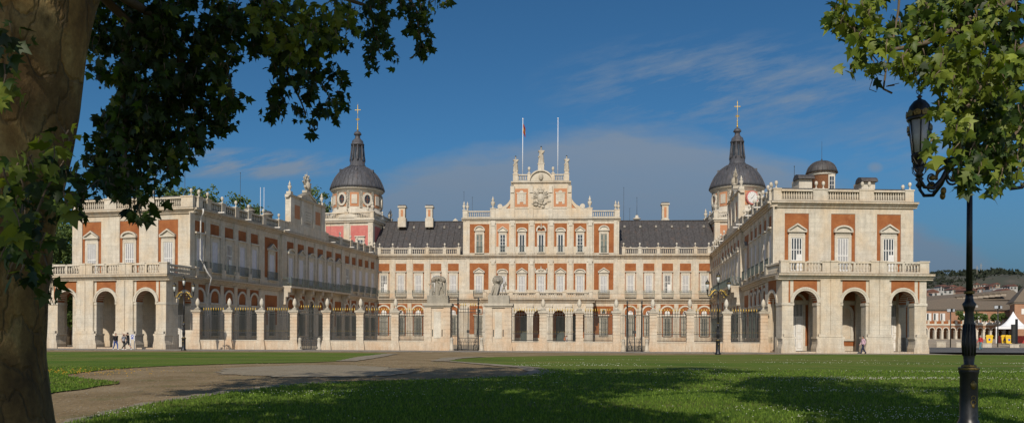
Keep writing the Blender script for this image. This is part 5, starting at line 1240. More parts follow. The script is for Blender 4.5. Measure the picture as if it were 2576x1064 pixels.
def gate_group(s, lion, label):
    p = Vector(fF.w(s - .02, -.3, 5.75)); t = thing('sculpture_group', label, 'sculpture', tuple(p), 0, 'sculpture groups on the gate piers'); m = 'stone_old'
    b = MB(); l = Loc(tuple(p), fF.rz)
    b.box(l, -1.15, 1.15, -.55, .55, -.02, .25, m)
    def nude(x, y, H, rz, lean, armup):
        pose = dict(head=(lean*1.6, .05, 1.60), neck=(lean*1.3, 0, 1.47), chest=(lean, 0, 1.27), pelvis=(0, 0, .95), sh_l=(lean*1.2 - .21, 0, 1.42), sh_r=(lean*1.2 + .21, 0, 1.42),
                    hip_l=(-.1, 0, .9), hip_r=(.1, 0, .9), kn_l=(-.22, .12, .5), kn_r=(.2, 0, .48), an_l=(-.30, -.05, .08), an_r=(.24, -.02, .08), toe_l=(-.32, .12, .04), toe_r=(.28, .14, .04))
        if armup: pose.update(el_l=(lean - .38, .05, 1.62), wr_l=(lean - .15, .1, 1.86), el_r=(lean + .42, .05, 1.60), wr_r=(lean + .2, .1, 1.86))
        else: pose.update(el_l=(lean - .32, .1, 1.2), wr_l=(lean - .1, .3, 1.25), el_r=(lean + .34, .1, 1.22), wr_r=(lean + .3, .35, 1.4))
        bb, J, R, k = figure(l.w(x, y, .22), rz, pose, H, body=m, stone=True)
        o_ = len(b.v); b.v += bb.v; mi = b.mi(m); b.f += [tuple(i + o_ for i in f) for f in bb.f]; b.m += [mi]*len(bb.f); b.sm += [True]*len(bb.f)
    if not lion:
        nude(.35, .1, 1.85, PI + .2, .05, True); nude(-.55, .1, 1.65, PI - .6, .12, False)
        for i in range(9): a = PI*i/8; b.ell(l.w(.05 + math.cos(a)*.55, .05, 1.9 + math.sin(a)*.25), (.28, .3, .24), m, 8, 6)
        b.cap(l.w(.35, -.3, .3), .35, l.w(.2, -.2, 1.6), .3, m); b.cap(l.w(-.15, -.2, .3), .3, l.w(-.1, -.15, 1.75), .28, m); b.cap(l.w(-.75, .15, .3), .22, l.w(-.6, .1, 1.1), .16, m); b.cap(l.w(.7, -.1, .3), .18, l.w(.75, -.1, 1.7), .14, m)
    else:
        b.cap(l.w(-.35, -.1, .55), .42, l.w(-.1, .0, 1.55), .38, m); b.ell(l.w(-.1, .15, 1.9), (.48, .42, .42), m); b.ell(l.w(-.05, .5, 1.85), (.24, .25, .22), m)
        for i in range(14): a = 2*PI*i/14; b.ell(l.w(-.1 + math.cos(a)*.46, .12, 1.88 + math.sin(a)*.42), (.17, .22, .15), m, 7, 5)
        b.cap(l.w(-.5, .2, 1.2), .17, l.w(-.75, .4, .4), .1, m); b.cap(l.w(.0, .3, 1.2), .16, l.w(-.2, .5, .35), .1, m); b.cap(l.w(-.3, 0, .5), .3, l.w(-.95, .1, .35), .16, m)
        nude(.55, .1, 1.6, PI + .7, -.16, False)
    b.build('carving', t, remesh=.035)
gate_group(BIG[0], False, 'weathered stone sculpture of two wrestling figures on the left gate pier'); gate_group(BIG[1], True, 'weathered stone sculpture of a lion and a figure on the right gate pier')

# ---- flagpoles, aerials
def pole(px, ytop, Y, zb, r, label, name='flagpole', cat='flagpole', m='white_sheet', group=None, flag=False):
    u = lev(px, ytop + 60)[0]; x = u*Y; zt = Zat(px, ytop, Y); t = thing(name, label, cat, (x, Y, zb), 0, group)
    b = MB(); b.tube([(x, Y, zb), (x, Y, zt)], [r, r*.7], m, 6); b.lathe((x, Y, zt), [(r*1.4, 0), (r*1.8, r*2), (.01, r*4)], m, 6); b.lathe((x, Y, zb), [(r*2.6, 0), (r*2.2, .2), (r, .35)], m, 8); b.build('mast', t)
    if flag:
        f = MB(); n = 8
        for band, (z0, z1, mm) in enumerate(((.3, .85, 'flag_red'), (.85, 1.3, 'flag_yellow'), (1.35, 2.0, 'flag_red'))):
            vs = []; 
            for i in range(n + 1):
                q = i/n; xx = x + .04 + q*.42; yy = Y + .18*math.sin(q*9); drop = -q*.95
                vs += [(xx, yy, zt - 2.6 + z0 + drop), (xx, yy, zt - 2.6 + z1 + drop)]
            f.add(vs, [(2*i, 2*i + 2, 2*i + 3, 2*i + 1) for i in range(n)], mm)
        o = f.build('flag', t); s = o.modifiers.new('th', 'SOLIDIFY'); s.thickness = .02
pole(1315, 301, 143.5, 29.3, .07, 'white flagpole with a drooping red and yellow flag above the centre block', flag=True, group='flagpoles on the centre block')
pole(1403.5, 300, 143.5, 29.3, .07, 'bare white flagpole above the centre block, no flag', group='flagpoles on the centre block')
for px, yt, Y, zb, lb in ((1167, 483, 153, 22, 'thin grey lightning rod left of the centre block balustrade'), (1188, 497, 153, 22, 'shorter thin rod just right of the left urn pair of the centre block'), (1569, 473, 154, 22, 'tall thin lightning rod above the lead roof, right of the centre block'),
                      (1584, 525, 154, 22, 'very short thin rod between two taller ones on the lead roof'), (1602, 498, 152, 24.7, 'thin rod rising from the round white vent on the lead roof'), (604.5, 436, 112, 16, 'thin rod in front of the trees over the shaded wing'),
                      (1998, 420, 95, 16.5, 'thin lightning rod left of the small roof turret'), (465, 425, 100, 16, 'thin dark rod over the corner of the left pavilion roof'), (1170 - 389, 463, 140, 18, 'thin rod behind the gable of the shaded wing')):
    pole(px, yt, Y, zb, .035, lb, 'lightning_rod', 'lightning rod', 'iron', 'thin rods on the roofs')
for px, yt, lb in ((655, 474, 'white whip aerial on the wing roof, left of a pair'), (664, 474, 'white whip aerial on the wing roof, right of a pair')): pole(px, yt, 115, 16.2, .035, lb, 'whip_aerial', 'aerial', 'white_sheet', 'white whip aerials')
Y = 100; p = P(388, 480, Y); t = thing('roof_aerial', 'grey television aerial with crossbars on the left pavilion roof', 'aerial', (p.x, Y, 16.1)); b = MB()
zt = Zat(388, 434, Y); b.tube([(p.x, Y, 16.1), (p.x, Y, zt)], .03, 'stone_old', 5); b.build('mast', t); b = MB()
for i, z in enumerate((zt - .2, zt - .9, zt - 1.2)): b.tube([(p.x - .35, Y - .2, z), (p.x + .25, Y + .2, z)], .02, 'stone_old', 4); b.tube([(p.x - .3, Y - .2, z - .2), (p.x - .3, Y - .2, z + .2)], .02, 'stone_old', 4)
b.build('crossbars', t)

# ================================================================== LAMPS
def lantern(b, gl, gd, x, y, z, s, glass):
    """z = bottom of lantern"""
    b.lathe((x, y, z), [(.03*s, -.30*s), (.06*s, -.26*s), (.04*s, -.18*s), (.10*s, -.08*s), (.13*s, 0), (.135*s, .04*s)], 'iron_black', 8)
    for j in range(6):
        a = 2*PI*j/6 + .2; c_, s_ = math.cos(a), math.sin(a)
        b.tube([(x + c_*.13*s, y + s_*.13*s, z + .03*s), (x + c_*.215*s, y + s_*.215*s, z + .74*s)], .012*s, 'iron_black', 4)
        b.tube([(x + c_*.03*s, y + s_*.03*s, z - .26*s), (x + c_*.15*s, y + s_*.15*s, z - .12*s), (x + c_*.16*s, y + s_*.16*s, z + .02*s)], .010*s, 'iron_black', 4)
    gl.lathe((x, y, z), [(.12*s, .04*s), (.20*s, .72*s)], glass, 12)
    b.lathe((x, y, z), [(.235*s, .72*s), (.25*s, .74*s), (.24*s, .80*s), (.225*s, .86*s), (.23*s, .92*s), (.19*s, 1.04*s), (.12*s, 1.13*s), (.05*s, 1.17*s), (.03*s, 1.2*s), (.06*s, 1.23*s), (.02*s, 1.26*s)], 'iron_black', 14)
    for j in range(10):
        a = 2*PI*j/10; c_, s_ = math.cos(a), math.sin(a); gd.prism(Loc((x, y, 0), a), [(-.06*s, z + .80*s), (.06*s, z + .80*s), (.075*s, z + .88*s), (0, z + .93*s), (-.075*s, z + .88*s)], .235*s, .255*s, 'old_gold')
    for j in range(4):
        a = PI*j/2; c_, s_ = math.cos(a), math.sin(a); gd.tube([(x, y, z + 1.26*s), (x + c_*.07*s, y + s_*.07*s, z + 1.31*s), (x + c_*.055*s, y + s_*.055*s, z + 1.37*s), (x, y, z + 1.40*s)], .008*s, 'iron_black', 4)
    gd.tube([(x, y, z + 1.40*s), (x, y, z + 1.47*s)], .012*s, 'old_gold', 4); gd.box(Loc((x, y, 0)), -.03*s, .03*s, -.01*s, .01*s, z + 1.43*s, z + 1.45*s, 'old_gold')
def spiral(c, r0, r1, a0, a1, ax, n=16):
    return [(c[0] + ax[0]*(r0 + (r1 - r0)*i/n)*math.cos(a0 + (a1 - a0)*i/n), c[1] + ax[1]*(r0 + (r1 - r0)*i/n)*math.cos(a0 + (a1 - a0)*i/n), c[2] + (r0 + (r1 - r0)*i/n)*math.sin(a0 + (a1 - a0)*i/n)) for i in range(n + 1)]
def street_lamp(x, y, H, azs, arm, ls, label, glass, gold_arm, rbase=.24, z0=0.0, arm_z=None):
    t = thing('street_lamp', label, 'street lamp', (x, y, z0), 0, None); k = H/6.4
    b = MB(); b.lathe((x, y, z0), [(rbase*1.4, 0), (rbase*1.4, .08), (rbase*1.15, .16), (rbase, .22), (rbase*.98, .95*k), (rbase*1.08, 1.0*k), (rbase*1.12, 1.03*k), (rbase*1.12, 1.06*k), (rbase*.75, 1.12*k), (rbase*.55, 1.16*k), (rbase*.64, 1.3*k), (rbase*.74, 1.5*k), (rbase*.6, 1.85*k), (rbase*.46, 2.05*k), (rbase*.60, 2.12*k), (rbase*.78, 2.2*k), (rbase*.5, 2.25*k), (rbase*.42, 2.32*k), (rbase*.42, 2.36*k)], 'iron_black', 20)
    for i in range(12):
        a = 2*PI*i/12; b.tube([(x + math.cos(a)*rbase*.62, y + math.sin(a)*rbase*.62, z0 + 1.3*k), (x + math.cos(a)*rbase*.72, y + math.sin(a)*rbase*.72, z0 + 1.5*k), (x + math.cos(a)*rbase*.59, y + math.sin(a)*rbase*.59, z0 + 1.85*k)], .014*k, 'iron_black', 5)
    b.build('base', t)
    g = MB()
    for z, r in ((1.10, .80), (2.38, .56), (1.055, 1.14)): g.lathe((x, y, z0 + z*k), [(rbase*r, 0), (rbase*r*1.06, .02*k), (rbase*r, .045*k)], 'old_gold', 16)
    g.lathe((x, y - rbase*.97, z0 + .72*k), [(.02, 0), (.05, .05), (.06, .1), (.01, .16)], 'old_gold', 8, sy=.3); g.ring(Loc((x, y, 0)), 0, z0 + .5*k, .035, .05, rbase*.97, rbase*1.0, 0, 2*PI, 'old_gold', 12); g.ring(Loc((x, y, 0)), 0, z0 + .58*k, .03, .042, rbase*.97, rbase*1.0, 0, 2*PI, 'old_gold', 12); g.lathe((x, y - rbase*.98, z0 + .40*k), [(.01, 0), (.03, .03), (.02, .08)], 'old_gold', 6, sy=.3)
    g.build('trim', t)
    az = arm_z if arm_z else H - 1.75*k
    s = MB(); s.tube([(x, y, z0 + 2.36*k), (x, y, z0 + az + .3)], [rbase*.36, rbase*.30], 'iron_black', 14); s.lathe((x, y, z0 + az + .25), [(rbase*.3, 0), (rbase*.5, .06), (rbase*.5, .12), (rbase*.25, .2), (rbase*.22, H - az - 1.47*ls - .25 - .3*ls + .02)], 'iron_black', 10); s.build('post', t)
    top = MB(); tg = MB(); td = MB(); lantern(top, tg, td, x, y, z0 + H - 1.47*ls, ls, glass); o = top.build('lantern', t); tg.build('glass', o); td.build('crown', o)
    for a in azs:
        ax = (math.cos(a), math.sin(a)); q = lambda r, z: (x + ax[0]*r, y + ax[1]*r, z0 + az + z)
        m = MB(); A = arm
        mt = 'iron_black'; g2 = 'gold' if gold_arm else 'old_gold'
        m.tube([q(.05, .30*k), q(A*.25, .38*k), q(A*.42, .28*k), q(A*.55, .05*k), q(A*.72, -.12*k), q(A*.90, -.10*k), q(A*.985, .02*k), q(A, .2*k)], [.028*k, .03*k, .034*k, .034*k, .034*k, .032*k, .03*k, .03*k], mt, 7)
        m.tube(spiral(q(A*.30, .12*k), .17*k, .05*k, 1.6, -4.2, ax), .02*k, mt, 5); m.tube(spiral(q(A*.74, .06*k), .12*k, .03*k, -2.2, 3.6, ax), .016*k, mt, 5)
        m.lathe(q(A, .05*k), [(.03*k, 0), (.07*k, .06*k), (.03*k, .12*k), (.08*k, .17*k), (.03*k, .22*k)], mt, 8)
        ao = m.build('arm', t)
        gg = MB(); gg.tube(spiral(q(A*.50, .16*k), .20*k, .14*k, 2.6, -.1, ax, 8), .028*k, g2, 5); gg.ell(q(A*.74, .06*k), (.06*k, .05*k, .05*k), g2, 7, 5); gg.ell(q(A*.3, .12*k), (.05*k, .05*k, .05*k), g2, 7, 5); gg.ell(q(A*.52, -.16*k), (.05*k, .05*k, .07*k), g2, 7, 5)
        if gold_arm: gg.tube([q(.05, .28*k), q(A*.3, .42*k), q(A*.5, .25*k), q(A*.75, -.02*k), q(A*.95, -.02*k)], .035*k, g2, 5)
        gg.build('scroll_leaves', ao)
        l_ = MB(); lg = MB(); ld = MB(); e = q(A, .2*k + .30*ls); lantern(l_, lg, ld, e[0], e[1], e[2], ls, glass); o = l_.build('lantern', t); lg.build('glass', o); ld.build('crown', o)
    return t
yF = 14.2; gx = P(2437, 1000, yF)
street_lamp(gx.x, yF, 6.55, (PI + .12, -.12 + .0, PI/2 + .5), .97, .84, 'black street lamp with gold-crowned lanterns standing on the near lawn', 'lantern_glass', False, .148, arm_z=4.42)
p = G(462, 881.5); street_lamp(p.x, p.y, 7.6, (PI, 0), .95, .74, 'slim lamp with three white lanterns and gold scrolls before the left arcade corner', 'lantern_milk', True, .19, arm_z=5.42)
p = G(1806, 891); street_lamp(p.x, p.y, 7.75, (PI, 0), 1.0, .76, 'three-lantern lamp with gold scrolls at the lawn edge before the right wing', 'lantern_milk', True, .20, arm_z=5.5)
# little sign by the left arcade
p = gp(333.5, 84.6); t = thing('sign_stand', 'white sign stand with a blue symbol beside the arm-raising person', 'sign', p); b = MB()
l = Loc(p, .0); b.box(l, -.25, -.19, -.03, .03, 0, 1.2, 'white_sheet'); b.box(l, .19, .25, -.03, .03, 0, 1.2, 'white_sheet'); b.build('frame', t); b = MB(); b.box(l, -.24, .24, .03, .06, 1.05, 1.62, 'cloth_white'); b.ring(l, 0, 1.42, .09, .15, .06, .07, 0, 2*PI, 'sign_blue', 14); b.box(l, -.12, .12, .06, .07, 1.12, 1.24, 'sign_blue'); b.build('board', t)

# ================================================================== FAR RIGHT
def gz(Y):
    xs = [(0, 0), (88, 0), (95, .2), (105, .5), (120, .8), (300, 1.1), (350, 4), (650, 28), (1000, 62), (1500, 112), (1800, 125)]
    for (a, za), (b_, zb) in zip(xs, xs[1:]):
        if Y <= b_: return za + (zb - za)*(Y - a)/(b_ - a)
    return 125
# arcaded building
YA = 300.0
def PX(px, Y): return lev(px, 850)[0]*Y
x0, x1 = PX(2318, YA), PX(2700, YA); fA = Fr((x0, YA), (x1, YA + 4), CAM)
ar = thing('arcaded_building', 'long low orange building with a ground arcade and tiled roof across the plaza', 'building', ((x0 + x1)/2, YA, 1.1))
yz = lambda y, px=2450, Y=YA: Zat(px, y, Y)
wl = MB(); zc = yz(815.5); ze = yz(777); zp = yz(806.7); zs = yz(831)
wl.box(fA, 0, fA.L, -16, -7, .5, ze, 'town_orange'); n = int(fA.L/2.66); w = fA.L/n
for i in range(n):
    c = w*(i + .5); wl.archwall(fA, c, w*.36, zs, zc - .4, w/2, -1, 0, 'town_orange', 8); wl.ring(fA, c, zs, w*.36, w*.47, -.5, .08, 0, PI, 'stone_clean', 8)
    wl.box(fA, c - w/2 - .38, c - w/2 + .38, -1, .1, .5, zs, 'stone_clean'); wl.box(fA, c - w/2 - .5, c - w/2 + .5, -1, .2, zs - .35, zs, 'stone_clean')
wl.box(fA, 0, fA.L, -1, .25, zc - .4, zc + .15, 'stone_clean'); wl.box(fA, 0, fA.L, -7, -.2, zc - .3, zc, 'stone'); wl.box(fA, 0, fA.L, -7, -6.9, ze - .4, ze, 'stone_clean')
wl.build('wall', ar)
pb = MB()
for i in range(0, n + 1): pb.box(fA, w*i - .4, w*i + .4, -.6, .1, zc + .15, zp + .3, 'stone_clean')
pb.box(fA, 0, fA.L*.32, -.35, -.05, zc + .15, zp - .1, 'brick'); pb.box(fA, fA.L*.32, fA.L, -.35, -.05, zc + .15, zp - .5, 'white_sheet'); pb.build('parapet', ar)
for px in (2363, 2381, 2398.5, 2451, 2470, 2487, 2505, 2540):
    c = fA.sx(px, 850) + 0; m = MB(); l = Loc(fA.w(c*1.0, -6.88, 0), fA.rz); m.box(l, -1.0, 1.0, 0, .12, zc + .2, yz(786.5), 'white_paint'); m.box(l, -.75, -.1, .12, .14, zc + .3, yz(787.5), 'dark_glass' if px in (2381, 2363) else 'shutter_gap'); m.build('window', ar)
rf = MB(); zr = yz(755, 2450, YA + 14); e1_ = PX(2560, 307) - x0; e2_ = PX(2556, 316) - x0; l = [fA.w(-2, -6.2, ze), fA.w(e1_, -6.2, ze), fA.w(e2_, -15, zr), fA.w(-2, -15, zr), fA.w(-2, -24, ze), fA.w(e1_, -24, ze)]
rf.add(l, [(0, 1, 2, 3), (3, 2, 5, 4), (0, 3, 4), (1, 5, 2)], 'roof_tile'); ro = rf.build('roof', ar)
for px in (2491,): c = fA.sx(px, 850); m = MB(); m.box(fA, c - 1, c + 1, -11, -8.6, ze + 1, yz(763), 'house_white'); m.prism(fA, [(c - 1.4, yz(763)), (c + 1.4, yz(763)), (c + 1.0, yz(759)), (c - 1, yz(759))], -11, -8.4, 'roof_tile'); m.build('dormer', ro)
# hip-roofed block at the edge
hb = thing('hip_roof_building', 'orange corner building with a tall pyramid tiled roof at the right edge', 'building', (PX(2600, 290), 290, 1.1))
h0, h1 = PX(2552, 288), PX(2660, 288); b = MB(); hw = h1 - h0; bx = PX(2540, 288 + hw); b.foot([(h0, 288), (h1, 288), (h1 + 8, 288 + hw), (bx, 288 + hw)], .5, Zat(2560, 760, 288), 'town_orange'); ez = Zat(2560, 760, 288); b.foot([(h0 - .3, 287.7), (h1 + .3, 287.7), (h1 + 8.3, 288.2 + hw), (bx - .3, 288.2 + hw)], ez - .5, ez - .02, 'stone_clean'); b.build('wall', hb)
b = MB(); ap = ((h0 + h1)/2 + 4, 288 + hw/2, Zat(2600, 690, 288)); e_ = 1.0; b.add([(h0 - e_, 287, ez), (h1 + e_, 287, ez), (h1 + e_ + 8, 289 + hw, ez), (bx - e_, 289 + hw, ez), ap], [(0, 1, 4), (1, 2, 4), (2, 3, 4), (3, 0, 4)], 'roof_tile'); b.build('roof', hb)
for px, y0, y1 in ((2576, 776, 790), (2620, 776, 790)):
    m = MB(); l = Loc((PX(px, 288), 288, 0)); m.box(l, -1, 1, 0, .1, Zat(px, y1, 288), Zat(px, y0, 288), 'white_paint'); m.build('window', hb)
# building behind with white dormers
rb = thing('rear_building', 'long tiled roof with a row of white dormers behind the arcaded building', 'building', (PX(2450, 345), 345, 1.5)); Yb = 340
b = MB(); xa, xb = PX(2325, Yb), PX(2600, Yb); b.foot([(xa, Yb), (xb, Yb + 6), (xb, Yb + 22), (xa, Yb + 22)], 1, Zat(2450, 757, Yb), 'brick_pale'); b.build('wall', rb)
b = MB(); z0_, z1_ = Zat(2330, 757, Yb), Zat(2330, 748, Yb + 12); z1b = Zat(2550, 728, Yb + 12); b.add([(xa, Yb - 1, z0_), (xb, Yb + 5, Zat(2550, 752, Yb)), (xb, Yb + 14, z1b), (xa, Yb + 12, z1_), (xa, Yb + 24, z0_), (xb, Yb + 24, z0_)], [(0, 1, 2, 3), (3, 2, 5, 4), (0, 3, 4), (1, 5, 2)], 'roof_tile'); r2 = b.build('roof', rb)
for i, xc_ in enumerate((420, 480, 525, 572, 625, 682, 742, 800, 858)):
    px = 2307.6 + .2522*xc_; Yd = Yb + 3; y0 = 644 + .2522*(410 - .04*(xc_ - 400)*(1 if xc_ > 400 else 0)*1.0) - (xc_ - 420)*.012; l = Loc((PX(px, Yd), Yd, 0)); m = MB(); m.box(l, -1.2, 1.2, -3, 0, Zat(px, y0 + 7, Yd), Zat(px, y0, Yd), 'house_cream'); m.box(l, -1.6, 1.6, -3, .3, Zat(px, y0, Yd), Zat(px, y0, Yd) + .25, 'roof_tile'); m.build('dormer', r2)
# terrace plants
for px, y0, wd, lb in ((2416, 783, 8, 'bushy green shrub on the terrace just left of the near lamp post'), (2458, 783, 10, 'tall green shrub on the terrace between two lamps'), (2478, 790, 6, 'small shrub under the dormer on the terrace'), (2500, 788, 7, 'olive shrub at the middle of the terrace'), (2519, 787, 9, 'broad shrub on the terrace left of the tent peak'), (2560, 788, 6, 'green shrub on the terrace right of the tent peak')):
    pass
TERR = [(2416, 783, 8, 'bushy green shrub on the terrace just left of the near lamp post'), (2458, 783, 10, 'tall green shrub on the terrace between the dormer and the near lamp post'), (2478, 790, 5, 'small shrub on the terrace below the dormer'), (2501, 788, 6, 'olive shrub on the terrace right of the dormer'), (2519, 787, 9, 'broad shrub on the terrace left of the tent peak'), (2560, 789, 6, 'green shrub on the terrace right of the tent peak')]
# bins
def bin_(px, Y, label):
    x = PX(px, Y); z = gz(Y); t = thing('wheeled_bin', label, 'bin', (x, Y, z), 0, 'yellow bins on the plaza'); l = Loc((x, Y, z), -.45); b = MB()
    b.prism(l, [(-.34, .12), (.34, .12), (.45, 1.15), (-.45, 1.15)], -.42, .42, 'yellow_plastic'); b.box(l, -.49, .49, -.47, .47, 1.08, 1.17, 'yellow_plastic'); b.box(l, -.12, .12, .43, .44, .5, .8, 'sign_blue'); b.build('body', t)
    b = MB(); b.prism(l, [(-.47, 1.17), (.47, 1.17), (.4, 1.34), (-.4, 1.34)], -.46, .46, 'yellow_plastic'); b.build('lid', t)
    for e in (-1, 1): w_ = MB(); w_.disc(Loc((x, Y, z), -.45 + PI/2), -.3, .1, .1, e*.4 - .04, e*.4 + .04, 'iron', n=10); w_.build('wheel', t)
bin_(2488.5, 118, 'yellow bin standing alone near the person in red'); bin_(2527, 118, 'yellow bin left of the pair beside the tent'); bin_(2538, 117, 'yellow bin right of the pair beside the tent')
# tent
Y = 128; xc_ = PX(2548.5, Y); z = gz(Y); t = thing('marquee_tent', 'white peaked marquee tent on the plaza at the right edge', 'tent', (xc_, Y, z)); hw = 2.35; ze_ = Zat(2548, 822, Y); za = Zat(2548, 783, Y); b = MB(); nr = 10; vs = []; cnt = 24; ca_, sa_ = math.cos(.56), math.sin(.56)
for i in range(nr + 1):
    q = i/nr; r_ = hw*(1 - q); zz = ze_ + (za - ze_)*(q**1.9)
    for j in range(cnt):
        a = 2*PI*j/cnt; cs_, sn_ = math.cos(a), math.sin(a); kk = 1/max(abs(cs_), abs(sn_)); kk = kk*(1 - q*.6) + q*.6; vs.append((xc_ + (cs_*ca_ + sn_*sa_)*r_*kk, Y + (sn_*ca_ - cs_*sa_)*r_*kk, zz))
b.add(vs, [(i*cnt + j, i*cnt + (j + 1) % cnt, (i + 1)*cnt + (j + 1) % cnt, (i + 1)*cnt + j) for i in range(nr) for j in range(cnt)], 'white_sheet', True)
l = Loc((xc_, Y, 0), -.56); b.box(l, -hw, hw, hw - .03, hw, ze_ - .35, ze_, 'white_sheet'); b.box(l, -hw, -hw + .03, -hw, hw - .03, ze_ - .35, ze_, 'white_sheet'); b.box(l, hw - .03, hw, -hw, hw - .03, ze_ - .35, ze_, 'white_sheet'); b.build('canopy', t)
for e in (-1, 1):
    for f in (-1, 1): b = MB(); b.box(l, e*hw*.97 - .05, e*hw*.97 + .05, f*hw*.97 - .05, f*hw*.97 + .05, z, ze_, 'white_sheet'); b.build('leg', t)
b = MB(); b.box(l, -hw + .3, hw - .3, -1, -.9, z, z + 1.2, 'red_paint'); tt = b.build('red_counter', None); tt['label'] = 'dark red counter under the white tent'; tt['category'] = 'counter'
# kerb blocks
for px, yb, lb in ((2368, 871, 'pale stone block nearest the palace on the plaza edge'), (2417.5, 873, 'pale stone block half hidden behind the near lamp post'), (2483, 875.5, 'pale stone block below the single yellow bin'), (2552, 877.5, 'pale stone block at the foot of the black totem')):
    Y = 101.5; x = PX(px, Y); z = Zat(px, yb, Y); b = MB(); l = Loc((x, Y, z), -.5); b.prism(l, [(-.52, -.3), (.52, -.3), (.50, .6), (-.50, .6)], -.45, .45, 'stone_clean'); b.box(l, -.56, .56, -.5, .5, .601, .66, 'stone_clean'); o = b.build('stone_block', None, (x, Y, z)); tag(o, lb, 'stone block', 'stone blocks edging the plaza')
Y = 103; x = PX(2557, Y); z = Zat(2557, 866, Y); b = MB(); l = Loc((x, Y, z)); b.box(l, -.12, .12, -.1, .1, -.3, 3.3, 'iron_black'); b.box(l, -.62, -.2, -.15, .15, .2, 2.6, 'iron'); b.box(l, -.3, .3, -.3, .3, -.3, .12, 'iron'); o = b.build('totem', None, (x, Y, z)); tag(o, 'slim black totem post with a dark box at the right edge', 'totem')
for px, yt, yb, lb in ((2391, 778, 870, 'thin twin-head floodlight lamp left of the near lamp post'), (2510, 770, 875, 'thin twin-head floodlight lamp beside the white tent')):
    Y = 104; x = PX(px, Y); z = Zat(px, yb, Y); zt = Zat(px, yt, Y); t = thing('floodlight_lamp', lb, 'floodlight', (x, Y, z), 0, 'thin lamps on the plaza'); b = MB(); b.tube([(x, Y, z - .3), (x, Y, zt)], .07, 'iron', 6); b.build('post', t)
    for e in (-1, 1): b = MB(); l = Loc((x + e*.22, Y, zt), e*.5); b.prism(l, [(-.22, -.35), (.22, -.35), (.26, .1), (-.26, .1)], -.2, .2, 'iron'); b.box(l, -.2, .2, .2, .22, -.3, .05, 'lantern_glass'); b.build('lamp_head', t)
# hill houses
HH = [(2352, 733, 'house_white', 0), (2366, 727, 'house_white', 1), (2388, 729, 'house_cream', 1), (2384, 740, 'house_white', 0), (2398, 738, 'house_cream', 1), (2414, 734, 'house_brick', 1), (2455, 724, 'house_cream', 1), (2446, 738, 'house_white', 0), (2464, 733, 'house_brick', 1), (2476, 723, 'house_white', 1), (2489, 727, 'house_brick', 1), (2500, 722, 'house_cream', 1), (2512, 731, 'house_white', 0), (2534, 726, 'house_cream', 1), (2545, 729, 'house_white', 1), (2340, 745, 'house_brick', 1), (2358, 746, 'house_white', 0), (2430, 741, 'house_brick', 1), (2492, 738, 'house_white', 0), (2520, 740, 'house_brick', 1)]
HH.sort(); cw = {'house_white': 'white', 'house_cream': 'cream', 'house_brick': 'brick-coloured'}
ordn = ['first', 'second', 'third', 'fourth', 'fifth', 'sixth', 'seventh', 'eighth', 'ninth', 'tenth', 'eleventh', 'twelfth']
cnt_ = {}
for px, yb, mt, pitched in HH:
    key = (mt, pitched); cnt_[key] = cnt_.get(key, 0) + 1
    Y = 470 + (748 - yb)*7; x = PX(px, Y); z = Zat(px, yb, Y); hw_ = random.uniform(2.2, 3.7); hh = random.uniform(3.0, 4.4)
    lab = f"{cw[mt]} {'house with a red pitched roof' if pitched else 'flat-roofed house'} on the hillside, {ordn[cnt_[key]-1]} such from the left"
    t = thing('hillside_house', lab, 'house', (x, Y, z), 0, 'small houses on the far hillside'); l = Loc((x, Y, z), random.uniform(-.5, .5)); b = MB(); b.box(l, -hw_, hw_, -5, 5, -12, hh*.6, mt); b.build('wall', t)
    if pitched: b = MB(); b.prism(l, [(-hw_ - .5, hh*.6), (hw_ + .5, hh*.6), (0, hh)], -5.5, 5.5, 'roof_red'); b.build('roof', t)
    for e in (-.5, .4): b = MB(); b.box(l, e*hw_ - .6, e*hw_ + .6, 5, 5.06, 0.4, 1.9, 'dark_glass'); b.build('window', t)
# ================================================================== GROUND
def struct(o): o['kind'] = 'structure'; return o
def sheet(name, pts, z, m, sub=None):
    b = MB(); b.add([(p[0], p[1], z) for p in pts], [tuple(range(len(pts)))], m); o = b.build(name, None); return struct(o)
def smooth(pts, it=2):
    for _ in range(it):
        q = []
        for a, b in zip(pts, pts[1:] + pts[:1]): q += [(a[0]*.75 + b[0]*.25, a[1]*.75 + b[1]*.25), (a[0]*.25 + b[0]*.75, a[1]*.25 + b[1]*.75)]
        pts = q
    return pts
def gpts(pp): return [tuple(G(x, y)[:2]) for x, y in pp]
def jag(pts, amp=.12, seed=1):
    r = random.Random(seed); out = []
    for a, b in zip(pts, pts[1:] + pts[:1]):
        L = math.dist(a, b); n = max(1, min(60, int(L/.5)))
        for i in range(n):
            t = i/n; out.append((a[0] + (b[0] - a[0])*t + r.uniform(-amp, amp), a[1] + (b[1] - a[1])*t + r.uniform(-amp, amp)))
    return out
sheet('ground', [(-3000, -200), (3000, -200), (3000, 88), (-3000, 88)], -.02, 'dirt')
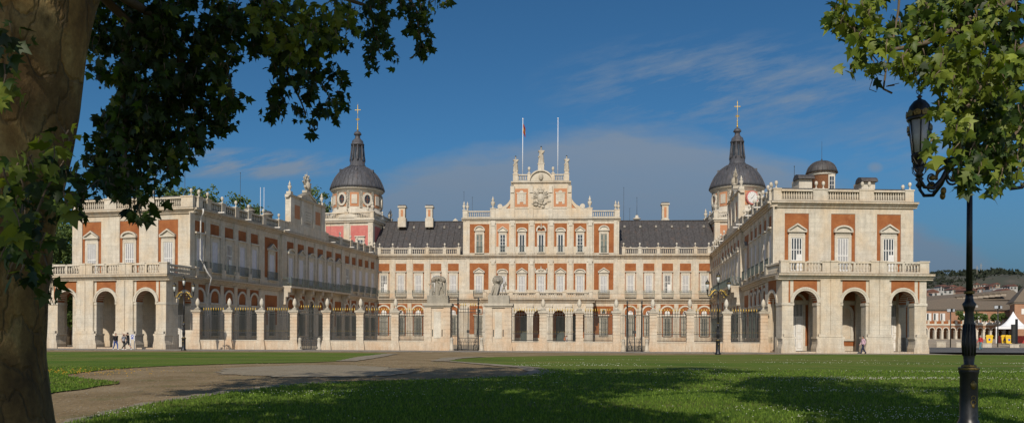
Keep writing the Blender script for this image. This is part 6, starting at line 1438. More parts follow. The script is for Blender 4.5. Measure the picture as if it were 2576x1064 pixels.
# the town plain and hill as one terrain
b = MB(); ys = [88, 95, 105, 120, 170, 300, 350, 420, 500, 580, 650, 740, 830, 920, 1000, 1120, 1240, 1360, 1450, 1500, 1550, 1650, 1800, 2200]
xs = [-3000, -1500, -700, -300, -100, 0, 45, 60, 80, 100] + list(range(120, 1200, 24)) + [1400, 1800, 3000]
from mathutils import noise as mn
for Y in ys:
    for X in xs:
        z = gz(Y)
        if X < 46: z = gz(min(Y, 1800))*(0.0 if Y < 300 else .25)
        if Y > 400: z += (mn.fractal(Vector((X*.006, Y*.006, .3)), 1.0, 2.0, 5))*min(30, (Y - 400)*.04)
        if Y > 1500: z -= (Y - 1500)*.12
        b.v.append((X, Y, z - .02))
nx = len(xs); k0 = b.mi('sand'); k1 = b.mi('hill_scrub')
for j in range(len(ys) - 1):
    for i in range(nx - 1): b.f.append((j*nx + i, j*nx + i + 1, (j + 1)*nx + i + 1, (j + 1)*nx + i)); b.m.append(k0 if ys[j] < 350 else k1); b.sm.append(True)
struct(b.build('terrain', None))
# lawns (pixel outlines laid on the ground)
lawnA = gpts([(60, 884.5), (985, 886.5), (940, 895), (868, 908), (760, 912), (600, 914), (420, 920), (300, 926), (215, 935), (150, 944), (250, 956), (318, 962), (240, 972), (100, 993), (-200, 1040), (-600, 1000), (-700, 884)])
lawnA = smooth(lawnA, 1)
sheet('lawn_verge', jag(lawnA, .1, 3), .012, 'lawn')
B_edge = [(1112, 909), (1180, 900), (1300, 896), (1500, 893.5), (1940, 892), (2340, 890), (2700, 889), (3400, 900), (3600, 1400), (1800, 1700), (-400, 1700), (-300, 1200), (180, 1062), (360, 1018), (540, 990), (700, 972), (790, 962), (1000, 957), (1180, 951), (1330, 944), (1368, 935), (1330, 924), (1215, 915)]
lawnB = smooth(gpts(B_edge), 1)
sheet('lawn', jag(lawnB, .06, 4), .014, 'lawn')
# stone edging strips beside the lawns
def strip(name, pp, w, z, m):
    pts = [Vector(p) for p in gpts(pp)]; L = []; R = []
    for i, p in enumerate(pts):
        t = (pts[min(i + 1, len(pts) - 1)] - pts[max(i - 1, 0)]).normalized(); n = Vector((-t.y, t.x)); ww = w if not isinstance(w, list) else w[i]; L.append(tuple(p + n*ww)); R.append(tuple(p - n*ww))
    sheet(name, jag(L + R[::-1], .13, 9), z, m)
strip('path_edging', [(20, 1105), (180, 1062), (360, 1018), (540, 990), (700, 971), (790, 962.5), (860, 961)], [.16, .17, .2, .26, .36, .5, .6], .018, 'edging')
strip('path_edging', [(1180, 951), (1330, 944), (1366, 935), (1330, 924), (1215, 915), (1125, 908)], [.4, .5, .6, .6, .5, .3], .018, 'edging')
strip('path_edging', [(1105, 908), (1140, 900), (1210, 897)], [.5, .8, .6], .018, 'edging')
strip('path_edging', [(870, 908), (930, 897.5), (985, 889.5)], [.6, .9, .6], .018, 'edging')
# cobbled round
ccp = gpts([(800 + 248*math.cos(a), 933.5 - 15.5*math.sin(a)) for a in [2*PI*i/40 for i in range(40)]]); sheet('cobbled_circle', jag(ccp, .45, 5), .008, 'pebbles')
sheet('pavement', [(-70, 79.9), (-37, 79.0), (0, 78.6), (28, 76.9), (60, 76.3), (60, 89.9), (-37, 91), (-70, 93)], .02, 'pavement')
b = MB()
for a0, a1 in (((-70, 79.75), (-37, 78.85)), ((-37, 78.85), (0, 78.45)), ((0, 78.45), (28, 76.75)), ((28, 76.75), (60, 76.15))):
    f = Fr(a0, a1, CAM); b.box(f, 0, f.L, -.15, 0, 0, .035, 'edging')
struct(b.build('kerb', None))
sheet('courtyard_ground', [(-36, 88.2), (27, 84.8), (35.4, 141), (-24.9, 144.6)], .026, 'court_ground')
# road to the right of the palace
b = MB(); rp = [(43.0, 79.6), (120, 79), (200, 96), (43.6, 96)]; 
b.add([(43.2, 76.4, .02), (140, 76, .02), (160, 88, .02), (43.2, 88, .02), (170, 96, .27), (43.4, 96, .27), (180, 101, .43), (43.6, 101, .43)], [(0, 1, 2, 3), (3, 2, 4, 5), (5, 4, 6, 7)], 'asphalt'); struct(b.build('road', None))

# ================================================================== LEAVES
def leaf_template(kind='plane'):
    if kind == 'plane':
        pts = [(0, -.05), (.22, -.02), (.50, .10), (.30, .26), (.56, .55), (.24, .50), (.17, .64), (0, 1.0), (-.17, .64), (-.24, .50), (-.56, .55), (-.30, .26), (-.50, .10), (-.22, -.02)]
        v = [(0, .33, 0.0)] + [(x, y, -.10*abs(x) - .12*(y - .4)**2) for x, y in pts]; n = len(pts)
        f = [(0, i + 1, (i + 1) % n + 1) for i in range(n)]
    else:
        v = [(0, 0, 0), (.42, .35, -.05), (0, 1, -.08), (-.42, .35, -.05), (0, .45, .07)]; f = [(0, 1, 4), (1, 2, 4), (2, 3, 4), (3, 0, 4)]
    return np.array(v, float), np.array(f, int)
def leaves_mesh(name, P_, size, mats, kind='plane', droop=.6, matsel=None, parent=None, var=None, normals=None):
    """P_: n x 3 positions (world)"""
    P_ = np.asarray(P_, float); n = len(P_); T, Fc = leaf_template(kind); nv, nf = len(T), len(Fc)
    size = np.broadcast_to(size, (n,))
    # leaf axis (tip direction) mostly down & random; normal random
    ax = rng.normal(size=(n, 3)); ax[:, 2] -= droop*2.2; ax /= np.linalg.norm(ax, axis=1)[:, None]
    nr = rng.normal(size=(n, 3)) + np.array([0, -.9, .5]); nr -= ax*(nr*ax).sum(1)[:, None]; nr /= np.linalg.norm(nr, axis=1)[:, None]
    sd = np.cross(ax, nr)
    V = P_[:, None, :] + size[:, None, None]*(T[None, :, 0:1]*sd[:, None, :] + T[None, :, 1:2]*ax[:, None, :] + T[None, :, 2:3]*nr[:, None, :]*rng.uniform(-.6, 5.0, (n, 1, 1)))
    off = np.array(woff(parent)) if parent is not None else np.zeros(3)
    V = (V - off).reshape(-1, 3); F = (Fc[None] + (np.arange(n)*nv)[:, None, None]).reshape(-1, 3)
    me = bpy.data.meshes.new(name); me.vertices.add(len(V)); me.vertices.foreach_set('co', V.ravel().astype(np.float32))
    me.loops.add(len(F)*3); me.loops.foreach_set('vertex_index', F.ravel().astype(np.int32)); me.polygons.add(len(F)); me.polygons.foreach_set('loop_start', (np.arange(len(F))*3).astype(np.int32)); me.polygons.foreach_set('loop_total', np.full(len(F), 3, np.int32))
    for m in mats: me.materials.append(MAT[m])
    if matsel is not None: me.polygons.foreach_set('material_index', np.repeat(matsel, nf).astype(np.int32))
    at = me.attributes.new('leafvar', 'FLOAT', 'FACE'); vv = rng.uniform(0, 1, n) if var is None else var; at.data.foreach_set('value', np.repeat(vv, nf).astype(np.float32))
    me.update(); me.validate(); o = bpy.data.objects.new(name, me); COL.objects.link(o)
    if parent is not None: o.parent = parent
    return o
def crown_points(blobs, n, shell=.5, clump=0.45, lf=.0):
    """points in many small clumps spread over the blobs"""
    vol = np.array([b[3]*b[4]*b[5] for b in blobs])**(2/3); pr = vol/vol.sum(); out = []
    per = 26; nc = max(1, n//per)
    for i in range(nc):
        b = blobs[rng.choice(len(blobs), p=pr)]; d = rng.normal(size=3); d /= np.linalg.norm(d); r = rng.uniform(shell, 1.0)**.6
        c = np.array(b[:3]) + d*r*np.array(b[3:6]); q = rng.normal(size=(per, 3))*clump*np.array([1, 1, .7]); out.append(c + q)
    return np.concatenate(out)
def far_tree(x, y, z0, h, w, label, n=5200, name='tree', cat='tree', mat='leaf_far', group=None, trunk=True, sz=.42):
    t = thing(name, label, cat, (x, y, z0), 0, group); ch = h*.72
    blobs = [(x, y, z0 + h*.6, w*.5, w*.5, ch*.45)]
    for i in range(9):
        a = rng.uniform(0, 2*PI); rr = rng.uniform(.2, .42)*w; blobs.append((x + math.cos(a)*rr, y + math.sin(a)*rr, z0 + h*rng.uniform(.38, .86), w*rng.uniform(.16, .28), w*rng.uniform(.16, .28), h*rng.uniform(.10, .17)))
    leaves_mesh('crown', crown_points(blobs, n, .45, w*.035 + .12), sz*rng.uniform(.7, 1.25, (n//26)*26), [mat], 'simple', .2, parent=t)
    if trunk:
        b = MB(); b.tube([(x, y, z0), (x + .1, y, z0 + h*.25), (x - .1, y, z0 + h*.55), (x, y, z0 + h*.8)], [w*.035 + .08, w*.03 + .05, w*.018 + .03, .04], 'trunk_far', 8)
        for i in range(6):
            a = i*1.05; b.tube([(x, y, z0 + h*(.28 + .06*i)), (x + math.cos(a)*w*.2, y + math.sin(a)*w*.2, z0 + h*(.45 + .06*i)), (x + math.cos(a)*w*.36, y + math.sin(a)*w*.36, z0 + h*(.52 + .06*i))], [w*.018 + .03, .05, .02], 'trunk_far', 5)
        b.build('trunk', t)
    return t
G1_ = 'trees rising behind the left wing'
for px, yt, Y, wpx, lb in ((545, 448, 150, 100, 'round green tree crown above the wing roof, left of the pair'), (600, 462, 152, 84, 'green tree crown above the wing roof, right of the pair'), (450, 452, 140, 60, 'small tree top peeking over the left pavilion parapet'),
                         (820, 455, 195, 80, 'green tree between the wing gable and the left dome'), (636, 492, 150, 44, 'low bit of tree at the right of the pair over the wing')):
    X = PX(px, Y) if False else lev(px, 500)[0]*Y; zt = Zat(px, yt, Y)*1.02; far_tree(X, Y, 0, zt, max(9, wpx/2000*Y*1.5), lb, 6500, group=G1_, sz=.5)
G2_ = 'trees beyond the left arcade'
for px, yt, Y, w_, lb in ((150, 532, 125, 9, 'tall dark green tree just left of the pavilion wall'), (112, 560, 112, 8, 'dark tree close behind the near trunk'), (60, 520, 135, 10, 'tall tree mostly hidden by the near trunk'), (175, 640, 118, 8, 'dark tree seen through the leftmost arch'), (20, 560, 120, 9, 'dark tree behind the near trunk at the left edge'), (130, 690, 105, 7, 'lower bushy tree beside the left end of the arcade')):
    X = lev(px, 600)[0]*Y; zt = Zat(px, yt, Y); far_tree(X, Y, 0, zt, w_, lb, 5600, group=G2_, sz=.42)
for px, y0, wd, lb in TERR:
    Y = 297.2; X = PX(px, Y); z0 = yz(813); h = Zat(px, y0, Y) - z0; far_tree(X, Y, z0, h*1.05, wd*.17*2.1, lb, 1000, 'terrace_shrub', 'shrub', 'leaf_far', 'shrubs along the far terrace', sz=.5)
# ridge wood on the far hill
pts = []
for i in range(5200):
    X = rng.uniform(560, 1100); Yr = 1500 + rng.normal()*25; z = 112 + (mn.fractal(Vector((X*.006, Yr*.006, .3)), 1.0, 2.0, 5))*30; pts.append((X, Yr, z + rng.uniform(-3, 4)))
for i in range(17000):
    Yr = rng.uniform(480, 1480); X = rng.uniform(.48, .70)*Yr
    if mn.fractal(Vector((X*.010, Yr*.010, 2)), 1, 2, 4) + rng.normal()*.10 < .02: continue
    pts.append((X, Yr, gz(Yr) + (mn.fractal(Vector((X*.006, Yr*.006, .3)), 1.0, 2.0, 5))*min(30, (Yr - 400)*.04) + 1))
o = leaves_mesh('ridge_wood', pts, rng.uniform(2.2, 6, len(pts)), ['leaf_ridge'], 'simple', -.4); tag(o, kind='stuff', label='dark scrub and wood along the far hill', cat='wood')
# mast on the hill
for px, yt, lb in ((2457, 668, 'taller thin mast on the far hill, left of a pair'), (2467, 662, 'thin mast on the far ridge, right of a pair'), (2497, 700, 'short pale pylon on the far hillside')):
    Y = 1300; X = PX(px, Y); z = Zat(px, yt + 12, Y); t = thing('mast', lb, 'mast', (X, Y, z - 10), 0, 'masts on the far hill'); b = MB(); zt = Zat(px, yt, Y); b.tube([(X, Y, z - 12), (X, Y, zt)], [.7, .35], 'stone_old', 4); b.build('shaft', t); b = MB(); b.box(Loc((X, Y, zt - 4)), -2, 2, -.3, .3, 0, .5, 'stone_old'); b.build('crossarm', t)

# ---- the near plane tree
tr = thing('plane_tree', 'large plane tree with mottled leaning trunk and hanging leaves framing the left', 'tree', (-4.9, 7.0, 0))
TY = 7.0
cl = [(-75, 1316, 255, 0), (-62, 1200, 205, 0), (-58, 1064, 172, 0), (-62, 900, 158, 0), (-58, 750, 158, 0), (-50, 600, 158, 0), (-25, 450, 162, 0), (2, 300, 163, 0), (30, 150, 163, .0), (52, 0, 166, 0), (74, -120, 180, 0)]
b = MB(); ring = 36; vs = []
cps = [(P(x, y, TY), r*TY/2000) for x, y, r, _ in cl]
fine = []
for i in range(len(cps) - 1):
    for q in range(6): t_ = q/6; fine.append((cps[i][0].lerp(cps[i + 1][0], t_), cps[i][1]*(1 - t_) + cps[i + 1][1]*t_))
fine.append(cps[-1])
for c, r in fine:
    for j in range(ring):
        a = 2*PI*j/ring; d = Vector((math.cos(a), math.sin(a), 0)); nz = mn.fractal(Vector((d.x*1.3, d.y*1.3, c.z*.55)), 1, 2, 4)*.06 + mn.noise(Vector((d.x*3, d.y*3, c.z*1.6)))*.018
        flare = 1 + max(0, .5 - c.z)*.35*(1 + .5*math.cos(a*5))
        vs.append(c + d*r*(1 + nz)*flare)
b.add(vs, [(i*ring + j, i*ring + (j + 1) % ring, (i + 1)*ring + (j + 1) % ring, (i + 1)*ring + j) for i in range(len(fine) - 1) for j in range(ring)] + [tuple((len(fine) - 1)*ring + j for j in range(ring))], 'plane_bark', True)
top = fine[-1][0]
def limb(b, pts, r0, r1, m='plane_bark', n=9):
    pts = [Vector(p) for p in pts]; f = []
    for i in range(len(pts) - 1):
        for q in range(3): f.append(pts[i].lerp(pts[i + 1], q/3))
    f.append(pts[-1]); k = len(f); f = [p + Vector((mn.noise(p*1.1), mn.noise(p*1.3 + Vector((5, 0, 0))), 0))*.10 if 0 < i < k - 1 else p for i, p in enumerate(f)]
    b.tube(f, [r0 + (r1 - r0)*i/(k - 1) for i in range(k)], m, n)
limb(b, [top - Vector((0, 0, .3)), top + Vector((.5, .5, 2)), (-3.4, 8.5, 9.5), (-2.8, 11, 13), (-2, 13, 16)], .46, .08)
limb(b, [top - Vector((.1, 0, .4)), top + Vector((-1, .3, 2)), (-6.5, 8, 9), (-8, 10, 13)], .40, .08)
limb(b, [top + Vector((.2, .2, 1)), (-3.0, 9.5, 7.4), (-1.6, 12, 8.8), (0, 15, 11)], .26, .05)
limb(b, [(-3.6, 8.3, 7.6), (-1.8, 8.6, 7.9), (.5, 9.5, 8.8), (3, 10, 10)], .2, .05)
limb(b, [(-3.4, 8.5, 9.5), (-6, 12, 11), (-8, 16, 13)], .22, .05)
b.build('trunk', tr)
# hanging sprays: (px, py, rx, ry, depth, lit)
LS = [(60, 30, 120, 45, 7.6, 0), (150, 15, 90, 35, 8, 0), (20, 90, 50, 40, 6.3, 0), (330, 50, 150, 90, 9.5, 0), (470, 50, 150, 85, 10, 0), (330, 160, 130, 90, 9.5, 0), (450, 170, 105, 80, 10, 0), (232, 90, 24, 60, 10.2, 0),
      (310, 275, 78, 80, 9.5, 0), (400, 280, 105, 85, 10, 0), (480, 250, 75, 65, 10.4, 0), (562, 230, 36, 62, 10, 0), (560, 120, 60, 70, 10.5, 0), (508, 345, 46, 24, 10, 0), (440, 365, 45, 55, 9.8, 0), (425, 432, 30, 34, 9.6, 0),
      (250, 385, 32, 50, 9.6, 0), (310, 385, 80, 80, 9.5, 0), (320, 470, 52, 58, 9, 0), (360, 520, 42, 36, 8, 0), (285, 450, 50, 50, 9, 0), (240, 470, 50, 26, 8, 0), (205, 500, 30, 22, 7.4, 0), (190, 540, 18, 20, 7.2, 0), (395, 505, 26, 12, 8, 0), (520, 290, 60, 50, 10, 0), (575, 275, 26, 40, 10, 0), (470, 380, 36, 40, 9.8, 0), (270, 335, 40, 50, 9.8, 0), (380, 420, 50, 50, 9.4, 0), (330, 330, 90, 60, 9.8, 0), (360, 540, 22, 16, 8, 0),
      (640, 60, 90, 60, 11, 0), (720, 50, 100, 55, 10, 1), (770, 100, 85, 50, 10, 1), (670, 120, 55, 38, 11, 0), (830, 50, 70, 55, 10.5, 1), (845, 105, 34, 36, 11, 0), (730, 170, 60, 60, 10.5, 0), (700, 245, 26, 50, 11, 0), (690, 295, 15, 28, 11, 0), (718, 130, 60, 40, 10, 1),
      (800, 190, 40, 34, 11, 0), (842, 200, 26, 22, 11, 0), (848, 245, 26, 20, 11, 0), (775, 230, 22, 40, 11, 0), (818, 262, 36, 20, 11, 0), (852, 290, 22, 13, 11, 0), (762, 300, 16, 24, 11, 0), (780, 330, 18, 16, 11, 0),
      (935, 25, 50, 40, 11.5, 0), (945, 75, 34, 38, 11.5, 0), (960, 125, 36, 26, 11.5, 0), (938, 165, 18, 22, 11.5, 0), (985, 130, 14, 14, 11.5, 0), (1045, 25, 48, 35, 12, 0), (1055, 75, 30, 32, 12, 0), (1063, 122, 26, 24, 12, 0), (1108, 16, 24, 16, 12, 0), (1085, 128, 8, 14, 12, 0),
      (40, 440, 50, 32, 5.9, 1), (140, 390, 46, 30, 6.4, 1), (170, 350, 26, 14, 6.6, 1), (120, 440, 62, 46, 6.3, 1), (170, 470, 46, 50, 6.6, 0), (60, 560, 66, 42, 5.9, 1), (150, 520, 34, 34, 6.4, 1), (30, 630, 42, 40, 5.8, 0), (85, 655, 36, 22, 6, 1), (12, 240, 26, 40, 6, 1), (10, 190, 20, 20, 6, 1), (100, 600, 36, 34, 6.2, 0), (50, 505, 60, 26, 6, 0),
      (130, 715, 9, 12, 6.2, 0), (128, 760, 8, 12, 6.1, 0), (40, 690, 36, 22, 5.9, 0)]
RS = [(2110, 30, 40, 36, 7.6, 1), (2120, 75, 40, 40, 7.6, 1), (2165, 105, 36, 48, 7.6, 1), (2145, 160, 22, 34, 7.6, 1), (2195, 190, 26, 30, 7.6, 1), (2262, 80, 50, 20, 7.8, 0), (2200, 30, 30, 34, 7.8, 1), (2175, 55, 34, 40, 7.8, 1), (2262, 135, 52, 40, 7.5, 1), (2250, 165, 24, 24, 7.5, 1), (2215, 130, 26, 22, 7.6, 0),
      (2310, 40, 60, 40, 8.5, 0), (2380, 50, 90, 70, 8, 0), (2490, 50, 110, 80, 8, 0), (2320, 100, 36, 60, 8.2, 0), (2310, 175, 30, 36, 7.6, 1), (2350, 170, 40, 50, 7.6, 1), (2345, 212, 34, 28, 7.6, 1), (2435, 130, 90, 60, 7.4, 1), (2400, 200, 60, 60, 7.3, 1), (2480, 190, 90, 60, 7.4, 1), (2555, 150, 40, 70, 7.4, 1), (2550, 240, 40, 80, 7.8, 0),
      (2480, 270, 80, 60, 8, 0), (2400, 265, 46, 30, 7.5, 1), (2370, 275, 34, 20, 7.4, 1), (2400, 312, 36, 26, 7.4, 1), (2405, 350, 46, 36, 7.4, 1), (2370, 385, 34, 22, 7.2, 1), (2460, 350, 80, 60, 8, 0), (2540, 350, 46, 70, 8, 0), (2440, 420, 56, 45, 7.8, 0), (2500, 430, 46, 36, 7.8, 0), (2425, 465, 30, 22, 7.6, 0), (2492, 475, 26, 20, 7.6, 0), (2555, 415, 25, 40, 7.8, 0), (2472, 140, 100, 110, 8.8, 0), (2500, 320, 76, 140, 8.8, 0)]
def sprays(L, dens, size, parent, name, thr):
    pts = []; var = []; sel = []; tw = MB(); sb = MB()
    for (px, py, rx, ry, Y, lit) in L:
        lp = size/Y*2000
        n = int(max(4, dens*PI*rx*ry/(lp*lp*.42)))
        k = max(1, n//6); cx_ = []
        for _ in range(k):   # little twigs
            a = rng.uniform(0, 2*PI); r = math.sqrt(rng.uniform(0, .80)); x = px + rx*r*math.cos(a); y = py + ry*r*math.sin(a); yy = Y + rng.uniform(-.55, .55)
            p0 = P(x, y - lp*.9, yy); p1 = P(x + rng.normal()*lp*.25, y + lp*.25, yy + rng.normal()*.06)
            if name == 'near' and y - lp > 0 or True: tw.tube([p0, p0.lerp(p1, .5) + Vector((rng.normal()*.02, 0, 0)), p1], [.007, .005, .003], 'twig', 4)
            cx_.append((p0, p1))
            if lit == 0 and rng.uniform() < .04: sb.ell(p1 - Vector((0, 0, size*1.2)), (.016, .016, .016), 'seed_ball', 6, 5); sb.tube([p1, p1 - Vector((0, 0, size*1.2))], .002, 'twig', 3)
        for i in range(n):
            p0, p1 = cx_[i % k]; q = p0.lerp(p1, rng.uniform(0, 1)) + Vector(rng.normal(size=3)*size*.42)
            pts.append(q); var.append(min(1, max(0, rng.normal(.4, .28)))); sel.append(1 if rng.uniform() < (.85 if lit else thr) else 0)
    o = leaves_mesh('crown', pts, size*rng.uniform(.5, 1.35, len(pts)), ['leaf_plane_shaded', 'leaf_plane_sunlit'], 'plane', .75, np.array(sel), parent, np.array(var))
    tw.build('twigs', o); 
    if sb.v: sb.build('seed_balls', o)
    return o
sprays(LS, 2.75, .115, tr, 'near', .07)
# branches the sprays hang from
b = MB()
def bline(pp, r0, r1): limb(b, [P(x, y, Y) for x, y, Y in pp], r0, r1, 'twig', 6)
bline([(60, -60, 7), (260, -40, 8.5), (420, 60, 9.8), (480, 200, 10.2), (440, 330, 10), (420, 430, 9.8)], .07, .01)
bline([(200, -60, 8.5), (330, 60, 9.4), (300, 250, 9.5), (320, 400, 9.2), (340, 500, 8.6)], .06, .01)
bline([(400, -80, 9), (640, -20, 10.5), (730, 60, 10.6), (720, 180, 10.8), (770, 290, 11)], .06, .008)
bline([(500, -80, 10), (800, -30, 11), (930, 20, 11.5), (955, 120, 11.5)], .05, .008); bline([(700, -60, 11), (1000, -30, 12), (1050, 30, 12), (1066, 120, 12)], .045, .006); bline([(480, 150, 10), (560, 150, 10.4), (580, 240, 10)], .03, .006)
bline([(720, 160, 10.8), (800, 190, 11), (850, 280, 11)], .02, .005); bline([(20, 700, 6.4), (70, 600, 6.2), (110, 480, 6.3), (150, 400, 6.4), (155, 320, 6.5)], .014, .004); bline([(10, 560, 6.2), (60, 470, 6), (40, 420, 6)], .012, .004)
bline([(165, 480, 7), (200, 500, 7.4), (180, 545, 7.2)], .01, .004); bline([(300, 470, 8.6), (240, 455, 7.8), (205, 485, 7.4)], .014, .005); bline([(110, 640, 6.4), (128, 700, 6.2), (128, 765, 6.1)], .006, .003)
b.build('branches', tr)
# unseen upper crown, shades the lawn
CB = [(-4.6, 8.2, 14.5, 6, 7, 3.6), (-.6, 12.2, 15.5, 4.5, 6, 3), (.4, 9.4, 14.8, 3.4, 4.5, 2.6), (-8.6, 9.2, 14, 6, 7, 4), (-4.4, 2.2, 11.5, 3.4, 3.6, 3), (-4.2, 5.6, 12.5, 4.0, 4.6, 3), (4.2, 15.3, 17, 3.2, 3.4, 2), (-5.6, 15, 16.5, 5, 4, 3)]
n = 20000; leaves_mesh('upper_crown', crown_points(CB, n, .25, .36), .34*rng.uniform(.7, 1.25, (n//26)*26), ['leaf_plane_shaded'], 'simple', .3, parent=tr)
# second plane tree at the right
rt = thing('plane_tree', 'plane tree reaching in from the right with sunlit yellow-green leaves over the lamp', 'tree', (8.4, 7.2, 0))
b = MB(); limb(b, [(8.4, 7.2, 0), (8.4, 7.2, 2), (8.2, 7.3, 5), (7.6, 7.6, 8), (7, 8.4, 11), (6.8, 9, 13)], .55, .12, n=14); limb(b, [(8.2, 7.3, 4.6), (6.8, 7.4, 5.6), (5.4, 7.6, 5.8), (4.4, 7.8, 5.3)], .16, .03); limb(b, [(7.6, 7.6, 7.6), (6, 7, 9), (4, 7, 10.4)], .16, .04); limb(b, [(6.9, 7.4, 5.55), (6.0, 7.7, 5.2), (5.3, 7.8, 4.72)], .07, .035); limb(b, [(6.2, 7.45, 5.7), (5.7, 7.5, 5.4), (5.38, 7.6, 5.08)], .07, .04); limb(b, [(7.8, 7.5, 7), (9.5, 9, 9.5), (11, 11, 11)], .2, .05); b.build('trunk', rt)
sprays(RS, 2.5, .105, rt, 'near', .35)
b = MB(); bline([(2700, -60, 7.6), (2560, -10, 7.8), (2420, 60, 7.8), (2330, 110, 7.7), (2240, 125, 7.6), (2195, 100, 7.6)], .05, .008); bline([(2240, -60, 7.7), (2246, 30, 7.7), (2252, 130, 7.6), (2250, 190, 7.5), (2244, 235, 7.5)], .012, .009); bline([(2640, 60, 7.8), (2540, 160, 7.8), (2460, 240, 7.9), (2420, 340, 7.7), (2410, 440, 7.7)], .04, .008); bline([(2640, 160, 8), (2580, 300, 8), (2520, 400, 8)], .03, .01); bline([(2250, 215, 7.5), (2262, 210, 7.5)], .006, .003); bline([(2230, 150, 7.6), (2215, 200, 7.6), (2205, 232, 7.6)], .005, .003); bline([(2195, 105, 7.6), (2130, 60, 7.6), (2090, 20, 7.6)], .015, .005); b.build('branches', rt)
CB = [(5.4, 6.0, 12, 2.6, 5, 2.0), (7.2, 9.8, 13.5, 2.6, 3.8, 2), (5.2, 3.0, 11, 2.1, 2.6, 1.8), (10.4, 7.2, 12, 1.3, 1.8, 1.3)]
n = 7200; leaves_mesh('upper_crown', crown_points(CB, n, .25, .36), .34*rng.uniform(.7, 1.25, (n//26)*26), ['leaf_plane_shaded'], 'simple', .3, parent=rt)
# unseen tree added behind the viewer to shade the trunk and hanging leaves
bt = thing('plane_tree', 'unseen plane tree added behind the viewpoint to shade the near trunk', 'tree', (-9, -5, 0)); b = MB(); limb(b, [(-9, -5, 0), (-9, -5, 3), (-8.6, -4.6, 7), (-8, -4, 11)], .5, .15, n=12); limb(b, [(-8.8, -4.8, 5), (-6, -3, 8), (-4, -2, 10)], .2, .05); b.build('trunk', bt)
q_ = np.concatenate([crown_points([(-6.5, -5, 10, 4, 5, 3.4), (-4, -5.6, 12, 3.6, 3, 2.6), (-10, -7, 10.5, 5, 5, 3.5)], 3400, .2, .30), crown_points([(-4, -1.2, 13, 4, 3, 2.6), (-7.5, -1, 12.5, 3.6, 3, 3), (-2.2, -2.5, 12.8, 2.6, 2.8, 2.2)], 5600, .2, .4)]); n = len(q_)
leaves_mesh('crown', q_, .36*rng.uniform(.7, 1.25, n), ['leaf_plane_shaded'], 'simple', .3, parent=bt)

# ---- grass blades and clover on the near lawn
def inlawn(x, y, poly):
    c = False; n = len(poly); j = n - 1
    for i in range(n):
        if (poly[i][1] > y) != (poly[j][1] > y) and x < (poly[j][0] - poly[i][0])*(y - poly[i][1])/(poly[j][1] - poly[i][1]) + poly[i][0]: c = not c
        j = i
    return c
def npin(X, Y, poly):
    c = np.zeros(len(X), bool); n = len(poly); j = n - 1
    for i in range(n):
        yi, yj, xi, xj = poly[i][1], poly[j][1], poly[i][0], poly[j][0]
        if abs(yi - yj) > 1e-9: c ^= ((yi > Y) != (yj > Y)) & (X < (xj - xi)*(Y - yi)/(yj - yi) + xi)
        j = i
    return c
nb = 110000; Yb_ = 13.5 + 26*rng.uniform(0, 1, nb)**1.5; Xb_ = rng.uniform(-.66, .66, nb)*Yb_; ok = npin(Xb_, Yb_, lawnB) | npin(Xb_, Yb_, lawnA); Xb_, Yb_ = Xb_[ok], Yb_[ok]; nb = len(Xb_)
h = rng.uniform(.03, .085, nb); a = rng.uniform(0, PI, nb); wd = .006 + .0005*Yb_; lx, ly = rng.normal(size=nb)*.025, rng.normal(size=nb)*.025
V = np.stack([np.stack([Xb_ - np.cos(a)*wd, Yb_ - np.sin(a)*wd, np.full(nb, .012)], 1), np.stack([Xb_ + np.cos(a)*wd, Yb_ + np.sin(a)*wd, np.full(nb, .012)], 1), np.stack([Xb_ + lx, Yb_ + ly, .014 + h], 1)], 1).reshape(-1, 3)
me = bpy.data.meshes.new('grass'); me.vertices.add(nb*3); me.vertices.foreach_set('co', V.ravel().astype(np.float32)); me.loops.add(nb*3); me.loops.foreach_set('vertex_index', np.arange(nb*3, dtype=np.int32)); me.polygons.add(nb); me.polygons.foreach_set('loop_start', (np.arange(nb)*3).astype(np.int32)); me.polygons.foreach_set('loop_total', np.full(nb, 3, np.int32)); me.materials.append(MAT['blade'])
at = me.attributes.new('leafvar', 'FLOAT', 'FACE'); at.data.foreach_set('value', rng.uniform(0, 1, nb).astype(np.float32)); me.update(); o = bpy.data.objects.new('grass', me); COL.objects.link(o); tag(o, kind='stuff', label='short green grass blades covering the near lawn', cat='grass')
def octa(name, X, Y, Z, S, mat, label):
    n = len(X); T = np.array([(1, 0, 0), (-1, 0, 0), (0, 1, 0), (0, -1, 0), (0, 0, 1), (0, 0, -.6)]); Fc = np.array([(0, 2, 4), (2, 1, 4), (1, 3, 4), (3, 0, 4), (2, 0, 5), (1, 2, 5), (3, 1, 5), (0, 3, 5)])
    V = (np.stack([X, Y, Z], 1)[:, None] + T[None]*S[:, None, None]).reshape(-1, 3); F = (Fc[None] + (np.arange(n)*6)[:, None, None]).reshape(-1, 3)
    me = bpy.data.meshes.new(name); me.from_pydata(V.tolist(), [], F.tolist()); me.materials.append(MAT[mat]); o = bpy.data.objects.new(name, me); COL.objects.link(o); tag(o, kind='stuff', label=label, cat='gravel' if name == 'gravel' else 'flowers')
n = 60000; Yc = 13.5 + 42*rng.uniform(0, 1, n)**1.25; Xc = rng.uniform(-.55, .68, n)*Yc; keep = npin(Xc, Yc, lawnB)
dn = np.array([mn.fractal(Vector((x*.10, y*.42, 1.7)), 1, 2, 4) for x, y in zip(Xc, Yc)]); keep &= (dn + rng.normal(size=n)*.25 > .60) & ((Xc > 0) | (rng.uniform(size=n) < .35)); Xc, Yc = Xc[keep], Yc[keep]
octa('clover_flowers', Xc, Yc, np.full(len(Xc), .085), .008 + .00022*Yc*rng.uniform(.6, 1.3, len(Xc)), 'clover_white', 'small white clover flowers dotting the lawn')
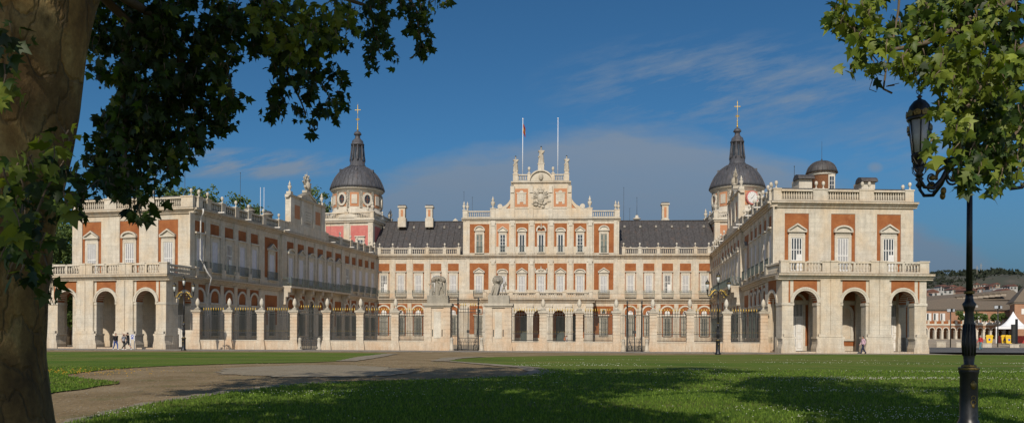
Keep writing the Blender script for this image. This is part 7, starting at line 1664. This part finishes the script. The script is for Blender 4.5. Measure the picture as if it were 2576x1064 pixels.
n = 260; q = G(195, 942); w_ = G(240, 942); Xf = q.x + rng.normal(size=n)*1.6; Yf = q.y + rng.normal(size=n)*.9; octa('yellow_flowers', Xf, Yf, rng.uniform(.04, .22, n), rng.uniform(.012, .026, n), 'flower_yellow', 'patch of yellow wild flowers at the left lawn edge')

n = 16000; Yg = 13.5 + 40*rng.uniform(0, 1, n)**1.5; Xg = rng.uniform(-.62, .1, n)*Yg; keep = ~npin(Xg, Yg, lawnB) & ~npin(Xg, Yg, lawnA); Xg, Yg = Xg[keep], Yg[keep]
for nm_, mt_, sl in (('gravel', 'edging', slice(0, None, 2)), ('gravel', 'dirt', slice(1, None, 2))):
    octa(nm_, Xg[sl], Yg[sl], np.full(len(Xg[sl]), .002), rng.uniform(.005, .014, len(Xg[sl])) + .0002*Yg[sl], mt_, 'loose pale gravel on the path' if mt_ != 'dirt' else 'loose brown gravel on the path')
# ================================================================== SKY, SUN, CAMERA
SUNV = Vector((0.20, 1.0, -0.74)).normalized()      # travel direction of the light
sd = bpy.data.lights.new('sun', 'SUN'); sd.energy = 3.4; sd.angle = math.radians(.55); sd.color = (1.0, .90, .76)
so = bpy.data.objects.new('sun', sd); COL.objects.link(so); so.rotation_euler = SUNV.to_track_quat('-Z', 'Y').to_euler(); so.location = (-30, -60, 80)
el = math.asin(-SUNV.z); S_ = -SUNV
w = bpy.data.worlds.new('World'); SC.world = w; w.use_nodes = True; nt = w.node_tree; bg = nt.nodes['Background']
sky = nt.nodes.new('ShaderNodeTexSky'); sky.sky_type = 'NISHITA'; sky.sun_disc = False; sky.sun_elevation = el; sky.sun_rotation = math.atan2(S_.x, S_.y); sky.air_density = 1.0; sky.dust_density = .6; sky.ozone_density = 2.2; sky.altitude = 500
tc = nt.nodes.new('ShaderNodeTexCoord'); sp = nt.nodes.new('ShaderNodeSeparateXYZ'); nt.links.new(tc.outputs['Generated'], sp.inputs[0])
yy = math_(nt, 'MAXIMUM', sp.outputs[1], .02); ux = math_(nt, 'DIVIDE', sp.outputs[0], yy); uz = math_(nt, 'DIVIDE', sp.outputs[2], yy)   # azimuth-like and elevation-like tangents
cb = nt.nodes.new('ShaderNodeCombineXYZ'); nt.links.new(ux, cb.inputs[0]); nt.links.new(uz, cb.inputs[1])
mp = nt.nodes.new('ShaderNodeMapping'); mp.inputs['Scale'].default_value = (2.2, 7.5, 1); mp.inputs['Rotation'].default_value = (0, 0, -.22); nt.links.new(cb.outputs[0], mp.inputs['Vector'])
n1 = noise(nt, mp.outputs[0], 2.0, 9, .62)
mr = nt.nodes.new('ShaderNodeMapping'); mr.inputs['Rotation'].default_value = (0, 0, -.24); nt.links.new(cb.outputs[0], mr.inputs['Vector'])
mp2 = nt.nodes.new('ShaderNodeMapping'); mp2.inputs['Scale'].default_value = (1.8, 9, 1); nt.links.new(mr.outputs[0], mp2.inputs['Vector'])
n2 = noise(nt, mp2.outputs[0], 3.4, 10, .66)
# bank of thin cloud low in the sky
xc = math_(nt, 'SUBTRACT', ux, .13); bnd = math_(nt, 'SUBTRACT', .272, math_(nt, 'MULTIPLY', math_(nt, 'MULTIPLY', xc, xc), .75))
bnd = math_(nt, 'ADD', bnd, math_(nt, 'MULTIPLY', math_(nt, 'SUBTRACT', n1, .5), .10))
m1 = math_(nt, 'DIVIDE', math_(nt, 'SUBTRACT', bnd, uz), .035); m1c = math_(nt, 'MINIMUM', math_(nt, 'MAXIMUM', m1, 0), 1)
m1f = math_(nt, 'MULTIPLY', m1c, math_(nt, 'ADD', .72, math_(nt, 'MULTIPLY', n1, .6)))
def bell(cx_, cz_, rx, rz):
    a = math_(nt, 'DIVIDE', math_(nt, 'SUBTRACT', ux, cx_), rx); c = math_(nt, 'DIVIDE', math_(nt, 'SUBTRACT', uz, cz_), rz)
    r = math_(nt, 'ADD', math_(nt, 'MULTIPLY', a, a), math_(nt, 'MULTIPLY', c, c)); return math_(nt, 'MAXIMUM', math_(nt, 'SUBTRACT', 1, r), 0)
wis = ramp(nt, n2, [(.44, (0, 0, 0)), (.74, (1, 1, 1))])
w1 = math_(nt, 'MULTIPLY', math_(nt, 'MULTIPLY', wis, bell(.28, .315, .27, .075)), 1.35)
w2 = math_(nt, 'MULTIPLY', math_(nt, 'MULTIPLY', wis, bell(-.33, .214, .16, .022)), 2.6)
w3 = math_(nt, 'MULTIPLY', bell(.456, .2135, .012, .008), .8)
w4 = math_(nt, 'MULTIPLY', math_(nt, 'MULTIPLY', wis, bell(.50, .24, .16, .05)), .8)
cm_ = m1f
for q in (w1, w2, w3, w4): cm_ = math_(nt, 'MAXIMUM', cm_, q)
cm_ = math_(nt, 'MINIMUM', math_(nt, 'MULTIPLY', cm_, .82), .9)
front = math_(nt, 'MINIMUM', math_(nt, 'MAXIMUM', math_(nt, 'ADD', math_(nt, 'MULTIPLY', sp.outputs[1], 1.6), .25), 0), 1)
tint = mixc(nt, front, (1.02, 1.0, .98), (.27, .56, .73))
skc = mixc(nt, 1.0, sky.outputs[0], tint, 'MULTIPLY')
low = math_(nt, 'MULTIPLY', math_(nt, 'MINIMUM', math_(nt, 'MAXIMUM', math_(nt, 'DIVIDE', math_(nt, 'SUBTRACT', .23, uz), .16), 0), 1), front)
cmf = math_(nt, 'MULTIPLY', cm_, front)
cloudc = mixc(nt, low, (2.2, 2.85, 3.75), (1.45, 2.15, 3.05))
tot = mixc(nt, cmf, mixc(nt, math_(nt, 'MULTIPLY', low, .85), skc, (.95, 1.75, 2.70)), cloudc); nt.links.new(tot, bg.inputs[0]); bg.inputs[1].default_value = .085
cd = bpy.data.cameras.new('camera'); cam = bpy.data.objects.new('camera', cd); COL.objects.link(cam); cd.sensor_width = 36; cd.lens = 36*FPX/2576; cd.shift_y = (HY - 532)/2576; cd.clip_start = .1; cd.clip_end = 9000
s_, c_ = math.sin(ROLL), math.cos(ROLL); cam.matrix_world = Matrix(((c_, -s_, 0, 0), (0, 0, -1, 0), (s_, c_, 0, EYE), (0, 0, 0, 1)))
SC.camera = cam
vs_ = SC.view_settings; vs_.view_transform = 'Standard'; vs_.look = 'None'; vs_.gamma = 1; vs_.exposure = 0.12; vs_.use_curve_mapping = False
SC.cycles.use_denoising = True; SC.cycles.max_bounces = 5; SC.cycles.diffuse_bounces = 3; SC.cycles.transmission_bounces = 3; SC.cycles.transparent_max_bounces = 4; SC.cycles.sample_clamp_indirect = 6
SC.render.resolution_x = 1024; SC.render.resolution_y = 422
